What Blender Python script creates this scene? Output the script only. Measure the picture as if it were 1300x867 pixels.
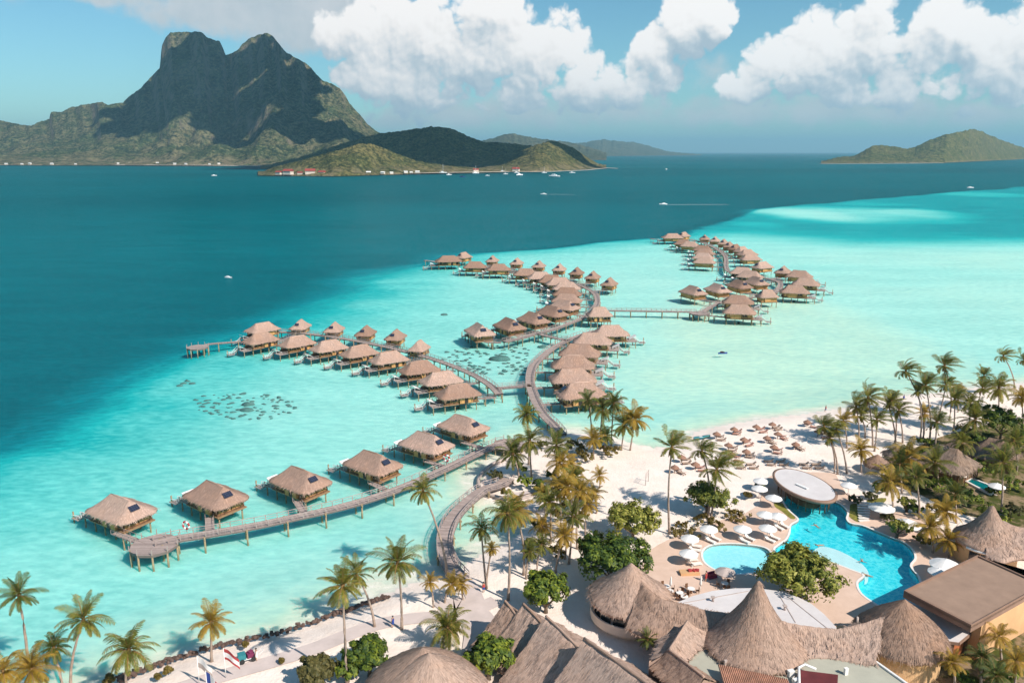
import bpy, bmesh, math, random
import numpy as np
from mathutils import Vector, Matrix, noise

for o in list(bpy.data.objects):
    bpy.data.objects.remove(o)
SC = bpy.context.scene
LINK = SC.collection.objects.link
R = math.radians

# ------------------------------------------------------------------ camera, sky, sun, exposure
F_PX, PITCH, CAM_H = 1011.0, R(13.4), 65.0
cam_d = bpy.data.cameras.new("camera")
cam_d.sensor_width = 36.0
cam_d.lens = 36.0 * F_PX / 1300.0
cam_d.clip_start = 1.0
cam_d.clip_end = 120000.0
cam = bpy.data.objects.new("camera", cam_d)
cam.location = (0, 0, CAM_H)
cam.rotation_euler = (R(90) - PITCH, 0, 0)
LINK(cam)
SC.camera = cam

SUN_EL = R(42)
SUN_DIR = Vector((0.77 * math.cos(SUN_EL), -0.638 * math.cos(SUN_EL), math.sin(SUN_EL))).normalized()   # towards the sun
sun_d = bpy.data.lights.new("sun", 'SUN')
sun_d.energy = 5.0
sun_d.angle = R(0.55)
sun_d.color = (1.0, 0.93, 0.83)
sun = bpy.data.objects.new("sun", sun_d)
sun.rotation_euler = SUN_DIR.to_track_quat('Z', 'Y').to_euler()
sun.location = (100, -80, 200)
LINK(sun)

SC.view_settings.view_transform = 'Standard'
SC.view_settings.look = 'None'
SC.view_settings.exposure = 0.24
SC.view_settings.gamma = 1.0
SC.view_settings.use_curve_mapping = False
SC.render.engine = 'CYCLES'
SC.cycles.use_denoising = True
SC.cycles.max_bounces = 8
SC.cycles.diffuse_bounces = 3
SC.cycles.glossy_bounces = 2
SC.cycles.transmission_bounces = 4
SC.cycles.transparent_max_bounces = 12
SC.cycles.volume_bounces = 0
SC.cycles.caustics_reflective = False
SC.cycles.caustics_refractive = False
SC.cycles.sample_clamp_indirect = 6.0

# --- node helpers
class NT:
    def __init__(self, tree):
        self.t = tree; self.n = tree.nodes; self.l = tree.links
    def node(self, kind, **kw):
        nd = self.n.new(kind)
        for k, v in kw.items():
            if k.startswith('in_'):
                key = k[3:]
                key = int(key) if key.isdigit() else key.replace('_', ' ')
                self.put(nd.inputs[key], v)
            else:
                setattr(nd, k, v)
        return nd
    def put(self, sock, v):
        if isinstance(v, bpy.types.NodeSocket):
            self.l.new(v, sock)
        elif v is not None:
            sock.default_value = v
    def math(self, op, a, b=None, c=None, clamp=False):
        nd = self.n.new('ShaderNodeMath'); nd.operation = op; nd.use_clamp = clamp
        self.put(nd.inputs[0], a)
        if b is not None: self.put(nd.inputs[1], b)
        if c is not None: self.put(nd.inputs[2], c)
        return nd.outputs[0]
    def vmath(self, op, a, b=None, scale=None):
        nd = self.n.new('ShaderNodeVectorMath'); nd.operation = op
        self.put(nd.inputs[0], a)
        if b is not None: self.put(nd.inputs[1], b)
        if scale is not None: self.put(nd.inputs['Scale'], scale)
        return nd.outputs['Value'] if op in ('LENGTH', 'DOT_PRODUCT', 'DISTANCE') else nd.outputs[0]
    def smooth(self, v, lo, hi, t0=0.0, t1=1.0):
        nd = self.n.new('ShaderNodeMapRange'); nd.interpolation_type = 'SMOOTHSTEP'
        self.put(nd.inputs[0], v)
        nd.inputs[1].default_value = lo; nd.inputs[2].default_value = hi
        nd.inputs[3].default_value = t0; nd.inputs[4].default_value = t1
        return nd.outputs[0]
    def lin(self, v, lo, hi, t0=0.0, t1=1.0):
        nd = self.n.new('ShaderNodeMapRange')
        self.put(nd.inputs[0], v)
        nd.inputs[1].default_value = lo; nd.inputs[2].default_value = hi
        nd.inputs[3].default_value = t0; nd.inputs[4].default_value = t1
        return nd.outputs[0]
    def mix(self, f, a, b, blend='MIX'):
        nd = self.n.new('ShaderNodeMix'); nd.data_type = 'RGBA'; nd.blend_type = blend
        self.put(nd.inputs[0], f)
        self.put(nd.inputs[6], a if isinstance(a, bpy.types.NodeSocket) else (*a, 1.0) if len(a) == 3 else a)
        self.put(nd.inputs[7], b if isinstance(b, bpy.types.NodeSocket) else (*b, 1.0) if len(b) == 3 else b)
        return nd.outputs[2]
    def noise(self, vec, scale, detail=4.0, rough=0.55, dist=0.0, dim='3D'):
        nd = self.n.new('ShaderNodeTexNoise'); nd.noise_dimensions = dim
        if vec is not None: self.put(nd.inputs['Vector'], vec)
        nd.inputs['Scale'].default_value = scale
        nd.inputs['Detail'].default_value = detail
        nd.inputs['Roughness'].default_value = rough
        nd.inputs['Distortion'].default_value = dist
        return nd.outputs[0]
    def ramp(self, f, stops, interp='LINEAR'):
        nd = self.n.new('ShaderNodeValToRGB'); cr = nd.color_ramp; cr.interpolation = interp
        while len(cr.elements) < len(stops):
            cr.elements.new(0.5)
        for e, (p, c) in zip(cr.elements, stops):
            e.position = p; e.color = (*c, 1.0) if len(c) == 3 else c
        self.put(nd.inputs[0], f)
        return nd.outputs[0]
    def mapping(self, vec, scale=(1, 1, 1), loc=(0, 0, 0), rot=(0, 0, 0)):
        nd = self.n.new('ShaderNodeMapping')
        self.put(nd.inputs[0], vec)
        nd.inputs['Scale'].default_value = scale; nd.inputs['Location'].default_value = loc; nd.inputs['Rotation'].default_value = rot
        return nd.outputs[0]
    def bump(self, h, strength=0.3, distance=0.1):
        nd = self.n.new('ShaderNodeBump')
        self.put(nd.inputs['Height'], h)
        self.put(nd.inputs['Strength'], strength)
        self.put(nd.inputs['Distance'], distance)
        return nd.outputs[0]

# --- the sky: Nishita air with cumulus banks given as soft lobes in direction space, broken up by noise
world = bpy.data.worlds.new("World"); SC.world = world; world.use_nodes = True
world.cycles.sampling_method = 'MANUAL'
world.cycles.sample_map_resolution = 512
W = NT(world.node_tree); W.n.clear()
sky = W.node('ShaderNodeTexSky'); sky.sky_type = 'NISHITA'; sky.sun_disc = False
sky.sun_elevation = SUN_EL
sky.sun_rotation = math.atan2(SUN_DIR.x, SUN_DIR.y)
sky.altitude = 50; sky.air_density = 1.0; sky.dust_density = 0.25; sky.ozone_density = 3.5
SKY_TINT = (0.66, 0.98, 0.96)
sky_col = W.mix(1.0, sky.outputs[0], SKY_TINT, 'MULTIPLY')
# direction -> (azimuth, elevation) in degrees
geo = W.node('ShaderNodeTexCoord')
sep = W.node('ShaderNodeSeparateXYZ', in_0=geo.outputs['Generated'])
az = W.math('MULTIPLY', W.math('ARCTAN2', sep.outputs[0], sep.outputs[1]), 180 / math.pi)
hor = W.math('SQRT', W.math('ADD', W.math('MULTIPLY', sep.outputs[0], sep.outputs[0]), W.math('MULTIPLY', sep.outputs[1], sep.outputs[1])))
el = W.math('MULTIPLY', W.math('ARCTAN2', sep.outputs[2], hor), 180 / math.pi)
uv = W.node('ShaderNodeCombineXYZ', in_0=az, in_1=el)

def dir_of(px, py):
    dx, dy = (px - 650) / F_PX, (py - 433.5) / F_PX
    x, y, z = dx, math.cos(PITCH) - dy * math.sin(PITCH), -math.sin(PITCH) - dy * math.cos(PITCH)
    return math.degrees(math.atan2(x, y)), math.degrees(math.atan2(z, math.hypot(x, y)))

# lobes: photo position of the centre, half widths in px, weight
CUMULUS = [
    (560, 70, 150, 75, 1.0), (500, 100, 110, 60, 1.0), (470, 60, 70, 50, .9), (610, 60, 75, 70, 1.0), (680, 85, 70, 65, 1.0),
    (740, 105, 80, 45, 1.0), (800, 105, 60, 40, .9), (835, 75, 36, 40, .95), (868, 40, 36, 42, 1.0), (890, 20, 38, 36, 1.0), (820, 105, 26, 32, .8),
    (700, 50, 30, 36, .8), (620, 20, 60, 36, 1.0), (540, 120, 120, 40, .8), (640, 125, 110, 26, .8),
    (945, 110, 42, 26, .9), (1000, 92, 60, 42, 1.0), (1060, 75, 70, 55, 1.0), (1110, 55, 50, 60, 1.0), (1115, 15, 30, 32, .9),
    (1170, 70, 55, 60, 1.0), (1200, 35, 26, 40, 1.0), (1238, 55, 30, 46, 1.0), (1280, 85, 60, 55, 1.0), (1180, 110, 120, 38, .95), (1310, 60, 50, 50, 1),
    (1270, 135, 80, 22, .8), (1060, 110, 90, 28, .85),
    (1400, 70, 90, 70, 1.0), (-260, 90, 130, 40, .8), (1560, 60, 110, 50, .9),
]
VEIL = [
    (300, 12, 120, 30, 1.2), (390, 25, 110, 42, 1.2), (240, 18, 60, 20, 1.0), (440, 10, 90, 40, 1.1), (170, -4, 90, 14, .8),
    (560, 148, 100, 18, .9), (520, 156, 70, 14, .8), (650, 140, 130, 24, .8), (700, 152, 130, 22, .7), (780, 138, 100, 24, .8), (880, 142, 70, 18, .65), (950, 140, 90, 20, .8),
    (1040, 143, 100, 20, .85), (1150, 145, 90, 18, .8), (1240, 148, 100, 16, .8), (800, 165, 200, 12, .12), (640, 172, 90, 8, .2),
    (905, 90, 30, 24, .35), (60, -60, 200, 40, .5),
]
def cloud_group(name, lobes, soft):
    g = bpy.data.node_groups.new(name, 'ShaderNodeTree')
    g.interface.new_socket('Vector', in_out='INPUT', socket_type='NodeSocketVector')
    g.interface.new_socket('Density', in_out='OUTPUT', socket_type='NodeSocketFloat')
    G = NT(g)
    gi = G.node('NodeGroupInput'); go = G.node('NodeGroupOutput')
    v0 = gi.outputs[0]
    # wobble the outline
    wob = G.n.new('ShaderNodeTexNoise'); wob.inputs['Scale'].default_value = 0.55; wob.inputs['Detail'].default_value = 3
    G.l.new(v0, wob.inputs['Vector'])
    off = G.vmath('SCALE', G.vmath('SUBTRACT', wob.outputs['Color'], (0.5, 0.5, 0.5)), scale=1.3)
    v = G.vmath('ADD', v0, off)
    acc = None
    for (px, py, rx, ry, w) in lobes:
        a, e = dir_of(px, py)
        ra, re = math.degrees(rx / F_PX), math.degrees(ry / F_PX)
        q = G.vmath('MULTIPLY', G.vmath('SUBTRACT', v, (a, e, 0)), (1 / ra, 1 / re, 0))
        d = G.math('MULTIPLY', G.math('SUBTRACT', 1.0, G.math('MULTIPLY', G.vmath('DOT_PRODUCT', q, q), 0.8)), w)
        acc = d if acc is None else G.math('SMOOTH_MAX', acc, d, 0.25)
    if soft:
        n1 = G.noise(v0, 0.42, 7.0, 0.6)
        dens = G.math('ADD', acc, G.math('MULTIPLY', G.math('SUBTRACT', n1, 0.5), 1.9))
    else:
        dens = acc
        for (sc, am) in ((0.33, 0.66), (0.85, 0.38), (2.1, 0.17), (5.0, 0.05)):
            vo = G.n.new('ShaderNodeTexVoronoi'); vo.voronoi_dimensions = '2D'; vo.feature = 'SMOOTH_F1'
            vo.inputs['Scale'].default_value = sc; vo.inputs['Smoothness'].default_value = 0.35
            G.l.new(v, vo.inputs['Vector'])
            dens = G.math('ADD', dens, G.math('MULTIPLY', G.math('SUBTRACT', 0.42, vo.outputs['Distance']), am * 1.5))
        dens = G.math('SUBTRACT', dens, 0.16)
        n1 = G.noise(v0, 0.7, 6.0, 0.62)
        dens = G.math('ADD', dens, G.math('MULTIPLY', G.math('SUBTRACT', n1, 0.5), 0.62))
    G.l.new(dens, go.inputs[0])
    g.interface.new_socket('Macro', in_out='OUTPUT', socket_type='NodeSocketFloat')
    G.l.new(acc, go.inputs[1])
    return g
def dens_node(g, vec):
    nd = W.n.new('ShaderNodeGroup'); nd.node_tree = g
    W.put(nd.inputs[0], vec)
    return nd.outputs
cg, vg = cloud_group('cumulus', CUMULUS, False), cloud_group('veil', VEIL, True)
d0n, d1n, d2n = (dens_node(cg, v) for v in (uv.outputs[0], W.vmath('ADD', uv.outputs[0], (0.16, 0.26, 0)), W.vmath('ADD', uv.outputs[0], (0.5, 1.5, 0))))
d0 = d0n[0]
wisp = W.math('ADD', W.math('MULTIPLY', W.noise(uv.outputs[0], 0.9, 6.0, .65), .5), W.lin(el, 1.5, 6.5, 0.22, -0.10))
alpha = W.smooth(W.math('SUBTRACT', d0, W.math('MULTIPLY', wisp, W.smooth(el, 7.0, 3.0))), -0.02, 0.34)
lit = W.math('ADD', W.math('MULTIPLY', W.math('SUBTRACT', d0, d1n[0]), 0.5), W.math('MULTIPLY', W.math('SUBTRACT', d0, d2n[0]), 0.26))
lit = W.math('ADD', lit, W.math('MULTIPLY', W.math('SUBTRACT', d0n[1], d2n[1]), 1.15))
lit = W.math('ADD', lit, 0.46, clamp=True)
cum_col = W.ramp(lit, [(0.0, (0.42, 0.52, 0.60)), (0.30, (0.56, 0.63, 0.68)), (0.52, (0.76, 0.775, 0.79)), (0.78, (0.94, 0.91, 0.89)), (1.0, (1.0, 0.97, 0.95))])
dv = dens_node(vg, uv.outputs[0])[0]
valpha = W.math('MULTIPLY', W.smooth(dv, 0.0, 0.9), 0.86)
vn = W.noise(uv.outputs[0], 0.35, 5.0, 0.6)
veil_col = W.ramp(vn, [(0.3, (0.62, 0.68, 0.72)), (0.7, (0.83, 0.83, 0.84))])
# nothing below the horizon line
up = W.smooth(el, 0.1, 2.2)
bg_sky = W.node('ShaderNodeBackground', in_Color=sky_col, in_Strength=0.10)
bg_veil = W.node('ShaderNodeBackground', in_Color=veil_col, in_Strength=0.76)
bg_cum = W.node('ShaderNodeBackground', in_Color=cum_col, in_Strength=0.93)
m1 = W.node('ShaderNodeMixShader', in_0=W.math('MULTIPLY', valpha, up), in_1=bg_sky.outputs[0], in_2=bg_veil.outputs[0])
m2 = W.node('ShaderNodeMixShader', in_0=W.math('MULTIPLY', alpha, up), in_1=m1.outputs[0], in_2=bg_cum.outputs[0])
wo = W.node('ShaderNodeOutputWorld', in_Surface=m2.outputs[0])

# ------------------------------------------------------------------ measuring: a point of the ground plane z from its place in the photo
def P(px, py, z=0.0):
    dx, dy = (px - 650) / F_PX, (py - 433.5) / F_PX
    fy = math.cos(PITCH) - dy * math.sin(PITCH)
    dn = math.sin(PITCH) + dy * math.cos(PITCH)
    t = (CAM_H - z) / dn
    return Vector((dx * t, fy * t, z))
def at_depth(px, py, Y):
    dx, dy = (px - 650) / F_PX, (py - 433.5) / F_PX
    fy = math.cos(PITCH) - dy * math.sin(PITCH)
    dn = math.sin(PITCH) + dy * math.cos(PITCH)
    t = Y / fy
    return Vector((dx * t, Y, CAM_H - dn * t))
def PXZ(p):
    d = p.y * math.cos(PITCH) + (CAM_H - p.z) * math.sin(PITCH)
    v = -p.y * math.sin(PITCH) + (CAM_H - p.z) * math.cos(PITCH)
    return 650 + F_PX * p.x / d, 433.5 + F_PX * v / d

# ------------------------------------------------------------------ objects
def thing(name, label, cat, loc=(0, 0, 0), rz=0.0, group=None):
    o = bpy.data.objects.new(name, None)
    o.empty_display_size = 0.3
    o.location = loc; o.rotation_euler = (0, 0, rz)
    o['label'] = label; o['category'] = cat
    if group: o['group'] = group
    LINK(o); return o
def tag(o, label, cat, group=None):
    o['label'] = label; o['category'] = cat
    if group: o['group'] = group
    return o
def structure(o):
    o['kind'] = 'structure'; return o
def child(name, data, parent, loc=(0, 0, 0), rot=(0, 0, 0), scale=(1, 1, 1)):
    o = bpy.data.objects.new(name, data)
    o.parent = parent; o.location = loc; o.rotation_euler = rot; o.scale = scale
    LINK(o); return o
def copy_tree(o, parent=None):
    c = o.copy(); LINK(c)
    if parent is not None: c.parent = parent
    for ch in list(o.children): copy_tree(ch, c)
    return c

class MB:
    """collects faces; build() makes ONE mesh"""
    def __init__(self):
        self.v, self.f, self.uv, self.mi, self.sm = [], [], [], [], []
    def face(self, pts, uv=None, mi=0, smooth=False):
        b = len(self.v)
        self.v.extend([tuple(p) for p in pts])
        self.f.append(tuple(range(b, b + len(pts))))
        self.uv.append(uv or [(0, 0)] * len(pts)); self.mi.append(mi); self.sm.append(smooth)
    def box(self, c, s, rz=0.0, mi=0, tilt=None):
        hx, hy, hz = s[0] / 2, s[1] / 2, s[2] / 2
        m = Matrix.Rotation(rz, 3, 'Z')
        if tilt is not None: m = m @ tilt
        p = [m @ Vector((x, y, z)) + Vector(c) for x in (-hx, hx) for y in (-hy, hy) for z in (-hz, hz)]
        b = len(self.v); self.v.extend([tuple(q) for q in p])
        for idx, (a, bb) in (((0, 1, 3, 2), (s[1], s[2])), ((4, 6, 7, 5), (s[2], s[1])), ((0, 4, 5, 1), (s[0], s[2])),
                             ((2, 3, 7, 6), (s[2], s[0])), ((0, 2, 6, 4), (s[1], s[0])), ((1, 5, 7, 3), (s[0], s[1]))):
            self.f.append(tuple(b + i for i in idx)); self.uv.append([(0, 0), (a, 0), (a, bb), (0, bb)]); self.mi.append(mi); self.sm.append(False)
    def bar(self, a, b, w, h=None, mi=0):
        a, b = Vector(a), Vector(b); d = b - a
        L = d.length
        if L < 1e-6: return
        h = h or w
        q = d.to_track_quat('X', 'Z').to_matrix()
        self.box((a + b) / 2, (L, w, h), 0, mi, q)
    def tube(self, pts, rad, n=7, mi=0, cap=True):
        pts = [Vector(p) for p in pts]
        b = len(self.v); rings = []
        for i, p in enumerate(pts):
            d = (pts[min(i + 1, len(pts) - 1)] - pts[max(i - 1, 0)]).normalized()
            q = d.to_track_quat('Z', 'Y')
            r = rad[i] if isinstance(rad, (list, tuple)) else rad
            rings.append(len(self.v))
            for k in range(n):
                a = 2 * math.pi * k / n
                self.v.append(tuple(p + q @ Vector((r * math.cos(a), r * math.sin(a), 0))))
        L = 0.0
        for i in range(len(pts) - 1):
            l2 = L + (pts[i + 1] - pts[i]).length
            for k in range(n):
                k2 = (k + 1) % n
                self.f.append((rings[i] + k, rings[i] + k2, rings[i + 1] + k2, rings[i + 1] + k))
                self.uv.append([(k / n, L), ((k + 1) / n, L), ((k + 1) / n, l2), (k / n, l2)]); self.mi.append(mi); self.sm.append(True)
            L = l2
        if cap:
            for ring in (rings[0], rings[-1]):
                self.f.append(tuple(ring + k for k in (range(n) if ring == rings[-1] else reversed(range(n)))))
                self.uv.append([(0, 0)] * n); self.mi.append(mi); self.sm.append(False)
    def loft(self, rings, closed=True, mi=0, smooth=True, uscale=1.0):
        """rings: lists of points with equal counts; uv in metres round and along"""
        b = len(self.v); n = len(rings[0])
        for r in rings: self.v.extend([tuple(p) for p in r])
        us = [0.0]
        for k in range(n): us.append(us[-1] + (Vector(rings[0][(k + 1) % n]) - Vector(rings[0][k])).length)
        vs = [0.0]
        for i in range(len(rings) - 1):
            vs.append(vs[-1] + (Vector(rings[i + 1][0]) - Vector(rings[i][0])).length)
        for i in range(len(rings) - 1):
            for k in range(n if closed else n - 1):
                k2 = (k + 1) % n
                self.f.append((b + i * n + k, b + i * n + k2, b + (i + 1) * n + k2, b + (i + 1) * n + k))
                self.uv.append([(us[k], vs[i]), (us[k + 1], vs[i]), (us[k + 1], vs[i + 1]), (us[k], vs[i + 1])])
                self.mi.append(mi); self.sm.append(smooth)
    def data(self, name, mats):
        me = bpy.data.meshes.new(name)
        me.from_pydata(self.v, [], self.f)
        for m in (mats if isinstance(mats, (list, tuple)) else [mats]): me.materials.append(m)
        ul = me.uv_layers.new(name='uv')
        flat = [c for face in self.uv for p in face for c in p]
        ul.data.foreach_set('uv', flat)
        me.polygons.foreach_set('material_index', self.mi)
        me.polygons.foreach_set('use_smooth', self.sm)
        me.update()
        return me
    def obj(self, name, mats, parent=None, loc=(0, 0, 0), rz=0.0):
        o = bpy.data.objects.new(name, self.data(name, mats))
        o.location = loc; o.rotation_euler = (0, 0, rz)
        if parent is not None: o.parent = parent
        LINK(o); return o

# ------------------------------------------------------------------ materials
def material(name):
    m = bpy.data.materials.new(name); m.use_nodes = True
    t = NT(m.node_tree); t.n.clear()
    out = t.node('ShaderNodeOutputMaterial')
    return m, t, out
def plain(name, col, rough=0.7, var=0.15, scale=1.5, bump=0.0, metallic=0.0, spec=0.3, coord='Object', per_object=0.0, detail=5.0):
    m, t, out = material(name)
    tc = t.node('ShaderNodeTexCoord')
    n = t.noise(tc.outputs[coord], scale, detail, 0.6)
    c = t.mix(t.lin(n, 0.3, 0.7), tuple(x * (1 - var) for x in col), tuple(min(1, x * (1 + var)) for x in col))
    if per_object:
        oi = t.node('ShaderNodeObjectInfo')
        hsv = t.node('ShaderNodeHueSaturation', in_Value=t.lin(oi.outputs['Random'], 0, 1, 1 - per_object, 1 + per_object), in_Color=c)
        c = hsv.outputs[0]
    b = t.node('ShaderNodeBsdfPrincipled', in_Base_Color=c, in_Roughness=rough, in_Metallic=metallic)
    b.inputs['Specular IOR Level'].default_value = spec
    if bump:
        n2 = t.noise(tc.outputs[coord], scale * 6, 4.0, 0.6)
        t.l.new(t.bump(n2, bump, 0.05), b.inputs['Normal'])
    t.l.new(b.outputs[0], out.inputs[0])
    return m

# ================================================================== GROUND AND SEA
def poly_xy(pts): return np.array([[q[0], q[1]] for q in pts], float)
def seg_dist(X, Y, poly, closed=True):
    d = np.full(X.shape, 1e18)
    n = len(poly)
    for i in range(n if closed else n - 1):
        ax, ay = poly[i]; bx, by = poly[(i + 1) % n]
        dx, dy = bx - ax, by - ay
        L2 = dx * dx + dy * dy + 1e-9
        t = np.clip(((X - ax) * dx + (Y - ay) * dy) / L2, 0, 1)
        d = np.minimum(d, (X - ax - t * dx) ** 2 + (Y - ay - t * dy) ** 2)
    return np.sqrt(d)
def inside(X, Y, poly):
    r = np.zeros(X.shape, bool); n = len(poly)
    for i in range(n):
        ax, ay = poly[i]; bx, by = poly[(i + 1) % n]
        c = ((ay > Y) != (by > Y)) & (X < (bx - ax) * (Y - ay) / (by - ay + 1e-12) + ax)
        r ^= c
    return r
def smooth01(x):
    x = np.clip(x, 0, 1); return x * x * (3 - 2 * x)
def px_poly(pts, z=0.0): return poly_xy([P(a, b, z) for a, b in pts])
def vnoise(X, Y, scale, seed=0.0):
    """cheap smooth value noise on arrays"""
    x = X / scale + seed * 17.3; y = Y / scale - seed * 9.1
    xi, yi = np.floor(x), np.floor(y); fx, fy = x - xi, y - yi
    fx, fy = fx * fx * (3 - 2 * fx), fy * fy * (3 - 2 * fy)
    def h(a, b):
        s = np.sin(a * 127.1 + b * 311.7 + seed) * 43758.5453
        return s - np.floor(s)
    return (h(xi, yi) * (1 - fx) + h(xi + 1, yi) * fx) * (1 - fy) + (h(xi, yi + 1) * (1 - fx) + h(xi + 1, yi + 1) * fx) * fy
def fbm(X, Y, scale, oct=4, seed=0.0):
    s = 0; a = 1.0; tot = 0
    for k in range(oct):
        s = s + a * vnoise(X, Y, scale / 2 ** k, seed + k * 3.7); tot += a; a *= 0.5
    return s / tot

SHORE = [(-150, 985), (0, 925), (90, 892), (120, 876), (160, 859), (200, 842), (240, 829), (285, 817), (330, 808), (380, 794), (420, 779),
         (452, 768), (480, 754), (520, 740), (556, 730), (568, 720), (586, 719), (600, 708), (622, 695), (650, 683), (675, 669), (680, 653), (666, 642), (640, 637), (616, 635), (607, 624),
         (609, 612), (618, 598), (634, 586), (655, 572), (672, 560), (690, 551), (706, 547), (735, 549), (765, 552), (800, 562), (830, 568), (852, 567),
         (868, 557), (885, 547), (920, 538), (960, 531), (1010, 526), (1060, 519), (1090, 513), (1130, 503), (1165, 500), (1200, 497), (1240, 491), (1300, 485), (1420, 478), (1600, 500)]
shore = np.vstack([px_poly(SHORE), np.array([[420, 120], [420, -160], [-160, -160], [-110, 20]], float)])
DEEP = [(-900, 720), (-400, 680), (-100, 640), (0, 606), (60, 577), (120, 545), (180, 513), (240, 481), (300, 448), (350, 421), (420, 391), (480, 363), (540, 338.5), (620, 323), (700, 314), (800, 305.5),
        (850, 301), (890, 292), (925, 280), (945, 273), (958, 267), (1000, 261), (1050, 257), (1100, 252), (1180, 246), (1300, 237), (1700, 222)]
deep_line = px_poly(DEEP)
MID = [(780, 304), (850, 304), (900, 306), (960, 313), (1020, 320), (1080, 324), (1180, 326), (1300, 325), (1700, 318)]
mid_line = px_poly(MID)

def axis_points():
    r = [4.0]
    while r[-1] < 60000:
        q = r[-1]
        r.append(q + (6.0 if q < 60 else max(1.15, q * 0.0085) if q < 420 else q * 0.011 if q < 2000 else q * 0.05))
    return np.array(r)
rr = axis_points()
aa = np.radians(np.concatenate([np.linspace(-88, -42, 30), np.linspace(-41.5, 41.5, 340), np.linspace(42, 88, 30)]))
RR, AA = np.meshgrid(rr, aa, indexing='ij')
GX, GY = RR * np.sin(AA), RR * np.cos(AA)
ins = inside(GX, GY, shore)
sd = seg_dist(GX, GY, shore)
sd = np.where(ins, sd, -sd)                                   # + on land
sd = sd + (fbm(GX, GY, 9.0, 3, 1.3) - 0.5) * 1.6
# side of the drop-off: the far side of the line, seen from here
dl = seg_dist(GX, GY, deep_line, closed=False)
deep_poly = np.vstack([deep_line, np.array([[60000, 9000], [60000, 90000], [-60000, 90000], [-60000, 200]], float)])
dd = np.where(inside(GX, GY, deep_poly), -dl, dl)             # + in the lagoon
ml = seg_dist(GX, GY, mid_line, closed=False)
mid_poly = np.vstack([mid_line, np.array([[60000, 9000], [60000, 90000], [-2000, 90000]], float)])
md = np.where(inside(GX, GY, mid_poly), ml, -ml)              # + beyond the mid line
dist_s = np.clip(RR / 320.0, 0.35, 4.0)
wob = (fbm(GX, GY, 70.0, 4, 4.1) - 0.5)
dd2 = dd + wob * 22 * np.clip(dist_s, .4, 1.5)
left = smooth01((-GX + 10) / 60.0)
soft = 14 + left * np.clip(.12 * RR, 18, 40)                                         # the edge is soft on one side and sharp by the far bungalows
tone = 0.06 + 0.40 * smooth01((dd2 + soft) / (soft * 1.15))
tone = tone + 0.16 * smooth01(dd2 / (38.0 + 10 * left)) + 0.13 * smooth01((dd2 - 30) / 110.0)
tone = tone + (fbm(GX, GY, 60.0, 4, 7.7) - 0.5) * 0.10 * smooth01(dd2 / 40.0)
tone = tone + (fbm(GX, GY * 1.6, 34.0, 4, 12.7) - 0.5) * 0.20 * np.exp(-((dd2 + 8) / 34.0) ** 2) * left
# the farther sandbank basin on the far side of the second row
far = smooth01(md / 150.0)
basin = 0.29 + 0.06 * fbm(GX, GY * 0.4, 160.0, 3, 2.2)
tone = np.where(dd2 > -40, tone * (1 - far) + np.minimum(tone, basin) * far, tone)
for (px, py, rx, ry, amp) in [(1090, 271, 160, 12, .24), (1020, 270, 70, 9, .12), (1180, 270, 70, 8, .10), (1240, 246, 70, 4, .10), (1110, 258, 60, 3, .06), (960, 283, 40, 5, .06)]:
    c = P(px, py); a = P(px + rx, py); b = P(px, py - ry)
    q = ((GX - c.x) / (a.x - c.x)) ** 2 + ((GY - c.y) / (b.y - c.y)) ** 2
    tone = tone + amp * smooth01(1 - q + (fbm(GX, GY, 90., 3, 5.) - .5) * .8) * (q < 2)
# pale bright sand shelf off the beach at the side, and in front of the near pier
for (px, py, rx, ry, amp) in [(1020, 430, 190, 70, .10), (700, 620, 120, 90, 0), (420, 740, 200, 60, .05), (930, 480, 160, 50, .06), (910, 375, 60, 12, .06), (470, 760, 160, 40, .05), (1080, 345, 260, 14, -.05)]:
    if amp == 0: continue
    c = P(px, py); a = P(px + rx, py); b = P(px, py - ry)
    q = ((GX - c.x) / (a.x - c.x)) ** 2 + ((GY - c.y) / (b.y - c.y)) ** 2
    tone = tone + amp * smooth01(1.2 - q)
# sand shoals near the shore
tone = np.minimum(tone, 0.84)
tone = np.maximum(tone, 0.86 * smooth01(1 + sd / 58.0 + wob * .3))
tone = np.maximum(tone, 0.98 * smooth01(1.03 + sd / 22.0 + (fbm(GX, GY, 14.0, 3, 9.9) - .5) * .35))
# dark bands like cloud shadows, painted into the deep bed tone
ocean = smooth01((RR - 2600) / 1500)
tone = np.where(dd2 < -20, np.clip(tone + (fbm(GX * .3, GY, 420.0, 4, 3.3) - .5) * .16 + (fbm(GX * .5, GY, 60.0, 3, 8.3) - .5) * .05, 0.0, 1) , tone)
tone = np.where(sd > 0, 1.0, np.clip(tone, 0.0, .985))
land = smooth01(sd / 7.0)
GZ = np.where(sd > 0, 0.02 + 0.88 * land, -0.25 - 1.25 * smooth01(-sd / 26.0) - 2.5 * smooth01(-dd2 / 40.0) * (sd < 0))
GZ = GZ + np.where(sd > 4, (fbm(GX, GY, 5.0, 3, 6.0) - 0.5) * 0.10, 0.0)
nR, nA = RR.shape
verts = np.stack([GX, GY, GZ], -1).reshape(-1, 3)
idx = np.arange(nR * nA).reshape(nR, nA)
quads = np.stack([idx[:-1, :-1], idx[:-1, 1:], idx[1:, 1:], idx[1:, :-1]], -1).reshape(-1, 4)
def np_mesh(name, verts, quads):
    me = bpy.data.meshes.new(name)
    me.vertices.add(len(verts)); me.vertices.foreach_set('co', np.asarray(verts, np.float32).ravel())
    me.loops.add(quads.size); me.loops.foreach_set('vertex_index', quads.ravel().astype(np.int32))
    me.polygons.add(len(quads)); me.polygons.foreach_set('loop_start', np.arange(0, quads.size, 4, dtype=np.int32))
    me.update(calc_edges=True)
    me.polygons.foreach_set('use_smooth', np.ones(len(quads), bool))
    return me
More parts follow.
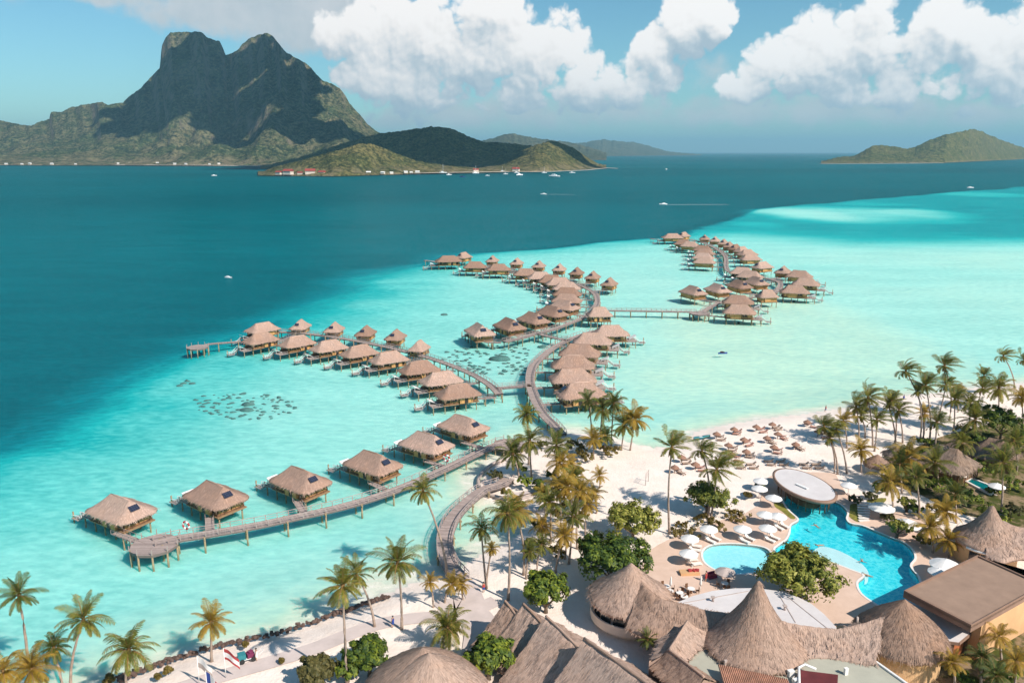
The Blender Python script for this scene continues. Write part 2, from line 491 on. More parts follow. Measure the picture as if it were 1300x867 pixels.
gme = np_mesh('ground', verts, quads[:, ::-1])
att = gme.attributes.new('bed', 'FLOAT', 'POINT'); att.data.foreach_set('value', tone.ravel().astype(np.float32))
ground = structure(bpy.data.objects.new('ground', gme)); LINK(ground)

m, t, out = material('sand_and_bed')
geo_ = t.node('ShaderNodeNewGeometry')
pos = geo_.outputs['Position']
a_ = t.node('ShaderNodeAttribute'); a_.attribute_name = 'bed'
bed = a_.outputs['Fac']
flat = t.mapping(pos, (1, 1, 0.0))
caustic_noise = t.noise(t.mapping(flat, (0.5, 1.0, 1), rot=(0, 0, .5)), 0.55, 5.0, .62)
weed_noise = t.noise(t.mapping(flat, (0.30, 1.0, 1), rot=(0, 0, .2)), 0.055, 5.0, .6)
inwater = t.smooth(bed, 1.0, 0.97)
bedv = t.math('ADD', bed, t.math('MULTIPLY', t.math('MULTIPLY', t.math('SUBTRACT', caustic_noise, 0.5), 0.20), inwater))  # shifts the bed tone with painted caustic mottling
bedv = t.math('ADD', bedv, t.math('MULTIPLY', t.math('MULTIPLY', t.math('SUBTRACT', weed_noise, 0.5), 0.09), inwater))
BED = [(0.0, (0.0, 0.084, 0.102)), (0.12, (0.0, 0.124, 0.146)), (0.26, (0.0, 0.215, 0.245)), (0.40, (0.01, 0.41, 0.40)), (0.52, (0.15, 0.57, 0.515)), (0.64, (0.31, 0.67, 0.59)),
       (0.76, (0.42, 0.70, 0.60)), (0.86, (0.55, 0.71, 0.55)), (0.93, (0.64, 0.705, 0.55)), (0.985, (0.80, 0.70, 0.58)), (1.0, (0.86, 0.73, 0.64))]
bedcol = t.ramp(bedv, BED)
caustics_and_weed = t.math('ADD', t.math('MULTIPLY', t.smooth(caustic_noise, .30, .70), .16), t.math('MULTIPLY', t.smooth(weed_noise, .35, .65), .08))  # fine caustic light painted into the bed colour, plus broad weed patches
bedcol = t.mix(1.0, bedcol, t.node('ShaderNodeCombineColor', in_0=t.math('ADD', caustics_and_weed, .86), in_1=t.math('ADD', caustics_and_weed, .91), in_2=t.math('ADD', caustics_and_weed, .93)).outputs[0], 'MULTIPLY')
sandn = t.noise(flat, 0.35, 7.0, .65)
sandf = t.noise(flat, 6.0, 3.0, .6)
sand = t.mix(t.lin(sandn, .35, .7), (0.86, 0.715, 0.625), (0.92, 0.80, 0.725))
sand = t.mix(t.math('MULTIPLY', t.smooth(sandf, .54, .70), .38), sand, (0.60, 0.48, 0.41))
sand = t.mix(t.math('MULTIPLY', t.smooth(t.noise(flat, 0.09, 6.0, .7), .50, .66), .35), sand, (0.70, 0.575, 0.50))
island = t.smooth(bed, .988, 1.0)
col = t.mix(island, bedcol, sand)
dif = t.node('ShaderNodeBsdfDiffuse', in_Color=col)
t.l.new(t.bump(t.noise(flat, 1.6, 5.0, .65), 0.5, 0.3), dif.inputs['Normal'])
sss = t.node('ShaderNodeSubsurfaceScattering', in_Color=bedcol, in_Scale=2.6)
sss.falloff = 'BURLEY'
sss.inputs['Radius'].default_value = (0.12, 1.0, 1.0)
mx = t.node('ShaderNodeMixShader', in_0=t.math('MULTIPLY', t.smooth(bed, 0.99, 0.86), 0.9), in_1=dif.outputs[0], in_2=sss.outputs[0])
t.l.new(mx.outputs[0], out.inputs[0])
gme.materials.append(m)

# the water: a thin clear sheet whose ripples carry the sky
bm = MB()
S = 62000
for (x0, x1, y0, y1) in ((-S, S, -400, S),):
    bm.face([(x0, y0, 0), (x1, y0, 0), (x1, y1, 0), (x0, y1, 0)])
m, t, out = material('clear_water')
g_ = t.node('ShaderNodeNewGeometry'); pos = g_.outputs['Position']
dist = t.vmath('LENGTH', pos)
near = t.smooth(dist, 900.0, 120.0)
w1 = t.noise(t.mapping(pos, (0.8, 1.5, 1), rot=(0, 0, .45)), 1.1, 4.0, .6, .4)
w2 = t.noise(t.mapping(pos, (0.5, 1.2, 1), rot=(0, 0, .2)), 0.16, 4.0, .6)
h = t.math('ADD', t.math('MULTIPLY', w1, near), t.math('MULTIPLY', w2, 2.2))
nrm = t.bump(h, 0.8, 0.16)
gl = t.node('ShaderNodeBsdfGlossy', in_Roughness=0.16); t.l.new(nrm, gl.inputs['Normal'])
gl.inputs['Color'].default_value = (0.8, 0.92, 0.95, 1)
tr = t.node('ShaderNodeBsdfTransparent'); tr.inputs['Color'].default_value = (0.965, 1.0, 0.995, 1)
fr = t.node('ShaderNodeFresnel', in_IOR=1.18); t.l.new(nrm, fr.inputs['Normal'])
fac = t.math('MINIMUM', fr.outputs[0], 0.075)
mx = t.node('ShaderNodeMixShader', in_0=fac, in_1=tr.outputs[0], in_2=gl.outputs[0])
t.l.new(mx.outputs[0], out.inputs[0])
water = structure(bm.obj('water', m))

# ================================================================== FAR LAND
def hill_material(name, base, tan, dark, rock, scale=1.0, rockiness=1.0, coast=60.0):
    m, t, out = material(name)
    g = t.node('ShaderNodeNewGeometry'); pos = g.outputs['Position']
    n1 = t.noise(pos, 0.0045 / scale, 6.0, .65)
    n2 = t.noise(pos, 0.028 / scale, 5.0, .7)
    n3 = t.noise(pos, 0.011 / scale, 4.0, .6)
    c = t.mix(t.smooth(n1, .40, .62), base, tan)
    c = t.mix(t.math('MULTIPLY', t.smooth(n2, .46, .60), .85), c, dark)
    c = t.mix(t.math('MULTIPLY', t.smooth(n3, .56, .68), .5), c, tan)
    n5 = t.noise(pos, 0.055 / scale, 3.0, .7)
    c = t.mix(t.math('MULTIPLY', t.smooth(n5, .50, .60), .75), c, tuple(x * .55 for x in dark))
    c = t.mix(t.math('MULTIPLY', t.smooth(n5, .44, .36), .6), c, tuple(x * 1.35 for x in tan))
    sp = t.node('ShaderNodeSeparateXYZ', in_0=g.outputs['Normal'])
    steep = t.math('MULTIPLY', t.smooth(sp.outputs[2], 0.72, 0.45), rockiness)
    n4 = t.noise(t.mapping(pos, (1, 1, .25)), 0.03 / scale, 5.0, .7)
    c = t.mix(t.math('MULTIPLY', steep, t.smooth(n4, .35, .6)), c, rock)
    hz = t.node('ShaderNodeSeparateXYZ', in_0=pos)
    low = t.math('MULTIPLY', t.smooth(hz.outputs[2], coast, 0.0), t.smooth(t.noise(pos, .02, 4.0, .7), .42, .6))
    c = t.mix(t.math('MULTIPLY', low, .6), c, (0.33, 0.25, 0.16))
    b = t.node('ShaderNodeBsdfDiffuse', in_Color=c)
    t.l.new(t.bump(t.math('ADD', n2, t.math('MULTIPLY', t.noise(pos, 0.08 / scale, 3.0, .7), .6)), 1.0, 22.0 * scale), b.inputs['Normal'])
    t.l.new(b.outputs[0], out.inputs[0])
    return m

def interp_sil(sil, n):
    xs = np.array([s[0] for s in sil], float); ys = np.array([s[1] for s in sil], float)
    px = np.linspace(xs[0], xs[-1], n)
    return px, np.interp(px, xs, ys)
def hill(name, sil, water_py, depth, mat, n=260, rows=60, prof=(0.30, 3.0), seed=1.0, gully=0.10, back=1.0, jag=0.6, fine=12.0, ridge_var=.15):
    px, py = interp_sil(sil, n)
    py = py + (fbm(px, px * 0, 3.2, 3, seed + .5) - .5) * 2.2
    wy = np.interp(px, [w[0] for w in water_py], [w[1] for w in water_py])
    T = np.concatenate([np.linspace(0, 1, rows), np.linspace(1, 2, rows // 3)[1:]])
    V = np.zeros((len(T), n, 3))
    jx = (fbm(px * 1.0, px * 0, 22.0, 4, seed) - .5)
    for i in range(n):
        ys = P(px[i], wy[i]).y
        yr = ys + depth * (1 + ridge_var * 2 * jx[i])
        zr = max(0.3, at_depth(px[i], py[i] + jag * (random.random() - .5), yr).z)
        for k, tt in enumerate(T):
            if tt <= 1:
                y = ys + (yr - ys) * tt
                f = prof[0] * tt + (1 - prof[0]) * tt ** prof[1]
            else:
                y = yr + (yr - ys) * back * (tt - 1)
                f = 1 - (tt - 1) ** 1.2
            V[k, i] = (at_depth(px[i], 200.0, y).x, y, zr * f - (1.0 if tt == 0 or tt == 2 else 0.0))
    zr_ = V[rows - 1, :, 2]
    w = np.sin(np.clip(T, 0, 1) * math.pi)[:, None]
    g = fbm(V[..., 0], V[..., 1] * .55, depth * .16, 5, seed + 2) - .5
    rg = 1 - np.abs(2 * fbm(V[..., 0], V[..., 1] * .5, depth * .22, 3, seed + 5) - 1)
    V[..., 2] += w * zr_[None, :] * (gully * 2.2 * g + gully * (rg - .7))
    V[..., 2] += (fbm(V[..., 0], V[..., 1], fine * 4, 2, seed + 8) - .5) * fine * np.clip(w * 1.5 + .25, 0, 1) * np.clip(zr_ / 60, .15, 1)[None, :]
    V[0, :, 2] = -2; V[-1, :, 2] = -2
    q = np.arange(V.shape[0] * n).reshape(V.shape[0], n)
    quads = np.stack([q[:-1, :-1], q[:-1, 1:], q[1:, 1:], q[1:, :-1]], -1).reshape(-1, 4)
    me = np_mesh(name, V.reshape(-1, 3), quads)
    me.materials.append(mat)
    o = structure(bpy.data.objects.new(name, me)); LINK(o)
    return o
random.seed(4)
M_mount = hill_material('mountain_slopes', (0.085, 0.11, 0.05), (0.20, 0.175, 0.095), (0.032, 0.05, 0.03), (0.26, 0.20, 0.155), 1.0, .9)
M_spur = hill_material('spur_slopes', (0.10, 0.11, 0.04), (0.21, 0.175, 0.07), (0.05, 0.06, 0.026), (0.24, 0.19, 0.13), 0.6, .4, 30)
M_farhill = hill_material('far_slopes', (0.10, 0.12, 0.07), (0.17, 0.16, 0.10), (0.05, 0.07, 0.05), (0.2, 0.18, 0.15), 1.4, .4, 10)
M_isle = hill_material('islet_slopes', (0.125, 0.135, 0.04), (0.21, 0.185, 0.07), (0.05, 0.066, 0.026), (0.24, 0.2, 0.14), 0.8, .3, 12)
MAIN = [(-260, 188), (-160, 170), (-90, 160), (-20, 154), (8, 153), (30, 158), (45, 160), (55, 155), (70, 150.5), (71.5, 142), (84, 142.5), (94, 137.5), (110, 134), (138, 130), (144, 134.5), (150, 133), (164, 130), (176, 120),
        (189, 111), (202, 98), (214, 87), (216.5, 72), (218.5, 59), (224, 49), (231, 41.5), (245, 40.5), (268, 41), (277, 48.5), (291, 53.5), (294, 61), (297, 71), (304, 68), (312, 64), (320, 55), (327, 49.5), (340, 44), (349.5, 42), (356, 46),
        (361, 52.5), (372, 67.5), (385, 75), (398, 83), (408, 95), (416, 103.5), (426, 107), (435, 112), (441.5, 121), (447, 133), (453, 139), (468, 157), (483, 169.5), (500, 178), (530, 188), (570, 200)]
hill('mountain', MAIN, [(-260, 209), (320, 210.3), (570, 212)], 1500, M_mount, n=420, rows=90, prof=(0.34, 3.6), seed=3.0, gully=.19, fine=24)
SPUR = [(330, 212), (380, 200), (430, 184), (460, 175), (483, 169.5), (498, 168), (514, 166), (530, 163.5), (549, 161), (562, 161.5), (573, 163), (584, 168), (594, 173), (614, 180), (632, 181), (655, 183), (680, 186), (700, 198), (715, 212)]
hill('hills', SPUR, [(330, 213.5), (520, 214.5), (715, 215)], 520, M_spur, n=260, rows=50, prof=(0.45, 1.8), seed=7.0, gully=.12, fine=9)
LOW = [(326, 221), (340, 215), (352, 211), (380, 204.5), (410, 196), (440, 187.5), (456, 182.5), (470, 182.5), (486, 187), (505, 196), (530, 204.5), (560, 209.5), (590, 212.5), (620, 214.5), (640, 216.5)]
hill('hills', LOW, [(326, 222), (420, 223), (520, 220.5), (640, 218)], 210, M_spur, n=220, rows=46, prof=(0.5, 1.5), seed=11.0, gully=.14, fine=8)
HEAD = [(575, 215.5), (600, 213), (625, 207.5), (645, 200), (662, 192), (680, 184), (701, 178.5), (714, 182), (725, 187), (736, 193), (747, 201), (758, 207), (770, 210.5)]
hill('hills', HEAD, [(575, 217.3), (680, 217.8), (770, 213)], 430, M_spur, n=200, rows=46, prof=(0.6, 1.3), seed=13.0, gully=.10, fine=9)
FAR1 = [(560, 196), (600, 182), (615, 178.5), (628, 175), (640, 171), (652, 169.5), (664, 173), (680, 175.5), (700, 178), (720, 180), (740, 185), (770, 194)]
hill('hills', FAR1, [(560, 203), (770, 203)], 1900, M_farhill, n=160, rows=30, prof=(0.6, 1.3), seed=17.0, gully=.10, fine=16)
FAR2 = [(690, 192), (720, 183), (742, 181), (757, 178), (767, 177.3), (780, 179), (795, 180.5), (808, 181.5), (822, 185), (838, 190), (852, 193.2), (875, 195.0), (890, 196.5)]
hill('hills', FAR2, [(690, 198.6), (890, 197.2)], 2600, M_farhill, n=160, rows=30, prof=(0.6, 1.3), seed=19.0, gully=.10, fine=22)
ISLE = [(1043, 206), (1056, 202), (1065, 199.5), (1085, 198), (1095, 192), (1106, 185.5), (1117, 184), (1127, 185.5), (1139, 187), (1151, 189), (1162, 186), (1175, 179), (1189, 173.5), (1204, 169.5), (1216, 167), (1231, 164), (1242, 167), (1252, 171.5),
        (1265, 176.5), (1282, 183), (1300, 188), (1330, 194), (1380, 199)]
hill('hills', ISLE, [(1043, 207.5), (1200, 206.5), (1300, 202), (1380, 203)], 700, M_isle, n=240, rows=46, prof=(0.6, 1.35), seed=23.0, gully=.09, fine=10)
# the low reef islets along the horizon
M_reef = plain('reef_islet', (0.10, 0.13, 0.08), .9, .3, .004)
for (a, b, wy, hgt) in ((880, 1085, 195.4, 9.0), (1280, 1500, 195.6, 9.0), (560, 640, 195.5, 8)):
    mb = MB(); pts = []
    for i in range(41):
        px = a + (b - a) * i / 40; q = P(px, wy); hh = hgt * (.35 + .65 * noise.noise(Vector((i * .35, a, 0))) ** 2 + .3) * math.sin(math.pi * i / 40) ** .3
        pts.append((q, hh))
    for (q, h0), (r, h1) in zip(pts, pts[1:]):
        d = Vector((0, 240, 0))
        mb.face([q, r, r + d * .5 + Vector((0, 0, h1)), q + d * .5 + Vector((0, 0, h0))])
        mb.face([q + d * .5 + Vector((0, 0, h0)), r + d * .5 + Vector((0, 0, h1)), r + d, q + d])
    structure(mb.obj('hills', M_reef))
# pale surf and sand rims along the far shores
M_rim = plain('far_sand', (0.62, 0.52, 0.42), .9, .2, .02)
def rim(pts, w):
    mb = MB()
    ps = [P(a, b, 0.6) for a, b in pts]
    for i in range(len(ps) - 1):
        a, b = ps[i], ps[i + 1]
        mb.face([a, b, b + Vector((0, w, .8)), a + Vector((0, w, .8))])
    structure(mb.obj('beach', M_rim))
rim([(-60, 209.6), (60, 209.4), (160, 209.8), (260, 210.2), (330, 211.2)], 60)
rim([(520, 220.3), (560, 219.6), (600, 218.9), (650, 218.2), (700, 218.2), (745, 216.3), (772, 213.5), (785, 214.3)], 26)
rim([(1042, 207.9), (1070, 208.2), (1110, 208.1), (1150, 207.8), (1200, 207.2)], 24)

# cumulus puffs high over the bay (above the frame): they lay the dark patches on the mountain and the spur
M_cloud = plain('cloud_white', (0.9, 0.9, 0.92), 1.0, .03, .003)
def puff(target, alt, rx, ry, seed):
    L = (alt - target.z) / SUN_DIR.z
    c = target + SUN_DIR * L
    b = bmesh.new(); bmesh.ops.create_icosphere(b, subdivisions=5, radius=1.0)
    for v in b.verts:
        n = noise.fractal(v.co * 1.9 + Vector((seed, 0, 0)), 1.0, 2.0, 4)
        s = 1 + .75 * n
        v.co = Vector((v.co.x * rx * s, v.co.y * ry * s, max(v.co.z, -.35) * min(rx, ry) * .45 * s))
    me = bpy.data.meshes.new('cloud'); b.to_mesh(me); b.free(); me.materials.append(M_cloud)
    o = structure(bpy.data.objects.new('cloud', me)); o.location = c; LINK(o)
def on_hill(px, py, Y): return at_depth(px, py, Y)
Ymain = P(300, 210).y
puff(on_hill(338, 128, Ymain + 950), 1750, 270, 330, 1.0)
puff(on_hill(245, 95, Ymain + 1250), 1850, 330, 420, 5.0)
puff(on_hill(395, 172, Ymain + 620), 1500, 360, 220, 9.0)
puff(on_hill(520, 184, P(500, 214.5).y + 300), 1350, 620, 420, 14.0)

# ================================================================== MATERIALS OF THE RESORT
def thatch_material(name, col, streak=1.0, rows=True):
    m, t, out = material(name)
    uvn = t.node('ShaderNodeUVMap'); uvn.uv_map = 'uv'
    tc = t.node('ShaderNodeTexCoord')
    st = t.noise(t.mapping(uvn.outputs[0], (9.0, 0.9, 1)), 1.0, 5.0, .7, .6)
    st2 = t.noise(t.mapping(uvn.outputs[0], (2.6, 0.7, 1)), 1.0, 4.0, .65)
    oi = t.node('ShaderNodeObjectInfo')
    shift = t.vmath('ADD', tc.outputs['Object'], t.vmath('SCALE', (37.0, 21.0, 11.0), scale=oi.outputs['Random']))
    big = t.noise(shift, 0.30, 5.0, .65)
    worn = t.noise(shift, 0.75, 5.0, .7)
    c = t.mix(t.lin(st, .25, .75), tuple(x * .62 for x in col), tuple(min(1, x * 1.30) for x in col))
    c = t.mix(t.math('MULTIPLY', t.smooth(st2, .55, .72), .5 * streak), c, tuple(x * .55 for x in col))
    c = t.mix(t.math('MULTIPLY', t.smooth(big, .42, .68), .45), c, (col[0] * 1.12, col[1] * 1.0, col[2] * .88))
    c = t.mix(t.math('MULTIPLY', t.smooth(worn, .56, .70), .45), c, (col[0] * .62, col[1] * .66, col[2] * .72))
    hsv = t.node('ShaderNodeHueSaturation', in_Color=c, in_Value=t.math('MULTIPLY', t.lin(oi.outputs['Random'], 0, 1, .74, 1.18), t.lin(t.node('ShaderNodeNewGeometry').outputs['Random Per Island'], 0, 1, .78, 1.20)), in_Saturation=t.lin(oi.outputs['Random'], 0, 1, 1.12, .9))
    b = t.node('ShaderNodeBsdfPrincipled', in_Base_Color=hsv.outputs[0], in_Roughness=.95)
    b.inputs['Specular IOR Level'].default_value = .1
    hgt = t.math('ADD', st, t.math('MULTIPLY', st2, .8))
    t.l.new(t.bump(hgt, .9, .10), b.inputs['Normal'])
    t.l.new(b.outputs[0], out.inputs[0])
    return m
def plank_material(name, col, plank=0.16, var=.25, across=True):
    m, t, out = material(name)
    uvn = t.node('ShaderNodeUVMap'); uvn.uv_map = 'uv'
    sp = t.node('ShaderNodeSeparateXYZ', in_0=uvn.outputs[0])
    k = t.math('DIVIDE', sp.outputs[1 if across else 0], plank)
    ci = t.math('FLOOR', k)
    wn = t.node('ShaderNodeTexWhiteNoise', noise_dimensions='1D'); t.l.new(ci, wn.inputs['W'])
    frac = t.math('FRACT', k)
    gap = t.math('LESS_THAN', frac, .10)
    tc = t.node('ShaderNodeTexCoord')
    n = t.noise(tc.outputs['Object'], 1.2, 5.0, .65)
    c = t.mix(wn.outputs[0], tuple(x * (1 - var) for x in col), tuple(min(1, x * (1 + var)) for x in col))
    c = t.mix(t.math('MULTIPLY', t.smooth(n, .45, .7), .5), c, tuple(x * .72 for x in col))
    c = t.mix(t.math('MULTIPLY', gap, .75), c, tuple(x * .25 for x in col))
    b = t.node('ShaderNodeBsdfPrincipled', in_Base_Color=c, in_Roughness=.85)
    b.inputs['Specular IOR Level'].default_value = .2
    t.l.new(b.outputs[0], out.inputs[0])
    return m
M_thatch = thatch_material('thatch', (0.51, 0.335, 0.262), 1.2)
M_thatch2 = thatch_material('thatch_grey', (0.45, 0.305, 0.237), 1.4)
M_thatch3 = thatch_material('thatch_dark', (0.29, 0.21, 0.165), 1.5)
M_deck = plank_material('weathered_planks', (0.40, 0.31, 0.28))
M_rail = plain('weathered_rail', (0.43, 0.335, 0.305), .85, .2, .8)
M_pile = plain('pile_wood', (0.34, 0.25, 0.15), .85, .35, 1.2)
M_wall = plank_material('golden_bamboo_wall', (0.62, 0.315, 0.125), .30, .16, False)
M_brown = plain('brown_timber', (0.20, 0.10, 0.055), .7, .25, 1.0)
M_dark = plain('dark_opening', (0.035, 0.026, 0.022), .5, .3, 1.0)
M_white = plain('white_paint', (0.82, 0.79, 0.76), .5, .06, .6)
M_panel, t, out = material('solar_glass')
uvn = t.node('ShaderNodeUVMap'); uvn.uv_map = 'uv'
br = t.node('ShaderNodeTexBrick', in_Vector=uvn.outputs[0]); br.offset = 0
br.inputs['Color1'].default_value = (0.018, 0.022, 0.045, 1); br.inputs['Color2'].default_value = (0.024, 0.03, 0.06, 1); br.inputs['Mortar'].default_value = (0.11, 0.12, 0.15, 1)
br.inputs['Scale'].default_value = 1.0; br.inputs['Brick Width'].default_value = .5; br.inputs['Row Height'].default_value = .5; br.inputs['Mortar Size'].default_value = .02
b = t.node('ShaderNodeBsdfPrincipled', in_Base_Color=br.outputs[0], in_Roughness=.2); t.l.new(b.outputs[0], out.inputs[0])

ORD = ['first', 'second', 'third', 'fourth', 'fifth', 'sixth', 'seventh', 'eighth', 'ninth', 'tenth', 'eleventh', 'twelfth', 'thirteenth', 'fourteenth', 'fifteenth',
       'sixteenth', 'seventeenth', 'eighteenth', 'nineteenth', 'twentieth']
rng = random.Random(11)

# ================================================================== OVERWATER BUNGALOWS
def rounded_rect(hx, hy, n, e=5.0, cx=0.0, cy=0.0):
    pts = []
    for k in range(n):
        a = 2 * math.pi * k / n
        c, s = math.cos(a), math.sin(a)
        r = 1.0 / ((abs(c) / hx) ** e + (abs(s) / hy) ** e) ** (1 / e)
        pts.append((cx + r * c, cy + r * s))
    return pts
def hip_roof(hx, hy, ridge0, ridge1, z0, z1, n=56, rows=7, flare=0.10, thick=0.34, jit=0.10, seed=0, e=6.0):
    """a thatched hip roof: rows of rings from a shaggy eave to the ridge line"""
    r = random.Random(seed)
    mb = MB()
    # even spacing along the eave
    fine = rounded_rect(hx, hy, 720, e)
    L = [0.0]
    for i in range(720): L.append(L[-1] + math.dist(fine[i], fine[(i + 1) % 720]))
    eave = []
    j = 0
    for k in range(n):
        want = L[-1] * k / n
        while L[j + 1] < want: j += 1
        eave.append(fine[j])
    rings = []
    inner = [(x * .93, y * .91, z0 - thick * .8) for x, y in eave]
    rings.append(inner)
    rings.append([(x + r.uniform(-jit, jit) * .6, y + r.uniform(-jit, jit) * .6, z0 - thick + r.uniform(-jit, jit)) for x, y in eave])
    for i in range(rows + 1):
        tt = i / rows
        ring = []
        for (x, y) in eave:
            tx = min(max(x * (ridge1 - ridge0) / (2 * hx) * 1.0 + (ridge0 + ridge1) / 2, ridge0), ridge1)
            tx = min(max(x * .9, ridge0), ridge1)
            ty = 0.10 * (1 if y > 0 else -1) * (1 - .2 * tt)
            f = tt
            zz = z0 + (z1 - z0) * (f - flare * math.sin(math.pi * f))
            jj = jit * (1 - tt) * .5 + .02
            ring.append((x + (tx - x) * f + r.uniform(-jj, jj), y + (ty - y) * f + r.uniform(-jj, jj), zz + r.uniform(-jj, jj)))
        rings.append(ring)
    mb.loft(rings, True, 0, True)
    return mb
def shag(mb, n, seed, length=.9, width=.12, zmin=-99, lift=.07):
    """loose straw laid down the slopes and over the eaves of a thatch mesh"""
    r = random.Random(seed); tris = []; cum = []; tot = 0
    for f in mb.f:
        p = [Vector(mb.v[i]) for i in f]
        nrm = (p[1] - p[0]).cross(p[2] - p[0])
        if len(p) < 3 or nrm.length < 1e-5: continue
        nz = abs(nrm.normalized().z); a = nrm.length
        if nz < .12 or max(q.z for q in p) < zmin: continue
        tot += a; tris.append(p); cum.append(tot)
    import bisect
    for _ in range(n):
        p = tris[bisect.bisect_left(cum, r.random() * tot)]
        u, v = r.random(), r.random()
        q = p[0].lerp(p[1], u).lerp(p[3 % len(p)].lerp(p[2], u), v)
        nrm = (p[1] - p[0]).cross(p[2] - p[0]).normalized()
        if nrm.z < 0: nrm = -nrm
        d = Vector((0, 0, -1)); d = (d - nrm * d.dot(nrm))
        if d.length < .05: continue
        d.normalize(); side = d.cross(nrm)
        d = (d + side * r.uniform(-.22, .22)).normalized()
        L = length * r.uniform(.5, 1.3); w = width * r.uniform(.5, 1.3)
        a0, b0 = q + nrm * .015, q + d * L + nrm * lift * r.uniform(.4, 1.4) + Vector((0, 0, -.03))
        uu, vv = r.uniform(0, 40), r.uniform(0, 40)
        mb.face([a0 - side * w, a0 + side * w, b0 + side * w * .5, b0 - side * w * .7], [(uu, vv), (uu + 2 * w, vv), (uu + 2 * w, vv + L), (uu, vv + L)])
    return mb
def make_bungalow_parts(seed):
    """local frame: +x looks out to the lagoon, z = 0 is the water"""
    D = {}
    D['roof'] = hip_roof(7.0, 4.8, -3.3, 3.1, 4.58, 7.6, seed=seed)
    shag(D['roof'], 1300, seed, .75, .07, 4.53, .045)
    cap = MB()
    cap.tube([(-3.35, 0, 7.47), (-1.2, 0, 7.57), (1.2, 0, 7.55), (3.15, 0, 7.45)], [.16, .20, .20, .14], 8)
    D['ridge_cap'] = cap
    w = MB()
    w.box((0, 0, 3.65), (10.8, 6.6, 2.3)); w.box((-1.4, 3.65, 3.55), (4.2, .8, 2.1)); w.box((-1.4, -3.65, 3.55), (4.2, .8, 2.1))
    D['wall'] = w
    win = MB(); win.box((0, 0, 0), (1, .10, 1)); D['window'] = win
    tr = MB()
    for s in (1, -1):
        tr.box((0, s * 3.36, 2.62), (10.9, .14, .30)); 
        for x in (-5.3, -3.0, .9, 3.4, 5.3): tr.box((x, s * 3.37, 3.75), (.22, .16, 2.05))
    for x in (-5.42, 5.42): tr.box((x, 0, 2.62), (.16, 6.6, .30))
    for y in (-3.2, -.2, 3.2): tr.box((-5.45, y, 3.75), (.16, .22, 2.05))
    D['timber_frame'] = tr
    p = MB(); p.box((0, 0, 2.30), (12.0, 7.4, .24)); p.box((0, 0, 2.08), (11.6, .3, .22)); p.box((0, 2.8, 2.08), (11.6, .3, .22)); p.box((0, -2.8, 2.08), (11.6, .3, .22))
    D['platform'] = p
    d = MB()
    d.box((7.8, 0, 2.06), (3.8, 6.4, .18)); d.box((12.6, 2.0, .72), (2.4, 2.6, .16))
    n = 6
    for i in range(n):
        d.box((9.85 + i * .28, 2.0, 1.9 - i * .20), (.32, 1.5, .10))
    D['sun_deck'] = d
    for nm, y in (('railing', -3.15), ('railing_b', 3.15)):
        rl = MB(); rl.bar((6.0, y, 3.0), (9.65, y, 3.0), .09, .09); rl.bar((6.0, y, 2.6), (9.65, y, 2.6), .05, .05)
        for x in (6.1, 7.3, 8.5, 9.6): rl.box((x, y, 2.6), (.09, .09, .9))
        D[nm] = rl
    for nm, y in (('stair_rail', 1.25), ('stair_rail_b', 2.75)):
        rl = MB()
        rl.bar((9.65, y, 2.9), (11.45, y, 1.6), .14, .12); rl.bar((11.45, y, 1.6), (13.7, y + .3 * (1 if y > 2 else -.4), 1.45), .14, .12)
        for x, z in ((9.7, 2.45), (10.6, 1.8), (11.4, 1.2), (12.6, 1.1), (13.6, 1.1)): rl.box((x, y, z), (.08, .08, .8))
        D[nm] = rl
    sc = MB()
    q = Matrix.Rotation(R(-24), 3, 'Y')
    sc.box((8.5, .9, 3.05), (2.8, 3.0, .10), 0, 0, q)
    for x, y, hgt in ((7.3, -.5, 2.5), (7.3, 2.3, 2.5), (9.6, -.5, 3.4), (9.6, 2.3, 3.4)): sc.box((x, y, 2.15 + (hgt - 2.15) / 2), (.09, .09, hgt - 2.15))
    D['awning'] = sc
    a = math.atan2(7.6 - 4.58, 7.0 - 3.3)
    pn = MB()
    pn.box((-5.0, .2, 6.33), (1.35, 2.1, .09), 0, 0, Matrix.Rotation(-a * .92, 3, 'Y'))
    D['solar_panel'] = pn
    st = MB(); st.tube([(0, 0, -2.4), (0, 0, 2.25)], [.20, .17], 7)
    D['stilt'] = st
    return D
BMATS = dict(roof=M_thatch, ridge_cap=M_thatch, wall=M_wall, window=M_dark, timber_frame=M_brown, platform=plain('platform_timber', (0.33, 0.20, 0.11), .8, .25, 1.0), sun_deck=M_deck, railing=M_rail, railing_b=M_rail, stair_rail=M_white, stair_rail_b=M_white, awning=M_white, solar_panel=M_panel, stilt=M_pile)
VARIANTS = []
WINDOWS = [(-4.2, 3.33, 3.75, 1.2, 1.5, 0), (2.2, 3.33, 3.8, 1.9, 1.3, 0), (4.4, 3.33, 3.75, 1.2, 1.6, 0), (-1.4, 4.07, 3.5, 1.1, 1.9, 0), (5.43, 0, 3.6, 4.4, 1.9, R(90)), (-5.43, 1.6, 3.8, 1.6, 1.1, R(90)), (2.2, -3.33, 3.8, 1.9, 1.3, 0),
           (-4.2, -3.33, 3.75, 1.2, 1.5, 0), (4.4, -3.33, 3.75, 1.2, 1.6, 0), (-1.4, -4.07, 3.5, 1.1, 1.9, 0)]
for k in range(3):
    D = make_bungalow_parts(20 + k)
    VARIANTS.append({n: mb.data(n, BMATS[n]) for n, mb in D.items()})
STILTS = [(-5.2, 2.9), (-5.2, -2.9), (-1.6, 2.9), (-1.6, -2.9), (2.0, 2.9), (2.0, -2.9), (5.4, 2.9), (5.4, -2.9), (9.2, 2.8), (9.2, -2.8), (13.4, 2.9)]

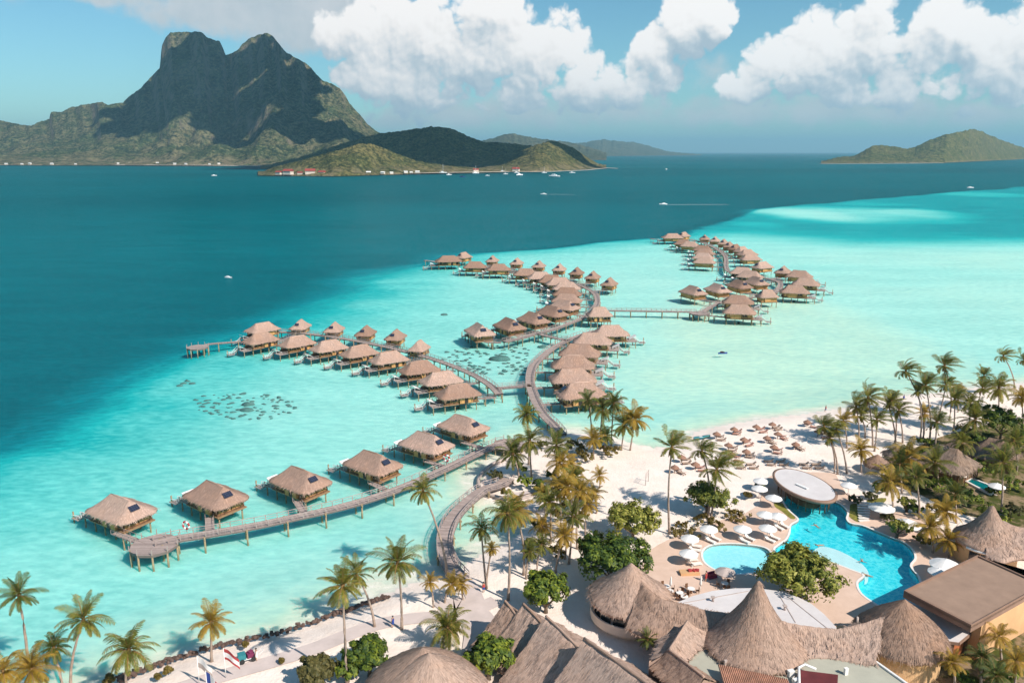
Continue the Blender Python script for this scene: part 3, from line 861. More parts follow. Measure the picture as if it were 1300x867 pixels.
BS, BZ = .83, .86
def closest_on(line, p):
    best = None
    for a, b in zip(line, line[1:]):
        a2, b2, p2 = a.to_2d(), b.to_2d(), p.to_2d()
        d = b2 - a2
        tt = min(max((p2 - a2).dot(d) / max(d.length_squared, 1e-6), 0), 1)
        q = a2 + d * tt
        dist = (q - p2).length
        if best is None or dist < best[0]: best = (dist, q)
    return best

def bungalow(px, py, head, label, group, line=None, entry=(-5.6, 0.0), panel=True, deck=True, scale=1.0, flip=False, detail=2, awning=True, loc=None):
    v = VARIANTS[rng.randrange(3)]
    c = P(px, py, 3.9) if loc is None else Vector(loc)
    o = thing('overwater_bungalow', label, 'bungalow', (c.x, c.y, -1.15), R(head + rng.uniform(-2, 2)), group)
    o.scale = (BS, BS, BZ)
    s = (scale, -scale if flip else scale, 1.0)
    names = ['roof', 'wall', 'platform']
    if detail >= 1: names += ['window', 'timber_frame']
    if detail >= 2: names += ['ridge_cap']
    if deck:
        names += ['sun_deck', 'railing', 'railing_b', 'stair_rail', 'stair_rail_b'] if detail >= 2 else ['sun_deck', 'railing', 'stair_rail'] if detail == 1 else ['sun_deck']
        if awning: names += ['awning']
    if panel: names += ['solar_panel']
    for n in names:
        child(n.replace('_b', '') if n.endswith('_b') else n, v[n], o, (0, 0, 0), (0, 0, 0), s)
    for (x, y, z, wx, wz, rot) in (WINDOWS if detail >= 2 else WINDOWS[:7] if detail == 1 else []):
        child('door' if wz == 1.9 and wx < 2 else 'window', v['window'], o, (x * s[0], y * s[1], z), (0, 0, rot), (wx * scale, 1, wz))
    for i, (x, y) in enumerate(STILTS):
        if not deck and x > 7: continue
        if detail == 0 and i in (2, 3, 4, 5, 10): continue
        if detail == 1 and i in (2, 5): continue
        child('stilt', v['stilt'], o, (x * s[0], y * s[1], 0))
    if line is not None:
        m = Matrix.Rotation(o.rotation_euler.z, 3, 'Z')
        e = Vector((entry[0] * s[0], entry[1] * s[1], 0)); we = m @ (e * BS) + Vector((c.x, c.y, 0))
        dist, q = closest_on(line, we)
        if 1.2 < dist < 30:
            d = (q - we.to_2d()).normalized()
            q = q - d * 1.1
            a = m.inverted() @ (we - Vector((c.x, c.y, 0))) / BS; b = m.inverted() @ (Vector((q.x, q.y, 0)) - Vector((c.x, c.y, 0))) / BS
            g = MB(); dirv = (b - a).normalized(); nrm = Vector((-dirv.y, dirv.x, 0)); L = (b - a).length
            hw = .85
            g.face([a - nrm * hw + Vector((0, 0, 2.2)), a + nrm * hw + Vector((0, 0, 2.2)), b + nrm * hw + Vector((0, 0, 2.12)), b - nrm * hw + Vector((0, 0, 2.12))][::-1], [(0, L), (2 * hw, L), (2 * hw, 0), (0, 0)])
            g.bar(a + nrm * .7 + Vector((0, 0, 2.06)), b + nrm * .7 + Vector((0, 0, 1.98)), .14, .20); g.bar(a - nrm * .7 + Vector((0, 0, 2.06)), b - nrm * .7 + Vector((0, 0, 1.98)), .14, .20)
            ent = (b - a) / L
            if detail >= 1:
                for sgn in (-1, 1):
                    g.bar(a + nrm * hw * sgn + Vector((0, 0, 3.05)), b + nrm * hw * sgn + Vector((0, 0, 3.0)), .08, .08)
                    k = max(2, int(L / 1.8))
                    for i in range(k + 1):
                        q2 = a + (b - a) * i / k + nrm * hw * sgn
                        g.box((q2.x, q2.y, 2.6), (.09, .09, .9))
            g.obj('gangway', M_deck, o)
            if L > 5:
                for fr in ([.5] if L < 11 else [.33, .7]):
                    q2 = a + (b - a) * fr
                    for sgn in (-1, 1): child('stilt', v['stilt'], o, (q2.x + nrm.x * .7 * sgn, q2.y + nrm.y * .7 * sgn, -.2))
    return o

# ------------------------------------------------------------------ boardwalks
def smooth_line(pts, n=6):
    out = []
    k = len(pts)
    for i in range(k - 1):
        p0, p1, p2, p3 = pts[max(i - 1, 0)], pts[i], pts[i + 1], pts[min(i + 2, k - 1)]
        for j in range(n):
            u = j / n
            out.append(0.5 * ((2 * p1) + (p2 - p0) * u + (2 * p0 - 5 * p1 + 4 * p2 - p3) * u * u + (3 * p1 - p0 - 3 * p2 + p3) * u ** 3))
    out.append(pts[-1]); return out
def boardwalk(pxs, label, width=2.3, z=1.4, rails=True, pile_gap=6.5, end_disc=None, group='timber boardwalks on piles', z_end=None, zs=None, rail_gap=2.0, solid_rail=False):
    raw = [P(a, b, z) for a, b in pxs]
    line = smooth_line(raw, 6)
    N = len(line)
    if z_end is not None:
        for i, p in enumerate(line):
            f = max(0.0, (i / (N - 1) - .75) / .25); p.z = z + (z_end - z) * f
    base = raw[0].copy(); base.z = 0
    o = thing('boardwalk', label, 'boardwalk', base, 0, group)
    loc = [p - base for p in line]
    nr = []
    for i in range(N):
        d = (loc[min(i + 1, N - 1)] - loc[max(i - 1, 0)]); d.z = 0; d.normalize(); nr.append(Vector((-d.y, d.x, 0)))
    hw = width / 2
    mb = MB(); L = 0
    for i in range(N - 1):
        l2 = L + (loc[i + 1] - loc[i]).length
        A0, A1, B0, B1 = loc[i] + nr[i] * hw, loc[i] - nr[i] * hw, loc[i + 1] + nr[i + 1] * hw, loc[i + 1] - nr[i + 1] * hw
        mb.face([A1, B1, B0, A0], [(0, L), (0, l2), (width, l2), (width, L)])
        dz = Vector((0, 0, -.28))
        mb.face([A0, B0, B0 + dz, A0 + dz]); mb.face([B1, A1, A1 + dz, B1 + dz]); mb.face([A0 + dz, B0 + dz, B1 + dz, A1 + dz])
        L = l2
    mb.obj('deck', M_deck, o)
    # even stations
    cum = [0.0]
    for i in range(N - 1): cum.append(cum[-1] + (loc[i + 1] - loc[i]).length)
    def station(s):
        s = min(max(s, 0), cum[-1])
        for i in range(N - 1):
            if cum[i + 1] >= s:
                u = (s - cum[i]) / max(cum[i + 1] - cum[i], 1e-6)
                return loc[i].lerp(loc[i + 1], u), nr[i].lerp(nr[i + 1], u).normalized()
        return loc[-1], nr[-1]
    if rails:
        for sgn in (1, -1):
            rb = MB()
            k = max(2, int(cum[-1] / rail_gap))
            prev = None
            for i in range(k + 1):
                p, n_ = station(cum[-1] * i / k)
                q = p + n_ * (hw - .06) * sgn
                rb.box((q.x, q.y, q.z + .45), (.11, .11, .95))
                if prev is not None:
                    rb.bar(prev + Vector((0, 0, .95)), q + Vector((0, 0, .95)), .12, .08)
                    rb.bar(prev + Vector((0, 0, .50)), q + Vector((0, 0, .50)), .07, .05)
                    if solid_rail: rb.bar(prev + Vector((0, 0, .25)), q + Vector((0, 0, .25)), .05, .05)
                prev = q
            rb.obj('railing', M_rail, o)
    if base.y > 330: pile_gap = 9.0
    k = max(1, int(cum[-1] / pile_gap))
    k = min(k, 45)
    pile = MB(); pile.tube([(0, 0, -3.0), (0, 0, z + .15)], [.19, .16], 7)
    pd = pile.data('pile', M_pile)
    cbm = MB(); cbm.box((0, 0, 0), (.24, width + .6, .24)); cbd = cbm.data('crossbeam', M_pile)
    for i in range(k + 1):
        p, n_ = station(cum[-1] * (i + .15) / (k + .3))
        for sgn in (-1, 1):
            q = p + n_ * (hw + .02) * sgn
            child('pile', pd, o, (q.x, q.y, p.z - z - .1))
        child('crossbeam', cbd, o, (p.x, p.y, p.z - .42), (0, 0, math.atan2(n_.y, n_.x) - math.pi / 2))
    if end_disc:
        for (px, py, rad) in end_disc:
            c = P(px, py, z) - base
            db = MB(); n = 10
            top = [c + Vector((rad * math.cos(2 * math.pi * i / n), rad * math.sin(2 * math.pi * i / n), .012)) for i in range(n)]
            db.face(top, [(p.x, p.y) for p in top])
            for i in range(n):
                a, b2 = top[i], top[(i + 1) % n]
                db.face([a, a - Vector((0, 0, .45)), b2 - Vector((0, 0, .45)), b2])
            db.obj('round_deck', M_deck, o)
            rpm = MB(); rpm.box((0, 0, .45), (.12, .12, .95)); rpd = rpm.data('rail_post', M_rail)
            for i in range(n):
                a, b2 = top[i], top[(i + 1) % n]
                child('rail_post', rpd, o, (a.x, a.y, a.z))
                child('pile', pd, o, (a.x * .96 + c.x * .04, a.y * .96 + c.y * .04, -.12))
    return o, line

near_pier, LA = boardwalk([(196, 690), (226, 683), (258, 678), (288, 673), (330, 665.5), (372, 656.5), (420, 646), (465, 634), (511, 618), (560, 597), (608, 574), (630, 564.5), (643, 561)],
                          'straight grey plank boardwalk serving the six near bungalows, ending in an octagonal deck', 2.5, end_disc=[(196, 691, 3.9), (646, 564, 3.8)])
beach_pier, LB = boardwalk([(645, 607), (636, 614.5), (615, 621), (597, 634), (579, 652), (568.5, 671), (564.5, 690), (567, 706), (574, 720), (586, 733)],
                           'curved plank boardwalk from the palm islet down to the sandy beach path', 2.7, z=1.4, z_end=1.15, rail_gap=1.6)
mid_pier, LC = boardwalk([(713, 551), (703, 539), (691, 527), (682, 513), (676.5, 500), (673, 488), (673.5, 476), (678, 464), (687, 454), (703, 441), (722, 431), (738, 425), (756, 420)],
                         'long curved boardwalk running out from the palm islet past the middle bungalow row', 2.5)
link_pier, LX = boardwalk([(674, 489), (655, 490.5), (630, 492.5)], 'short level boardwalk link between the curved walk and the oyster lagoon row', 2.2)
row_pier, LD = boardwalk([(634, 500), (624, 490), (610, 480.5), (597, 473.5), (578, 465.5), (562, 459.5), (538, 452), (505, 443.5), (465, 435), (425, 428), (385, 423), (352, 421)],
                         'dark boardwalk curving behind the front row of large bungalows by the coral ring', 2.2)
float_pier, LF0 = boardwalk([(306, 433), (290, 434.5), (266, 436.5), (252, 440)], 'low boardwalk reaching out over blue water to a small swimming raft', 1.6, z=1.2, rails=False, pile_gap=6, end_disc=[(251, 440.5, 3.6)])
loop_pier, LE = boardwalk([(640, 433.5), (659, 429.5), (679, 424), (702, 418), (730, 407.5), (746, 400), (756, 391), (758.5, 382), (755, 373), (745, 366), (732, 360.5), (716, 356), (698, 351.5), (672, 346.5), (645, 343), (612, 339)],
                          'looping boardwalk round the crowded thatched row in the middle of the lagoon', 2.3)
join_pier, LJ = boardwalk([(684, 423.5), (702, 428), (722, 432.5)], 'short boardwalk link joining the loop to the middle bungalow row', 2.2)
far_link, LL = boardwalk([(758, 394), (800, 394.5), (845, 395.3), (884, 396)], 'long straight footbridge crossing open lagoon to the farther bungalow cluster', 2.2, end_disc=[(888, 397.5, 4.2)])
far_pier, LG = boardwalk([(890, 398), (903, 389), (925, 381), (955, 377.5), (978, 374), (989, 367), (990, 359), (979, 354.5), (964, 352), (945, 349), (926, 345), (921.5, 338), (922, 331), (919.5, 324), (912.5, 318), (902, 312), (888, 307), (876, 304.5)],
                         'winding boardwalk through the farthest thatched bungalow cluster near the drop off', 2.3)
raft_pier, LR = boardwalk([(557, 333.5), (548, 331.5), (539, 330.5)], 'tiny swimming raft boardwalk beside the double roofed pavilion over deep blue water', 2.2, z=1.2, rails=False)
raft_pier2, LR2 = boardwalk([(846, 304.5), (835, 304), (826, 303)], 'tiny swimming raft boardwalk off the outermost pavilion of the far cluster', 2.2, z=1.2, rails=False)

GA = 'thatched overwater bungalows along the near pier'
for k, (px, py, hd) in enumerate([(153, 640, 148), (273, 622.5, 144), (381, 603.5, 144), (473, 582.5, 143), (541, 557.5, 142), (588, 535.5, 140)]):
    lab = ['bungalow with narrow dark roof panel beside the octagonal end deck of the near boardwalk',
           'thatched bungalow with square solar panel, second from the octagonal deck on the near boardwalk',
           'thatched bungalow with square solar panel, third from the octagonal deck on the near boardwalk',
           'thatched bungalow, fourth from the octagonal deck, close to the red lifebuoy on the walkway',
           'thatched bungalow, fifth from the octagonal deck on the near boardwalk',
           'thatched bungalow at the islet end of the near boardwalk, next to the front row'][k]
    bungalow(px, py, hd, lab, GA, LA, entry=(-3.6, 4.2), awning=k > 0)
GD = 'large bungalows of the front row by the coral ring'
rowD = [(581, 494.5, 206), (560, 478, 206), (532, 464.5, 208), (493.5, 452, 212), (456, 444, 218), (417.5, 437.5, 222), (377, 432, 226), (331, 428, 228)]
for k, (px, py, hd) in enumerate(rowD):
    bungalow(px, py, hd, 'large thatched bungalow with white-railed swim deck, %s in the front row from the boardwalk link' % ORD[k], GD, LD, panel=False, flip=True)
bungalow(333, 414.5, 228, 'large thatched bungalow with dark roof panel behind the row end by the swimming raft', GD, LD, detail=1, flip=True)
GU = 'end-on bungalows behind the front row'
for k, (px, py, hd, pn) in enumerate([(381, 411, 88, True), (424, 414.5, 86, True), (464, 419, 84, True), (502, 424, 82, True)]):
    bungalow(px, py, hd, 'pointed thatched bungalow with roof panel, %s behind the front row from the swimming raft' % ORD[k], GU, LD, panel=pn, detail=1, deck=False, scale=.80)
bungalow(532, 438, 75, 'small panel-less thatched hut standing alone behind the front row', GU, LD, panel=False, deck=False, scale=.72)
BS, BZ = .92, 1.0
GE = 'bungalows of the crowded loop row'
rowE = [(609, 419.8, 112), (647, 412.8, 118), (677, 404.8, 124), (701, 396.6, 130), (716, 388.6, 140), (719.5, 380.2, 165), (720, 372, 172), (719, 364.5, 176), (710, 358.8, 178), (700, 355.5, 178), (686, 351.3, 180), (667.5, 347, 176), (633, 340.8, 180), (603, 337.8, 176)]
for k, (px, py, hd) in enumerate(rowE):
    bungalow(px, py, hd, 'thatched bungalow, %s along the outer side of the loop boardwalk from its free end' % ORD[k], GE, LE, panel=k < 5, detail=1, flip=k > 5)
bungalow(569.5, 330, 190, 'tall double-roofed thatched pavilion at the tip of the loop row by deep blue water', GE, None, panel=False, detail=1, scale=1.2)
bungalow(588.5, 325.5, 60, 'panelled thatched bungalow directly behind the tall double-roofed pavilion', GE, None, detail=1, deck=False, scale=.85)
GF = 'inner bungalows of the loop row'
for k, (px, py, hd) in enumerate([(625, 330, 80), (656, 333.2, 78), (684, 336.8, 78), (710, 340.8, 76), (732, 345.6, 74), (752.5, 350.8, 72), (773.5, 359.3, 68)]):
    bungalow(px, py, hd, 'small pointed bungalow, %s behind the loop boardwalk counting from the double-roofed pavilion' % ORD[k], GF, LE, detail=1, deck=False, scale=.80)
bungalow(761, 398, 5, 'small thatched hut where the footbridge to the far cluster leaves the loop', GF, LE, panel=False, deck=False, scale=.78)
GC = 'bungalows of the middle row with white decks'
for k, (px, py, hd) in enumerate([(775, 421.5, 2), (752, 431.5, -6), (736, 446.5, -10), (727.5, 461.5, -4), (727, 478.5, 6), (737.5, 497, 12)]):
    bungalow(px, py, hd, 'large thatched bungalow with white swim deck, %s in the middle row counting towards the palms' % ORD[k], GC, LC, panel=k == 5, detail=2 if k > 2 else 1)
GG = 'bungalows of the far cluster'
rowG = [(880, 370, 115, 1, 0), (911, 367, 112, 1, 0), (938.5, 362, 112, 1, 0), (960, 358, 110, 1, 0), (952, 350, 150, 1, 1), (942, 345.3, 160, 1, 1), (938.5, 394.4, -12, 1, 1), (937, 382, -16, 1, 1),
        (974, 374.8, 10, .72, 0), (1009, 369, -14, 1, 1), (1023, 359.5, -22, 1, 1), (1015, 349.5, -30, 1, 1), (994, 344, 60, .9, 0), (967.5, 338, 30, .95, 0)]
labG = ['westmost lone bungalow where the footbridge reaches the far cluster', 'second bungalow in the line starting at the footbridge end of the far cluster', 'third bungalow in the line starting at the footbridge end of the far cluster',
        'fourth bungalow in the line starting at the footbridge end of the far cluster', 'wide bungalow half hidden behind the footbridge line of the far cluster', 'wide bungalow with white deck behind the half hidden one in far cluster',
        'broad bungalow with white deck closest to shore in the far cluster', 'broad bungalow whose roof overlaps the one closest to shore in far cluster', 'small lone hut between two broad bungalows of the far cluster',
        'broad bungalow at the seaside corner of the far cluster, white deck towards the beach', 'second broad roof from the seaside corner of the far cluster', 'third broad roof from the seaside corner of the far cluster',
        'pointed bungalow inside the far cluster beside the boardwalk bend', 'squat bungalow where the two arms of the far cluster meet']
for (px, py, hd, sc_, dk), lb in zip(rowG, labG):
    bungalow(px, py, hd, lb, GG, LG, panel=not dk, detail=1 if dk else 0, deck=bool(dk), scale=sc_)
GH = 'bungalows on the outer arm of the far cluster'
for k, (px, py, hd) in enumerate([(894, 332, 160), (892.5, 326.5, 160), (894, 321, 158), (892, 316.5, 156), (876, 311.3, 158), (867.5, 308.8, 158)]):
    bungalow(px, py, hd, 'thatched bungalow, %s on the outer side of the far arm counting towards deep water' % ORD[k], GH, LG, panel=False, detail=0)
bungalow(853.5, 300.8, 185, 'tall thatched pavilion at the very tip of the far arm', GH, None, panel=False, detail=0, scale=1.2)
bungalow(868, 299, 50, 'bungalow with dark roof panels just behind the tip pavilion of the far arm', GH, None, detail=0, deck=False, scale=.85)
for k, (px, py, hd) in enumerate([(894.5, 302.5, 75), (907.5, 304.8, 70), (918.5, 308.2, 66), (925.5, 311.8, 60), (933.5, 315, 50), (942, 318, 40), (948.5, 322, 25), (952.5, 328, 8)]):
    bungalow(px, py, hd, 'small thatched bungalow, %s on the inner side of the far arm counting from deep water' % ORD[k], GH, LG, detail=0, deck=False, scale=.85 if k < 6 else 1.0, panel=k < 5)

# ================================================================== PALMS, TREES, SHRUBS
def leaf_material(name, cols, trans=.35, per_island=True, rough=.6, hue=.02, val=.25):
    m, t, out = material(name)
    g = t.node('ShaderNodeNewGeometry')
    oi = t.node('ShaderNodeObjectInfo')
    rnd = g.outputs['Random Per Island'] if per_island else None
    tc = t.node('ShaderNodeTexCoord')
    n = t.noise(tc.outputs['Object'], .55, 3.0, .6)
    f = t.math('ADD', t.math('MULTIPLY', rnd, .6), t.math('MULTIPLY', t.math('SUBTRACT', n, .5), 1.1)) if per_island else n
    f = t.math('ADD', f, t.math('MULTIPLY', t.math('SUBTRACT', oi.outputs['Random'], .5), .35), clamp=True)
    k = len(cols) - 1
    c = t.ramp(f, [(i / k, cc) for i, cc in enumerate(cols)])
    d = t.node('ShaderNodeBsdfPrincipled', in_Base_Color=c, in_Roughness=rough)
    d.inputs['Specular IOR Level'].default_value = .35
    tl = t.node('ShaderNodeBsdfTranslucent', in_Color=t.mix(.5, c, (0.30, 0.26, 0.04)))
    mx = t.node('ShaderNodeMixShader', in_0=trans, in_1=d.outputs[0], in_2=tl.outputs[0])
    t.l.new(mx.outputs[0], out.inputs[0])
    return m
M_frond = leaf_material('palm_frond', [(0.075, 0.105, 0.02), (0.17, 0.19, 0.03), (0.34, 0.285, 0.05), (0.56, 0.39, 0.08)], .45)
M_frond_gold = leaf_material('golden_frond', [(0.30, 0.21, 0.03), (0.52, 0.31, 0.045), (0.74, 0.42, 0.06)], .45)
M_frond_green = leaf_material('green_frond', [(0.05, 0.085, 0.018), (0.10, 0.13, 0.025), (0.18, 0.19, 0.035)], .32)
M_leafy = leaf_material('broad_leaf', [(0.035, 0.07, 0.012), (0.125, 0.175, 0.018), (0.31, 0.335, 0.03), (0.56, 0.51, 0.05)], .22)
M_plumeria = leaf_material('plumeria_leaf', [(0.07, 0.095, 0.014), (0.22, 0.235, 0.035), (0.42, 0.38, 0.07), (0.62, 0.54, 0.20)], .22)
M_olive = leaf_material('olive_leaf', [(0.05, 0.055, 0.016), (0.115, 0.10, 0.03), (0.21, 0.165, 0.05)], .2)
M_ochre = leaf_material('ochre_grass', [(0.12, 0.09, 0.02), (0.24, 0.17, 0.04), (0.34, 0.24, 0.06)], .25)
M_trunk = plain('palm_trunk', (0.36, 0.27, 0.215), .9, .3, 2.2, .4)
M_bark = plain('tree_bark', (0.20, 0.145, 0.10), .9, .3, 2.0, .4)
M_fibre = plain('crown_fibre', (0.24, 0.14, 0.05), .9, .3, 3.0)
M_coco = plain('coconut_husk', (0.28, 0.19, 0.05), .6, .25, 3.0)

def palm_crown(seed, nf=25, L=4.4, wind=(0, 0), droop=1.0, dead=2):
    r = random.Random(seed); mb = MB()
    wv = Vector((wind[0], wind[1], 0))
    for i in range(nf):
        u = (i + .5) / nf
        az = i * 2.39996 + r.uniform(-.25, .25)
        el = R(82 - 118 * u ** 1.05 + r.uniform(-9, 9))
        ln = L * (0.72 + .36 * math.sin(math.pi * min(1, u * 1.2 + .15))) * r.uniform(.86, 1.12)
        d = Vector((math.cos(az) * math.cos(el), math.sin(az) * math.cos(el), math.sin(el)))
        p = Vector((0, 0, 0)); seg = 9; pts = [p.copy()]; dirs = []
        for k in range(seg):
            f = (k + 1) / seg
            d = (d + Vector((0, 0, -1)) * (.055 + .19 * f) * droop + wv * (.10 + .26 * f)).normalized()
            p = p + d * (ln / seg); pts.append(p.copy()); dirs.append(d.copy())
        dirs.append(dirs[-1])
        # rachis
        for k in range(seg):
            a, b2 = pts[k], pts[k + 1]
            side = dirs[k].cross(Vector((0, 0, 1)))
            side = side.normalized() if side.length > .05 else Vector((1, 0, 0))
            w0, w1 = .085 * (1 - k / seg) + .02, .085 * (1 - (k + 1) / seg) + .02
            mb.face([a - side * w0, a + side * w0, b2 + side * w1, b2 - side * w1], mi=1)
        nl = 17
        tw = r.uniform(-.35, .35)
        for k in range(nl):
            f = .12 + .88 * (k + .5) / nl
            x = f * seg; j = min(int(x), seg - 1); fr = x - j
            q = pts[j].lerp(pts[j + 1], fr); dd = dirs[j]
            side = dd.cross(Vector((0, 0, 1)))
            side = side.normalized() if side.length > .05 else Vector((1, 0, 0))
            upv = side.cross(dd)
            ll = ln * .25 * (math.sin(math.pi * (f * .80 + .16)) ** .7) * r.uniform(.85, 1.15)
            for sgn in (-1, 1):
                s2 = (side * sgn * math.cos(tw) + upv * math.sin(tw) * sgn)
                ld = (s2 * .80 + dd * .62 + Vector((0, 0, -.30 * droop)) + wv * .25 + upv * .10).normalized()
                tip = q + ld * ll + Vector((0, 0, -.16 * ll * droop))
                mid = q + ld * ll * .5
                wd = dd * (.105 + .035 * r.random())
                mb.face([q - wd * .5, q + wd * .6, mid + wd * .75, mid - wd * .65])
                mb.face([mid - wd * .65, mid + wd * .75, tip])
    # short brown skirt and the fibrous heart
    for k in range(dead):
        az = r.uniform(0, 6.28); a = Vector((math.cos(az), math.sin(az), 0))
        for s2 in (-.3, 0, .3):
            side = Vector((-a.y, a.x, 0))
            mb.face([Vector((0, 0, -.1)), a * .45 + side * .25 + Vector((0, 0, -.9)), a * .5 + side * s2 + Vector((0, 0, -2.0))], mi=1)
    mb.tube([(0, 0, -.75), (0, 0, -.2), (0, 0, .35)], [.20, .33, .12], 7, 1)
    return mb
CROWNS = {}
for kind, mats in (('plain', M_frond), ('gold', M_frond_gold), ('green', M_frond_green)):
    CROWNS[kind] = [palm_crown(100 + k, 24 + k % 3 * 2, droop=.85 + .15 * k).data('fronds', [mats, M_fibre]) for k in range(4)]
    CROWNS[kind + '_wind'] = [palm_crown(200 + k, 23 + k, wind=((.62, .10), (.78, .05), (.50, .25))[k], droop=.8).data('fronds', [mats, M_fibre]) for k in range(3)]
coco = MB()
for k in range(6):
    a = k * 1.05; b_ = bmesh.new(); bmesh.ops.create_icosphere(b_, subdivisions=1, radius=.15)
    base = len(coco.v)
    for v in b_.verts: coco.v.append((v.co.x + .30 * math.cos(a), v.co.y + .30 * math.sin(a), v.co.z - .42 - .12 * (k % 2)))
    for f in b_.faces:
        coco.f.append(tuple(base + v.index for v in f.verts)); coco.uv.append([(0, 0)] * 3); coco.mi.append(0); coco.sm.append(True)
    b_.free()
COCO = coco.data('coconuts', M_coco)
PALM_N = [0]
def palm(base_px, crown_px, label, group='coconut palms', kind='plain', size=1.0, lean_y=0.0, zg=.85, bend=None, nuts=True, rz=None):
    b = P(base_px[0], base_px[1], zg)
    c = at_depth(crown_px[0], crown_px[1], b.y + lean_y)
    o = thing('palm_tree', label, 'palm', (b.x, b.y, zg - .15), 0, group)
    rel = c - Vector((b.x, b.y, zg - .15))
    hgt = rel.z
    k = PALM_N[0]; PALM_N[0] += 1
    r = random.Random(500 + k)
    bow = bend if bend is not None else r.uniform(-.05, .05) * hgt + rel.x * -.22
    pts, rad = [], []
    n = 11
    for i in range(n + 1):
        f = i / n
        pts.append(Vector((rel.x * f ** 1.25 + bow * math.sin(math.pi * f) * .6, rel.y * f + .3 * math.sin(math.pi * f) * r.uniform(-.2, .2), hgt * f)))
        rad.append((.27 if f == 0 else .20 - .085 * f + .05 * max(0, 1 - f * 7)) * (.8 + .2 * min(hgt / 9, 1.2)))
    mb = MB(); mb.tube(pts, rad, 8); mb.obj('trunk', M_trunk, o)
    var = CROWNS[kind]
    ang = (r.uniform(-.5, .5) if 'wind' in kind else r.uniform(0, 6.28)) if rz is None else rz
    s = size * (.74 if group == 'palms along the sea wall' else .80 if 'sand' in group or 'islet' in group else .84) * r.uniform(.90, 1.10)
    child('fronds', var[r.randrange(len(var))], o, tuple(rel), (r.uniform(-.08, .08) + (0), rel.x / max(hgt, 1) * .35, ang), (s, s, s * r.uniform(.92, 1.05)))
    if nuts and hgt > 5: child('coconuts', COCO, o, tuple(rel))
    return o

GP0 = 'palms along the sea wall'
for b_, c_, lb, kd, sz in [
    ((37, 856), (24, 756), 'tall slim palm standing against open water at the western end of the sea wall', 'plain', .88),
    ((90, 874), (106, 787), 'leaning palm with a thick brown crown and bright trunk over the shallows', 'plain', 1.12),
    ((80, 876), (68, 822), 'short-trunked palm whose crown tucks under the leaning palm', 'plain', .9),
    ((42, 900), (40, 850), 'low spreading palm with long ochre fronds in the corner by the water', 'gold', 1.05),
    ((-2, 905), (4, 852), 'palm cut off by the picture edge in the lower corner', 'gold', .9),
    ((163, 890), (163, 825), 'palm with heavy drooping green fronds at the start of the rock wall', 'plain', 1.18),
    ((268.5, 838), (267.5, 790), 'golden palm beside the rock wall casting its shadow on pale water', 'gold', .92),
    ((441, 868), (435, 744), 'very tall palm rising from behind the bright round bush', 'plain', 1.05),
    ((475.5, 796), (453, 729), 'palm leaning out to the lagoon, crossing the very tall palm', 'plain', .95),
    ((510, 799), (505, 714), 'big full-crowned palm on the sand beside the curved path', 'plain', 1.35),
    ]:
    palm(b_, c_, lb, GP0, kd, sz)
GP1 = 'palms on the sand by the beach boardwalk'
for b_, c_, lb, kd, sz in [
    ((550, 771), (546, 739), 'dwarf golden palm just off the foot of the beach boardwalk', 'gold', .55),
    ((565, 766), (574, 741), 'stubby orange palm leaning over the foot of the beach boardwalk', 'gold', .62),
    ((588, 762), (586, 743), 'small orange palm beside the boardwalk railing end', 'gold', .5),
    ((567, 828), (568, 797), 'bushy palm clump with feathery tan fronds above the low domed roof', 'plain', 1.0),
    ((568, 731), (537, 623), 'slender palm leaning far out over the curved beach boardwalk', 'plain', .95),
    ((617.7, 747), (611, 671), 'slim palm with a small tufted crown on the open sand inside the boardwalk curve', 'plain', .82),
    ((617, 742), (624, 697), 'thin young palm sharing its foot with the tufted slim palm', 'gold', .45),
    ((645, 762), (644, 652), 'tall straight palm in front of the inlet, dark trunk', 'plain', 1.0),
    ((664.5, 730), (655, 650), 'tall full palm leaning beside the straight dark-trunked palm', 'gold', 1.15),
    ((699, 690), (698, 638), 'palm with dark heart between the inlet and the sand clearing', 'plain', .95),
    ((726, 676), (721, 618), 'dense golden palm in the thick of the grove', 'gold', 1.1),
    ((733, 697), (736, 624), 'tall palm of the grove with a pale double trunk', 'gold', 1.0),
    ((744, 690), (745, 640), 'low golden palm at the open-sand edge of the grove', 'gold', .8),
    ((687, 694), (688, 668), 'squat palm with upright fronds amid sand shadows', 'gold', .72),
    ((682, 727), (687, 691), 'squat green-topped palm above the round shade tree', 'plain', .8),
    ((705, 727), (715, 680), 'thin-trunked palm with a drooping orange crown', 'gold', .7),
    ((717, 710), (719, 681), 'second thin trunk leaning into the drooping orange crown', 'gold', .6),
    ((761, 620), (761, 604), 'tiny star-shaped palm alone on bright sand', 'gold', .6),
    ((757, 652), (754, 627), 'small orange palm where the grove meets the bright sand', 'gold', .75),
    ]:
    palm(b_, c_, lb, GP1, kd, sz)
for b_, c_, lb, kd, sz in [
    ((712, 668), (709, 622), 'leaning golden palm crossing the inlet side of the grove', 'gold', .95),
    ((730, 660), (729, 606), 'upright palm at the back of the grove nearest the islet shrubs', 'plain', .95),
    ((722, 716), (727, 656), 'slender green palm rising behind the largest dark tree', 'plain', .9),
    ((694, 672), (690, 628), 'short leaning palm over the pale sand causeway', 'gold', .8),
    ((668, 735), (672, 700), 'dwarf palm in the shade below the tall full palm', 'plain', .6)]:
    palm(b_, c_, lb, GP1, kd, sz)
GP2 = 'palms on the islet where the boardwalks meet'
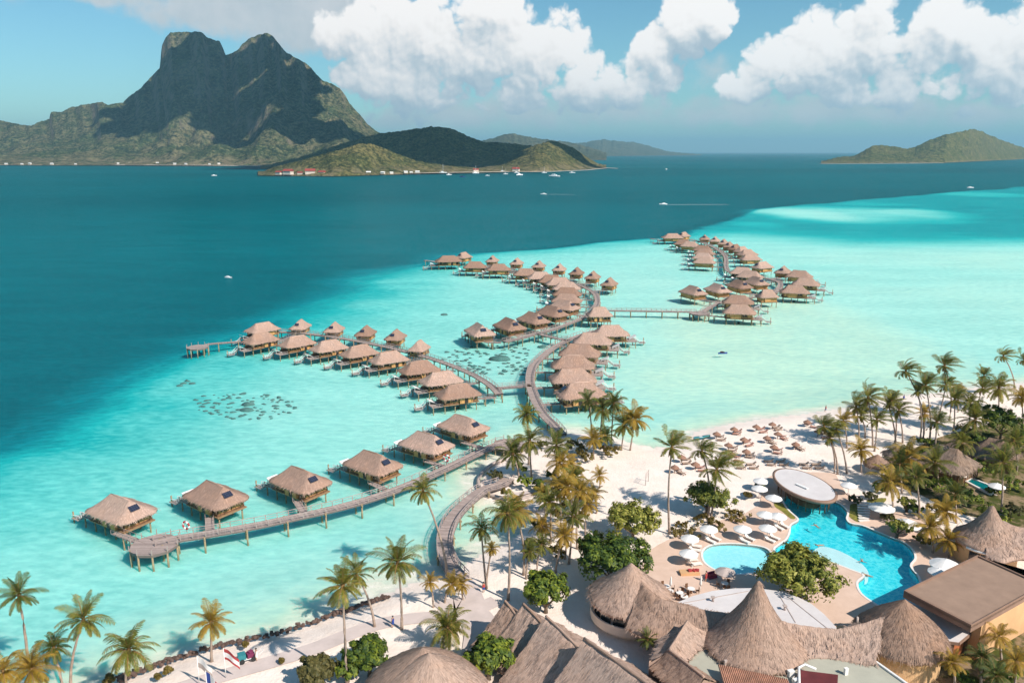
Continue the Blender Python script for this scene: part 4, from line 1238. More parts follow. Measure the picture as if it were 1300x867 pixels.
for b_, c_, lb, kd, sz in [
    ((659, 607), (651, 577), 'thick-crowned palm on the rock-edged islet at the boardwalk junction', 'plain', 1.2),
    ((675, 606), (673, 560), 'upright palm in the middle of the islet with pale trunk', 'plain', 1.2),
    ((671, 590), (668.5, 527), 'palm with dark ragged crown seen against the long curved boardwalk', 'plain', .95),
    ((705, 613), (706.5, 566), 'full-crowned palm beside the end of the long curved boardwalk', 'plain', 1.2),
    ((709, 618), (711, 588), 'low dense palm with curling yellow fronds among islet shrubs', 'gold', 1.05),
    ((722, 612), (724, 592), 'low spreading palm with ochre fronds beside the curling one', 'gold', .9),
    ((751, 560), (746, 509), 'slim palm in front of the last middle row roof', 'green', 1.05),
    ((762, 566), (765, 521), 'thick-trunked palm between the last roof and the lagoon', 'plain', 1.2),
    ((776, 566), (779, 512), 'palm with sharp crown against the open lagoon', 'green', 1.05),
    ((800, 572), (806, 533), 'broad bushy palm at the sea tip of the point', 'gold', 1.3),
    ((789, 572), (793, 540), 'bushy palm tucked behind the broad one at the point', 'plain', 1.15),
    ((754, 583), (753, 558), 'low shrubby palm at the root of the point', 'gold', 1.0),
    ((769, 577), (768, 553), 'low yellow-green palm in the middle of the point', 'green', 1.0),
    ]:
    palm(b_, c_, lb, GP2, kd, sz)
GP3 = 'windswept palms by the pool terrace'
for b_, c_, lb, kd, sz in [
    ((850, 678), (853, 568), 'tall windswept palm alone between white beach and pool terrace', 'plain_wind', 1.2),
    ((899, 655), (891, 572), 'thin windswept palm rising behind the plumeria tree', 'plain_wind', .95),
    ((902, 660), (910, 596), 'full windswept palm growing through the plumeria tree', 'plain_wind', 1.25),
    ]:
    palm(b_, c_, lb, GP3, kd, sz)
GP4 = 'windswept palms along the east beach'
for b_, c_, lb, kd, sz in [
    ((1059, 600), (1046, 541), 'windswept palm with curved trunk, first of the beach row from the pool bar', 'plain_wind', .95),
    ((1063, 602), (1054, 556), 'shorter palm crossing the first palm of the beach row', 'plain_wind', .8),
    ((1075, 601), (1062, 545), 'S-curved palm, second trunk of the beach row from the pool bar', 'plain_wind', .7),
    ((1075, 569), (1071, 534), 'short windswept palm behind the S-curved one', 'gold_wind', .85),
    ((1090, 562), (1087, 517), 'windswept palm mid row with fronds streaming over the waterline', 'plain_wind', 1.05),
    ((1108, 568), (1102, 505), 'tall windswept palm with the shaggiest crown mid row', 'plain_wind', 1.2),
    ((1110, 573), (1113, 533), 'shaggy palm under the tallest mid row crown', 'plain_wind', 1.15),
    ((1093.5, 600), (1093, 572), 'low yellow palm on the sand below the beach row', 'gold', .9),
    ((1136, 562), (1132, 509), 'twin-trunked windswept palm near the footpath hut', 'plain_wind', .95),
    ((1137, 560), (1128, 515), 'leaning partner of the twin-trunked windswept palm', 'plain_wind', .75),
    ((1172, 557), (1150, 471), 'tall palm leaning towards the water with a high green crown', 'plain_wind', 1.05),
    ((1180, 559), (1175, 490), 'windswept palm right of the tall leaning one, brown crown', 'plain_wind', 1.15),
    ((1168, 558), (1165, 497), 'windswept palm overlapping the tall leaning trunk', 'plain_wind', .95),
    ((1172, 556), (1174, 525), 'low orange palm between the leaning trunks', 'gold', .8),
    ((1205, 534), (1199, 464), 'highest windswept palm on the far beach, trunk curved', 'plain_wind', 1.15),
    ((1190, 536), (1201, 489), 'windswept palm crossing the highest one', 'plain_wind', 1.1),
    ((1216, 523), (1215, 497), 'short windswept palm on far sand', 'gold_wind', .85),
    ((1250, 497), (1249, 477), 'small windswept palm at the far shoreline', 'plain_wind', .95),
    ((1288, 492), (1274, 452), 'palm leaning out over the lagoon at the far corner', 'plain_wind', 1.1),
    ((1306, 505), (1300, 457), 'palm half cut off by the picture edge at the far shore', 'plain_wind', 1.0),
    ((1268, 520), (1268, 493), 'broad dark palm in front of the far beach umbrella', 'plain', 1.35),
    ((1231, 573), (1238, 533), 'large drooping palm beside the thatched villas', 'plain', 1.35),
    ((1228, 548), (1232, 512), 'tall brown palm behind the drooping one', 'plain', 1.15),
    ((1161, 620), (1153, 582), 'large golden palm by the thatched villa and dark hedge', 'gold', 1.35),
    ((1134, 658), (1129, 612), 'golden palm above the white umbrella by the curved steps', 'gold', 1.15),
    ((1167, 660), (1163, 606), 'tall thin-trunked palm before the dark hedge', 'plain', .9),
    ((1201, 680), (1201, 650), 'compact golden palm beside the pointed thatch roof', 'gold', 1.0),
    ((1184, 702), (1180, 670), 'shaggy tan palm by the deck umbrella', 'gold', .95),
    ((1204, 708), (1204, 686), 'low orange palm against the round thatch roof', 'gold', 1.0),
    ((1271, 650), (1273, 588), 'tall palm with white trunk beside the plunge pool', 'plain', 1.15),
    ((1297, 560), (1297, 505), 'golden palm by the picture edge above the villas', 'gold', 1.0),
    ((1098, 556), (1093, 528), 'small windswept palm half behind the mid row of beach palms', 'plain_wind', .9),
    ((1146, 562), (1141, 521), 'windswept palm standing clear of the twin-trunked pair', 'plain_wind', 1.0),
    ((1186, 578), (1189, 536), 'green palm over the low thatch roof by the beach row', 'green_wind', 1.1),
    ((1210, 548), (1212, 508), 'dense windswept palm between the highest palm and the villas', 'plain_wind', 1.15),
    ((1241, 522), (1247, 493), 'brown windswept palm beside the far shoreline palm', 'plain_wind', 1.1),
    ((1224, 602), (1221, 563), 'palm rising behind the plunge pool corner of the villa', 'plain', 1.0),
    ((1290, 603), (1287, 560), 'shaggy palm beside the half hidden villa porch', 'plain', 1.1),
    ((1190, 622), (1187, 588), 'palm between the large golden palm and the villa porch', 'plain', 1.1),
    ((1214, 664), (1213, 628), 'green palm in front of the dark clipped hedge', 'green', 1.0),
    ((1145, 626), (1142, 590), 'feathery green palm beside the large golden palm', 'green', 1.1),
    ((1270, 845), (1268, 808), 'young golden palm against the ochre building', 'gold', .6),
    ((1245, 868), (1246, 834), 'dark green palm below the ochre building', 'green', .7),
    ((1210, 880), (1209, 841), 'low arching palm below the terrace canopy', 'gold', .6),
    ((1288, 880), (1290, 840), 'yellow-green palm in the lower corner by the ochre building', 'gold', .65),
    ((1262, 890), (1264, 858), 'dense dark palm filling the lower corner bed', 'green', .7),
    ((822, 822), (822, 812), 'small green fan palm on the balcony between thatch roofs', 'green', .55),
    ]:
    palm(b_, c_, lb, GP4, kd, sz, zg=.9 if b_[1] < 815 or b_[0] > 1100 else 3.0)

def leaf_cloud(mb, c, rad, n_clump, per, size, r, shell=(.62, 1.0), flat=.0, zmin=-.55):
    for k in range(n_clump):
        while True:
            d = Vector((r.gauss(0, 1), r.gauss(0, 1), r.gauss(0, 1))).normalized()
            if d.z > zmin: break
        bump = .80 + .32 * noise.noise(d * 2.3 + Vector((rad[0], k * .0, rad[2])))
        rr_ = r.uniform(*shell) * bump
        q = Vector((d.x * rad[0], d.y * rad[1], d.z * rad[2])) * rr_ + Vector(c)
        cr = .30 * (rad[0] + rad[2]) / 2 * r.uniform(.55, 1.0)
        for j in range(per):
            e = Vector((r.gauss(0, 1), r.gauss(0, 1), r.gauss(0, 1))).normalized()
            p = q + e * cr * r.random() ** .45
            nrm = (d * .7 + e * .8 + Vector((0, 0, .5)) + Vector((r.uniform(-.5, .5), r.uniform(-.5, .5), r.uniform(-.5, .5)))).normalized()
            a = nrm.orthogonal().normalized(); a.rotate(Matrix.Rotation(r.uniform(0, 6.28), 3, nrm)); b2 = nrm.cross(a)
            s = size * r.uniform(.7, 1.35)
            mb.face([p - a * s, p - b2 * s * .5, p + a * s, p + b2 * s * .5])
def tree(px, py, wpx, label, mat=M_leafy, zr=.82, seed=1, group='broad-leaved trees', name='shade_tree', cat='tree', clumps=95, per=62, size=.30, z0=.9, lift=.7, trunk=True, oval=1.0):
    r = random.Random(seed)
    rx = 3.0
    for _ in range(3):
        zc = z0 + lift + rx * zr * .85
        c = P(px, py, zc)
        depth = c.y * math.cos(PITCH) + (CAM_H - c.z) * math.sin(PITCH)
        rx = (wpx / 2) * depth / F_PX
    o = thing(name, label, cat, (c.x, c.y, z0 - .1), 0, group)
    H = zc - z0 + .1
    if trunk:
        tb = MB()
        tb.tube([(0, 0, 0), (.05, .02, H * .3), (0, .05, H * .55)], [.38, .28, .22], 8)
        for k in range(6):
            a = k * 1.05 + r.uniform(-.3, .3); l = rx * .62
            tb.tube([(0, .03, H * .28 + .06 * k), (math.cos(a) * l * .45, math.sin(a) * l * .45, H * .62), (math.cos(a) * l, math.sin(a) * l, H * .85 + rx * zr * .25 * r.random())], [.17, .11, .04], 6)
        tb.obj('trunk', M_bark, o)
    mb = MB()
    nl = 7 if trunk else 3
    for k in range(nl):
        a = 2.39996 * k + r.uniform(-.4, .4); e = (.50 * math.sqrt((k + .3) / nl)) * rx if k else 0
        lr = rx * r.uniform(.50, .68)
        c_ = (e * math.cos(a), e * math.sin(a) * oval, H + rx * zr * r.uniform(-.10, .42) * (1 - .8 * e / rx))
        leaf_cloud(mb, c_, (lr, lr * oval, lr * zr * r.uniform(.75, 1.1)), int(clumps / nl * 1.15), per, size * r.uniform(.85, 1.15), r)
    leaf_cloud(mb, (0, 0, H), (rx * .92, rx * .92 * oval, rx * zr * .9), clumps // 4, int(per * .8), size, r)
    mb.obj('crown', mat, o)
    return o
tree(804, 660, 84, 'pale-leaved plumeria tree with airy crown beside the white sand', M_plumeria, .62, 31, size=.26)
tree(777, 710, 118, 'largest dark glossy tree, behind the round balcony pavilion', M_leafy, .66, 32, clumps=130)
tree(693, 750, 72, 'round dark glossy tree above the stepped thatch roofs', M_leafy, .8, 33)
tree(898, 629, 76, 'plumeria tree with pale blossoms around the windswept palms', M_plumeria, .62, 34, size=.26, clumps=80)
tree(1018, 728, 122, 'wide yellow-green tree overhanging the two pools', M_plumeria, .62, 35, clumps=140, size=.28)
tree(468, 830, 64, 'bright yellow-green round bush beside the domed roof', M_leafy, .95, 36, lift=.6)
tree(400, 852, 60, 'olive-brown rounded bush by the sand path', M_olive, .8, 37, lift=.4)
tree(440, 850, 40, 'dark shrub between the olive and the bright round bush', M_leafy, .9, 47, lift=.2, clumps=50)
tree(620, 832, 76, 'dark green tree wedged between domed roof and stepped thatch roofs', M_leafy, .85, 38)
tree(1273, 535, 64, 'bright yellow-green tree above the thatched villas', M_leafy, .75, 39, clumps=70, per=45)
tree(1238, 560, 40, 'dark rounded tree behind the villa thatch', M_leafy, .7, 40, clumps=45, per=40)
tree(1300, 560, 44, 'dark tree at the picture edge behind the villas', M_leafy, .9, 41, clumps=45, per=40)
tree(1140, 668, 40, 'small dark plumeria beside the pool curve', M_plumeria, .5, 42, clumps=40, per=40, size=.22, lift=1.0)
tree(1152, 637, 30, 'small open plumeria between two umbrellas', M_plumeria, .5, 43, clumps=30, per=34, size=.22, lift=1.0)
GS = 'low shrubs'
for (px, py, w, lb, mt, zr, sd) in [
    (630, 603, 30, 'olive shrub filling the rock-rimmed hollow of the islet', M_olive, .5, 50), (667, 611, 26, 'rounded green shrub at the islet edge next to the pale retaining wall', M_leafy, .8, 51), (685, 615, 30, 'bright green spreading shrub on the islet', M_leafy, .6, 52),
    (640, 624, 14, 'small yellow-green shrub at the foot of the islet wall', M_ochre, .9, 53), (700, 604, 22, 'dark shrub under the curling yellow palm', M_leafy, .7, 54),
    (690, 563, 22, 'low sea-grape shrub at the end of the long curved boardwalk', M_olive, .5, 55), (730, 566, 46, 'wide olive shrub along the point', M_olive, .45, 56), (775, 570, 40, 'wide golden shrub along the point', M_ochre, .45, 57),
    (745, 578, 34, 'golden shrub in front of the point palms', M_ochre, .5, 58), (672, 706, 26, 'olive shrub beneath the tall full palm', M_olive, .8, 59), (735, 655, 30, 'golden undergrowth shrub in the grove', M_ochre, .7, 60),
    (710, 652, 24, 'tan shrub at the grove edge by the inlet', M_ochre, .7, 61), (690, 622, 26, 'shrub bank along the islet causeway', M_olive, .5, 62),
    (655, 655, 24, 'golden shrub at the inlet shore inside the beach boardwalk', M_ochre, .7, 101), (683, 665, 26, 'green shrub amid the sand shadows of the grove', M_olive, .7, 102), (708, 700, 30, 'golden shrub between the thin orange-crowned trunks', M_ochre, .8, 103),
    (672, 690, 22, 'yellow-green shrub behind the tall full palm', M_ochre, .8, 104), (742, 622, 30, 'golden shrub mass on the far side of the grove', M_ochre, .6, 105), (722, 640, 34, 'dense golden undergrowth in the heart of the grove', M_ochre, .7, 106),
    (662, 594, 26, 'green shrub below the thick-crowned islet palm', M_leafy, .6, 107), (712, 612, 34, 'olive shrub mass in the middle of the islet', M_olive, .6, 108), (735, 597, 30, 'ochre shrub on the beach edge of the islet', M_ochre, .6, 109),
    (1085, 634, 22, 'green shrub behind the lawn strip at the bar corner', M_olive, .6, 110), (1128, 655, 26, 'olive shrub between the large parasol and pool curve', M_olive, .5, 111), (1170, 684, 30, 'dry ochre shrub under the shaggy tan palm', M_ochre, .6, 112),
    (1160, 645, 30, 'dark shrub at the foot of the thin-trunked tall palm', M_leafy, .5, 113), (1192, 645, 36, 'olive shrub beside the compact golden palm', M_olive, .5, 114), (1120, 618, 34, 'dark green planting beside the footpath hut', M_leafy, .5, 115),
    (1150, 606, 36, 'dark shrub around the large golden palm trunk', M_leafy, .55, 116), (1262, 622, 24, 'dark plant at the lower end of the plunge pool', M_leafy, .6, 117), (1288, 612, 40, 'dark garden thicket at the picture edge by the villa pool', M_leafy, .6, 118),
    (1240, 588, 30, 'dark thicket against the plunge pool villa wall', M_leafy, .6, 119), (1180, 580, 34, 'green thicket at the beach side of the plunge pool villa', M_leafy, .6, 120), (1230, 545, 40, 'olive thicket under the drooping palm', M_olive, .6, 121),
    (575, 795, 30, 'feathery tan shrub beside the bushy palm clump', M_ochre, .7, 63), (1130, 602, 24, 'green shrub by the round footpath hut', M_leafy, .6, 64),
    (1203, 619, 78, 'long dark clipped hedge in front of the villa pool', M_leafy, .42, 65), (1234, 630, 54, 'dark hedge end beside the plunge pool wall', M_leafy, .5, 66), (1180, 614, 30, 'green hedge start under the golden palm', M_leafy, .5, 67),
    (1262, 652, 60, 'dark garden shrub below the plunge pool', M_leafy, .5, 68), (1290, 648, 40, 'olive garden shrub at the picture edge below the plunge pool', M_olive, .6, 69), (1175, 560, 26, 'mossy green shrub on the villa ridge', M_leafy, .4, 70),
    (1216, 577, 40, 'dark foliage gap plant between the two villas', M_leafy, .6, 71), (1250, 598, 50, 'dark garden plant in the villa courtyard', M_leafy, .5, 72), (1225, 604, 14, 'bright yellow-green plant by the plunge pool corner', M_ochre, .8, 73),
    (1106, 629, 26, 'clipped shrub strip between bar and curved steps', M_olive, .4, 74), (1228, 862, 40, 'dark leafy shrub below the terrace canopy', M_leafy, .6, 75), (1275, 850, 60, 'dense green shrub bed against the ochre building', M_leafy, .5, 76),
    (868, 672, 66, 'golden grass bed edging the pool terrace', M_ochre, .17, 77), (934, 653, 46, 'golden grass bed between plumeria and pool terrace', M_ochre, .2, 78), (903, 662, 64, 'golden grass bed under the plumeria', M_ochre, .17, 79),
    (138, 862, 20, 'small yellow palm bush below the rock wall start', M_ochre, .8, 80), (200, 858, 10, 'tiny yellow sprout by the rock wall', M_ochre, .9, 81), (213, 850, 14, 'small orange bush against the rock wall', M_ochre, .9, 82), (312, 817, 9, 'tiny yellow-green sprout on top of the rock wall', M_ochre, .9, 83),
    (358, 838, 9, 'small yellow seedling beside the sand path', M_ochre, 1.0, 84), (966, 617, 16, 'dark potted shrub behind the bar umbrellas', M_leafy, .9, 85), (950, 628, 16, 'ochre shrub near the plumeria and bar umbrellas', M_ochre, .7, 86),
    ]:
    tree(px, py, w, lb, mt, zr, sd, GS, 'shrub', 'shrub', 26, 36, .22, lift=.15, trunk=False)

# ================================================================== POOL TERRACE
from mathutils.geometry import tessellate_polygon
GZ0 = .9
M_pave, t, out = material('pink_paving')
g_ = t.node('ShaderNodeNewGeometry')
n1 = t.noise(g_.outputs['Position'], .5, 5.0, .6); n2 = t.noise(g_.outputs['Position'], 5.0, 3.0, .6)
c = t.mix(t.lin(n1, .3, .7), (0.67, 0.465, 0.355), (0.78, 0.56, 0.445)); c = t.mix(t.math('MULTIPLY', n2, .25), c, (0.42, 0.31, 0.25))
b = t.node('ShaderNodeBsdfPrincipled', in_Base_Color=c, in_Roughness=.9); t.l.new(b.outputs[0], out.inputs[0])
M_path = plain('sandy_concrete', (0.60, 0.495, 0.46), .9, .10, .5)
M_coping = plain('pale_coping', (0.82, 0.75, 0.70), .7, .06, .8)
M_grass = plain('clipped_grass', (0.22, 0.20, 0.04), .9, .4, 1.6, .5)
def sheet(name, outer, holes, mat, z, thick=0.0, uvs=True):
    if not holes:
        mb = MB(); ar = sum(outer[i].x * outer[(i + 1) % len(outer)].y - outer[(i + 1) % len(outer)].x * outer[i].y for i in range(len(outer)))
        pts = [Vector((p.x, p.y, z)) for p in (outer if ar > 0 else outer[::-1])]
        mb.face(pts, [(p.x, p.y) for p in pts])
        if thick:
            for i in range(len(pts)):
                a, b2 = pts[i], pts[(i + 1) % len(pts)]
                mb.face([b2, a, a - Vector((0, 0, thick)), b2 - Vector((0, 0, thick))])
        return mb
    loops = [[Vector((p.x, p.y, 0)) for p in outer]] + [[Vector((p.x, p.y, 0)) for p in h] for h in holes]
    flat = [p for l in loops for p in l]
    mb = MB()
    for tri in tessellate_polygon(loops):
        a, b2, c2 = (flat[i] for i in tri)
        if (b2 - a).cross(c2 - a).z < 0: b2, c2 = c2, b2
        pts = [Vector((q.x, q.y, z)) for q in (a, b2, c2)]
        mb.face(pts, [(q.x, q.y) for q in pts])
    if thick:
        for l in loops:
            for i in range(len(l)):
                a, b2 = l[i], l[(i + 1) % len(l)]
                mb.face([Vector((a.x, a.y, z)), Vector((b2.x, b2.y, z)), Vector((b2.x, b2.y, z - thick)), Vector((a.x, a.y, z - thick))])
    return mb
def closed_smooth(pts, n=4):
    k = len(pts); out_ = []
    for i in range(k):
        p0, p1, p2, p3 = pts[i - 1], pts[i], pts[(i + 1) % k], pts[(i + 2) % k]
        for j in range(n):
            u = j / n
            out_.append(0.5 * ((2 * p1) + (p2 - p0) * u + (2 * p0 - 5 * p1 + 4 * p2 - p3) * u * u + (3 * p1 - p0 - 3 * p2 + p3) * u ** 3))
    return out_
ZD = 1.0
MAINP = [(996, 632), (997.5, 641), (1004, 649), (1013, 657), (1013.5, 661), (1005, 666.5), (1003.5, 676), (999, 685), (989, 692), (984, 698), (990, 712), (1010, 716), (1035, 712), (1052, 712), (1080, 722), (1098, 730), (1090, 739), (1093, 751), (1106, 762),
         (1130, 775), (1150, 776), (1167, 748), (1165, 732), (1155, 718), (1161, 708), (1157, 697), (1146, 688), (1128, 681), (1109, 673), (1094, 667), (1079, 664), (1074, 658), (1075.5, 651), (1071, 644), (1062, 638), (1048, 634), (1020, 630)]
KIDP = [(968, 694.5), (950, 691.5), (928, 690), (906, 691.5), (895, 697), (892.5, 706), (897, 715), (910, 723), (931, 728), (952, 727), (972, 722), (980, 711), (977, 700)]
pool_loops = [closed_smooth([P(a, b2, ZD) for a, b2 in L_], 4) for L_ in (MAINP, KIDP)]
TERR = [(822, 700), (838, 690), (850, 684), (900, 664), (945, 652), (965, 640), (968, 622), (975, 606), (990, 598), (1060, 600), (1075, 628), (1100, 640), (1122, 650), (1150, 650), (1185, 662), (1215, 690), (1240, 740), (1230, 800), (1100, 850), (960, 850), (850, 800), (815, 770), (812, 725)]
terrace_outer = [P(a, b2, ZD) for a, b2 in TERR]
structure(sheet('pool_terrace', terrace_outer, pool_loops, M_pave, ZD, .35).obj('pavement', M_pave))
# sink the sand below the pool basins
pz = np.zeros(GX.shape, bool)
for lp in pool_loops:
    pl = np.array([[p.x, p.y] for p in lp]); pz |= inside(GX, GY, pl) | (seg_dist(GX, GY, pl) < 1.7)
GZ2 = np.where(pz, -.9, GZ); v_ = verts.copy(); v_[:, 2] = GZ2.ravel()
gme.vertices.foreach_set('co', v_.astype(np.float32).ravel()); gme.update()

def pool_mat(name, c0, c1):
    m, t, out = material(name)
    g = t.node('ShaderNodeNewGeometry')
    n = t.noise(g.outputs['Position'], .8, 4.0, .6)
    v = t.node('ShaderNodeTexVoronoi', feature='F1'); v.inputs['Scale'].default_value = 1.5  # cell web paints caustic light into the pool bed colour
    t.l.new(t.vmath('ADD', g.outputs['Position'], t.vmath('SCALE', t.node('ShaderNodeTexNoise', in_Vector=g.outputs['Position'], in_Scale=1.2).outputs['Color'], scale=.9)), v.inputs['Vector'])
    c = t.mix(t.math('MULTIPLY', t.smooth(v.outputs['Distance'], .15, .8), .6), c0, c1)
    c = t.mix(t.math('MULTIPLY', t.smooth(n, .45, .65), .4), c, c0)
    b = t.node('ShaderNodeBsdfDiffuse', in_Color=c); t.l.new(b.outputs[0], out.inputs[0]); return m
M_pool = pool_mat('turquoise_caustics', (0.01, 0.58, 0.72), (0.20, 0.86, 0.90))
M_kid = pool_mat('pale_caustics', (0.30, 0.74, 0.80), (0.42, 0.82, 0.86))
M_shelf = plain('white_mosaic', (0.55, 0.78, 0.80), .6, .06, .8)
m, t, out = material('pool_water')
gl = t.node('ShaderNodeBsdfGlossy', in_Roughness=.05)
pos = t.node('ShaderNodeNewGeometry').outputs['Position']
t.l.new(t.bump(t.noise(pos, 1.6, 3.0, .5), .35, .06), gl.inputs['Normal'])
tr = t.node('ShaderNodeBsdfTransparent'); tr.inputs['Color'].default_value = (.95, 1, 1, 1)
fr = t.node('ShaderNodeFresnel', in_IOR=1.2)
mx = t.node('ShaderNodeMixShader', in_0=t.math('MINIMUM', fr.outputs[0], .12), in_1=tr.outputs[0], in_2=gl.outputs[0]); t.l.new(mx.outputs[0], out.inputs[0])
M_poolwater = m
for lp, nm, lb, bed, dep in ((pool_loops[0], 'swimming_pool', 'large winding turquoise swimming pool below the oval bar roof', M_pool, -.45), (pool_loops[1], 'swimming_pool', 'small pale shallow pool beside the umbrella terrace', M_kid, .45)):
    cen = sum(lp, Vector()) / len(lp); cen.z = 0
    o = thing(nm, lb, 'pool', cen, 0, 'pools on the terrace')
    loc = [p - cen for p in lp]
    sheet('floor', loc, [], bed, dep).obj('basin_floor', bed, o)
    wb = MB()
    for i in range(len(loc)):
        a, b2 = loc[i], loc[(i + 1) % len(loc)]
        wb.face([(b2.x, b2.y, ZD), (a.x, a.y, ZD), (a.x, a.y, dep), (b2.x, b2.y, dep)])
    wb.obj('basin_wall', bed, o)
    cb = MB(); n = len(loc)
    outl = []
    for i in range(n):
        d = (loc[(i + 1) % n] - loc[i - 1]); nn = Vector((d.y, -d.x, 0)).normalized()
        if (loc[i] + nn * .1).length < loc[i].length and (loc[i] + nn - loc[i]).dot(loc[i]) < 0 and False: nn = -nn
        outl.append(nn)
    # outward = away from the loop's interior, from its signed area
    area = sum(loc[i].x * loc[(i + 1) % n].y - loc[(i + 1) % n].x * loc[i].y for i in range(n))
    sg = 1 if area > 0 else -1
    for i in range(n):
        j = (i + 1) % n
        a, b2 = loc[i], loc[j]; ao, bo = a + outl[i] * sg * .34, b2 + outl[j] * sg * .34
        cb.face([(a.x, a.y, ZD + .05), (b2.x, b2.y, ZD + .05), (bo.x, bo.y, ZD + .05), (ao.x, ao.y, ZD + .05)][::-sg])
        cb.face([(bo.x, bo.y, ZD + .05), (bo.x, bo.y, ZD), (ao.x, ao.y, ZD), (ao.x, ao.y, ZD + .05)]); cb.face([(a.x, a.y, ZD + .05), (a.x, a.y, ZD - .1), (b2.x, b2.y, ZD - .1), (b2.x, b2.y, ZD + .05)])
    cb.obj('coping', M_coping, o)
    if bed is M_pool:
        shelf = closed_smooth([P(a, b2, .7) - cen for a, b2 in [(1040, 694), (1058, 696), (1080, 706), (1096, 717), (1103, 728), (1098, 735), (1085, 727), (1060, 718), (1040, 713), (1030, 704)]], 3)
        sheet('shelf', shelf, [], M_shelf, .68, .9).obj('bathing_shelf', M_shelf, o)
    sheet('water', loc, [], M_poolwater, ZD - .13).obj('pool_water', M_poolwater, o)
# island of paving between the two basins and lawns
def lawn(pts, z=ZD + .03):
    lp = closed_smooth([P(a, b2, z) for a, b2 in pts], 3)
    o = sheet('lawn', lp, [], M_grass, z, .12).obj('grass', M_grass); o['kind'] = 'stuff'
lawn([(984, 638), (997, 640), (1003, 650), (1010, 657), (1004, 658), (993, 649), (984, 643)])
lawn([(1080, 640), (1092, 640), (1098, 650), (1096, 660), (1088, 662), (1078, 655), (1079, 648)])
lawn([(1102, 634), (1125, 632), (1118, 640), (1104, 642)])

# ------------------------------------------------------------------ paths
def ribbon(name, pxs, w, mat, z):
    line = smooth_line([P(a, b2, z) for a, b2 in pxs], 6); mb = MB()
    for i in range(len(line) - 1):
        def nr(k):
            d = line[min(k + 1, len(line) - 1)] - line[max(k - 1, 0)]; d.z = 0; d.normalize(); return Vector((-d.y, d.x, 0)) * w / 2
        mb.face([line[i] - nr(i), line[i + 1] - nr(i + 1), line[i + 1] + nr(i + 1), line[i] + nr(i)])
    return structure(mb.obj(name, mat))
ribbon('path', [(150, 905), (230, 873), (300, 852), (350, 838), (400, 822), (440, 806), (480, 792), (520, 785), (560, 781), (600, 774), (630, 762)], 2.7, M_path, 1.0)
ribbon('path', [(560, 776), (582, 770), (602, 782), (612, 800), (610, 830)], 5.0, M_path, 1.008)
ribbon('path', [(586, 733), (598, 748), (606, 768)], 2.6, M_path, 1.012)
ribbon('path', [(640, 640), (680, 645), (700, 636), (690, 622), (662, 626), (640, 632)], 1.4, M_path, 1.0)
# the dark rock wall that keeps the sea off the path
rw = MB(); rr2 = random.Random(5)
line = smooth_line([P(a, b2, .75) for a, b2 in [(150, 862), (166, 856), (200, 843), (240, 830), (285, 818), (330, 809), (380, 795), (420, 781), (450, 771), (472, 763), (492, 757)]], 12)
for i in range(len(line) - 1):
    for k in range(3):
        p = line[i].lerp(line[i + 1], rr2.random()) + Vector((rr2.uniform(-.42, .42), rr2.uniform(-.35, .35), rr2.uniform(-.15, .25)))
        b_ = bmesh.new(); bmesh.ops.create_icosphere(b_, subdivisions=1, radius=rr2.uniform(.20, .36))
        base = len(rw.v)
        for v in b_.verts: rw.v.append(tuple(p + Vector((v.co.x * rr2.uniform(.8, 1.25), v.co.y * rr2.uniform(.8, 1.25), v.co.z * .8))))
        for f in b_.faces: rw.f.append(tuple(base + v.index for v in f.verts)); rw.uv.append([(0, 0)] * 3); rw.mi.append(0); rw.sm.append(False)
        b_.free()
M_rock = plain('dark_coral_rock', (0.125, 0.08, 0.065), .95, .45, 1.5, .4)
tag(rw.obj('rock_wall', M_rock), 'low dark coral rock wall between the sandy path and the lagoon shallows', 'wall')
# retaining wall of the islet and the pale curved planter
wl = MB(); line = smooth_line([P(a, b2, .3) for a, b2 in [(642, 583), (625, 590), (612, 601), (607, 613), (614, 625), (632, 632), (655, 634), (676, 631)]], 5)
wl.tube([p + Vector((0, 0, .15)) for p in line], .38, 6)
M_stone = plain('pale_stone', (0.46, 0.37, 0.33), .9, .2, 1.0, .3)
tag(wl.obj('retaining_wall', M_stone), 'curved pale stone retaining wall round the palm islet between the boardwalks', 'wall')

# ================================================================== THATCHED PAVILIONS
M_ochre_wall = plain('ochre_plaster', (0.66, 0.39, 0.20), .85, .10, .4)
M_white_wall = plain('cream_plaster', (0.72, 0.60, 0.50), .8, .08, .5)
M_whiteroof, t, out = material('white_membrane_roof')
g_ = t.node('ShaderNodeNewGeometry'); n1 = t.noise(g_.outputs['Position'], .35, 5.0, .65)
c = t.mix(t.lin(n1, .35, .7), (0.62, 0.565, 0.555), (0.71, 0.655, 0.64))
b = t.node('ShaderNodeBsdfPrincipled', in_Base_Color=c, in_Roughness=.95); t.l.new(b.outputs[0], out.inputs[0])
M_greyroof = plain('grey_green_roof', (0.44, 0.42, 0.34), .85, .08, .5)
M_brownroof = plain('brown_bitumen_roof', (0.33, 0.215, 0.155), .9, .10, .6)
M_brownedge = plain('brown_fascia', (0.29, 0.175, 0.125), .7, .12, .6)
M_rust = plain('rust_red_panel', (0.42, 0.13, 0.05), .7, .2, 1.0)
M_maroon = plain('maroon_sheet', (0.14, 0.03, 0.03), .5, .2, .8)
M_glass = plain('dark_glass', (0.02, 0.024, 0.028), .1, .2, 1.0, spec=.6)
M_straw = thatch_material('straw_fringe', (0.56, 0.33, 0.15))

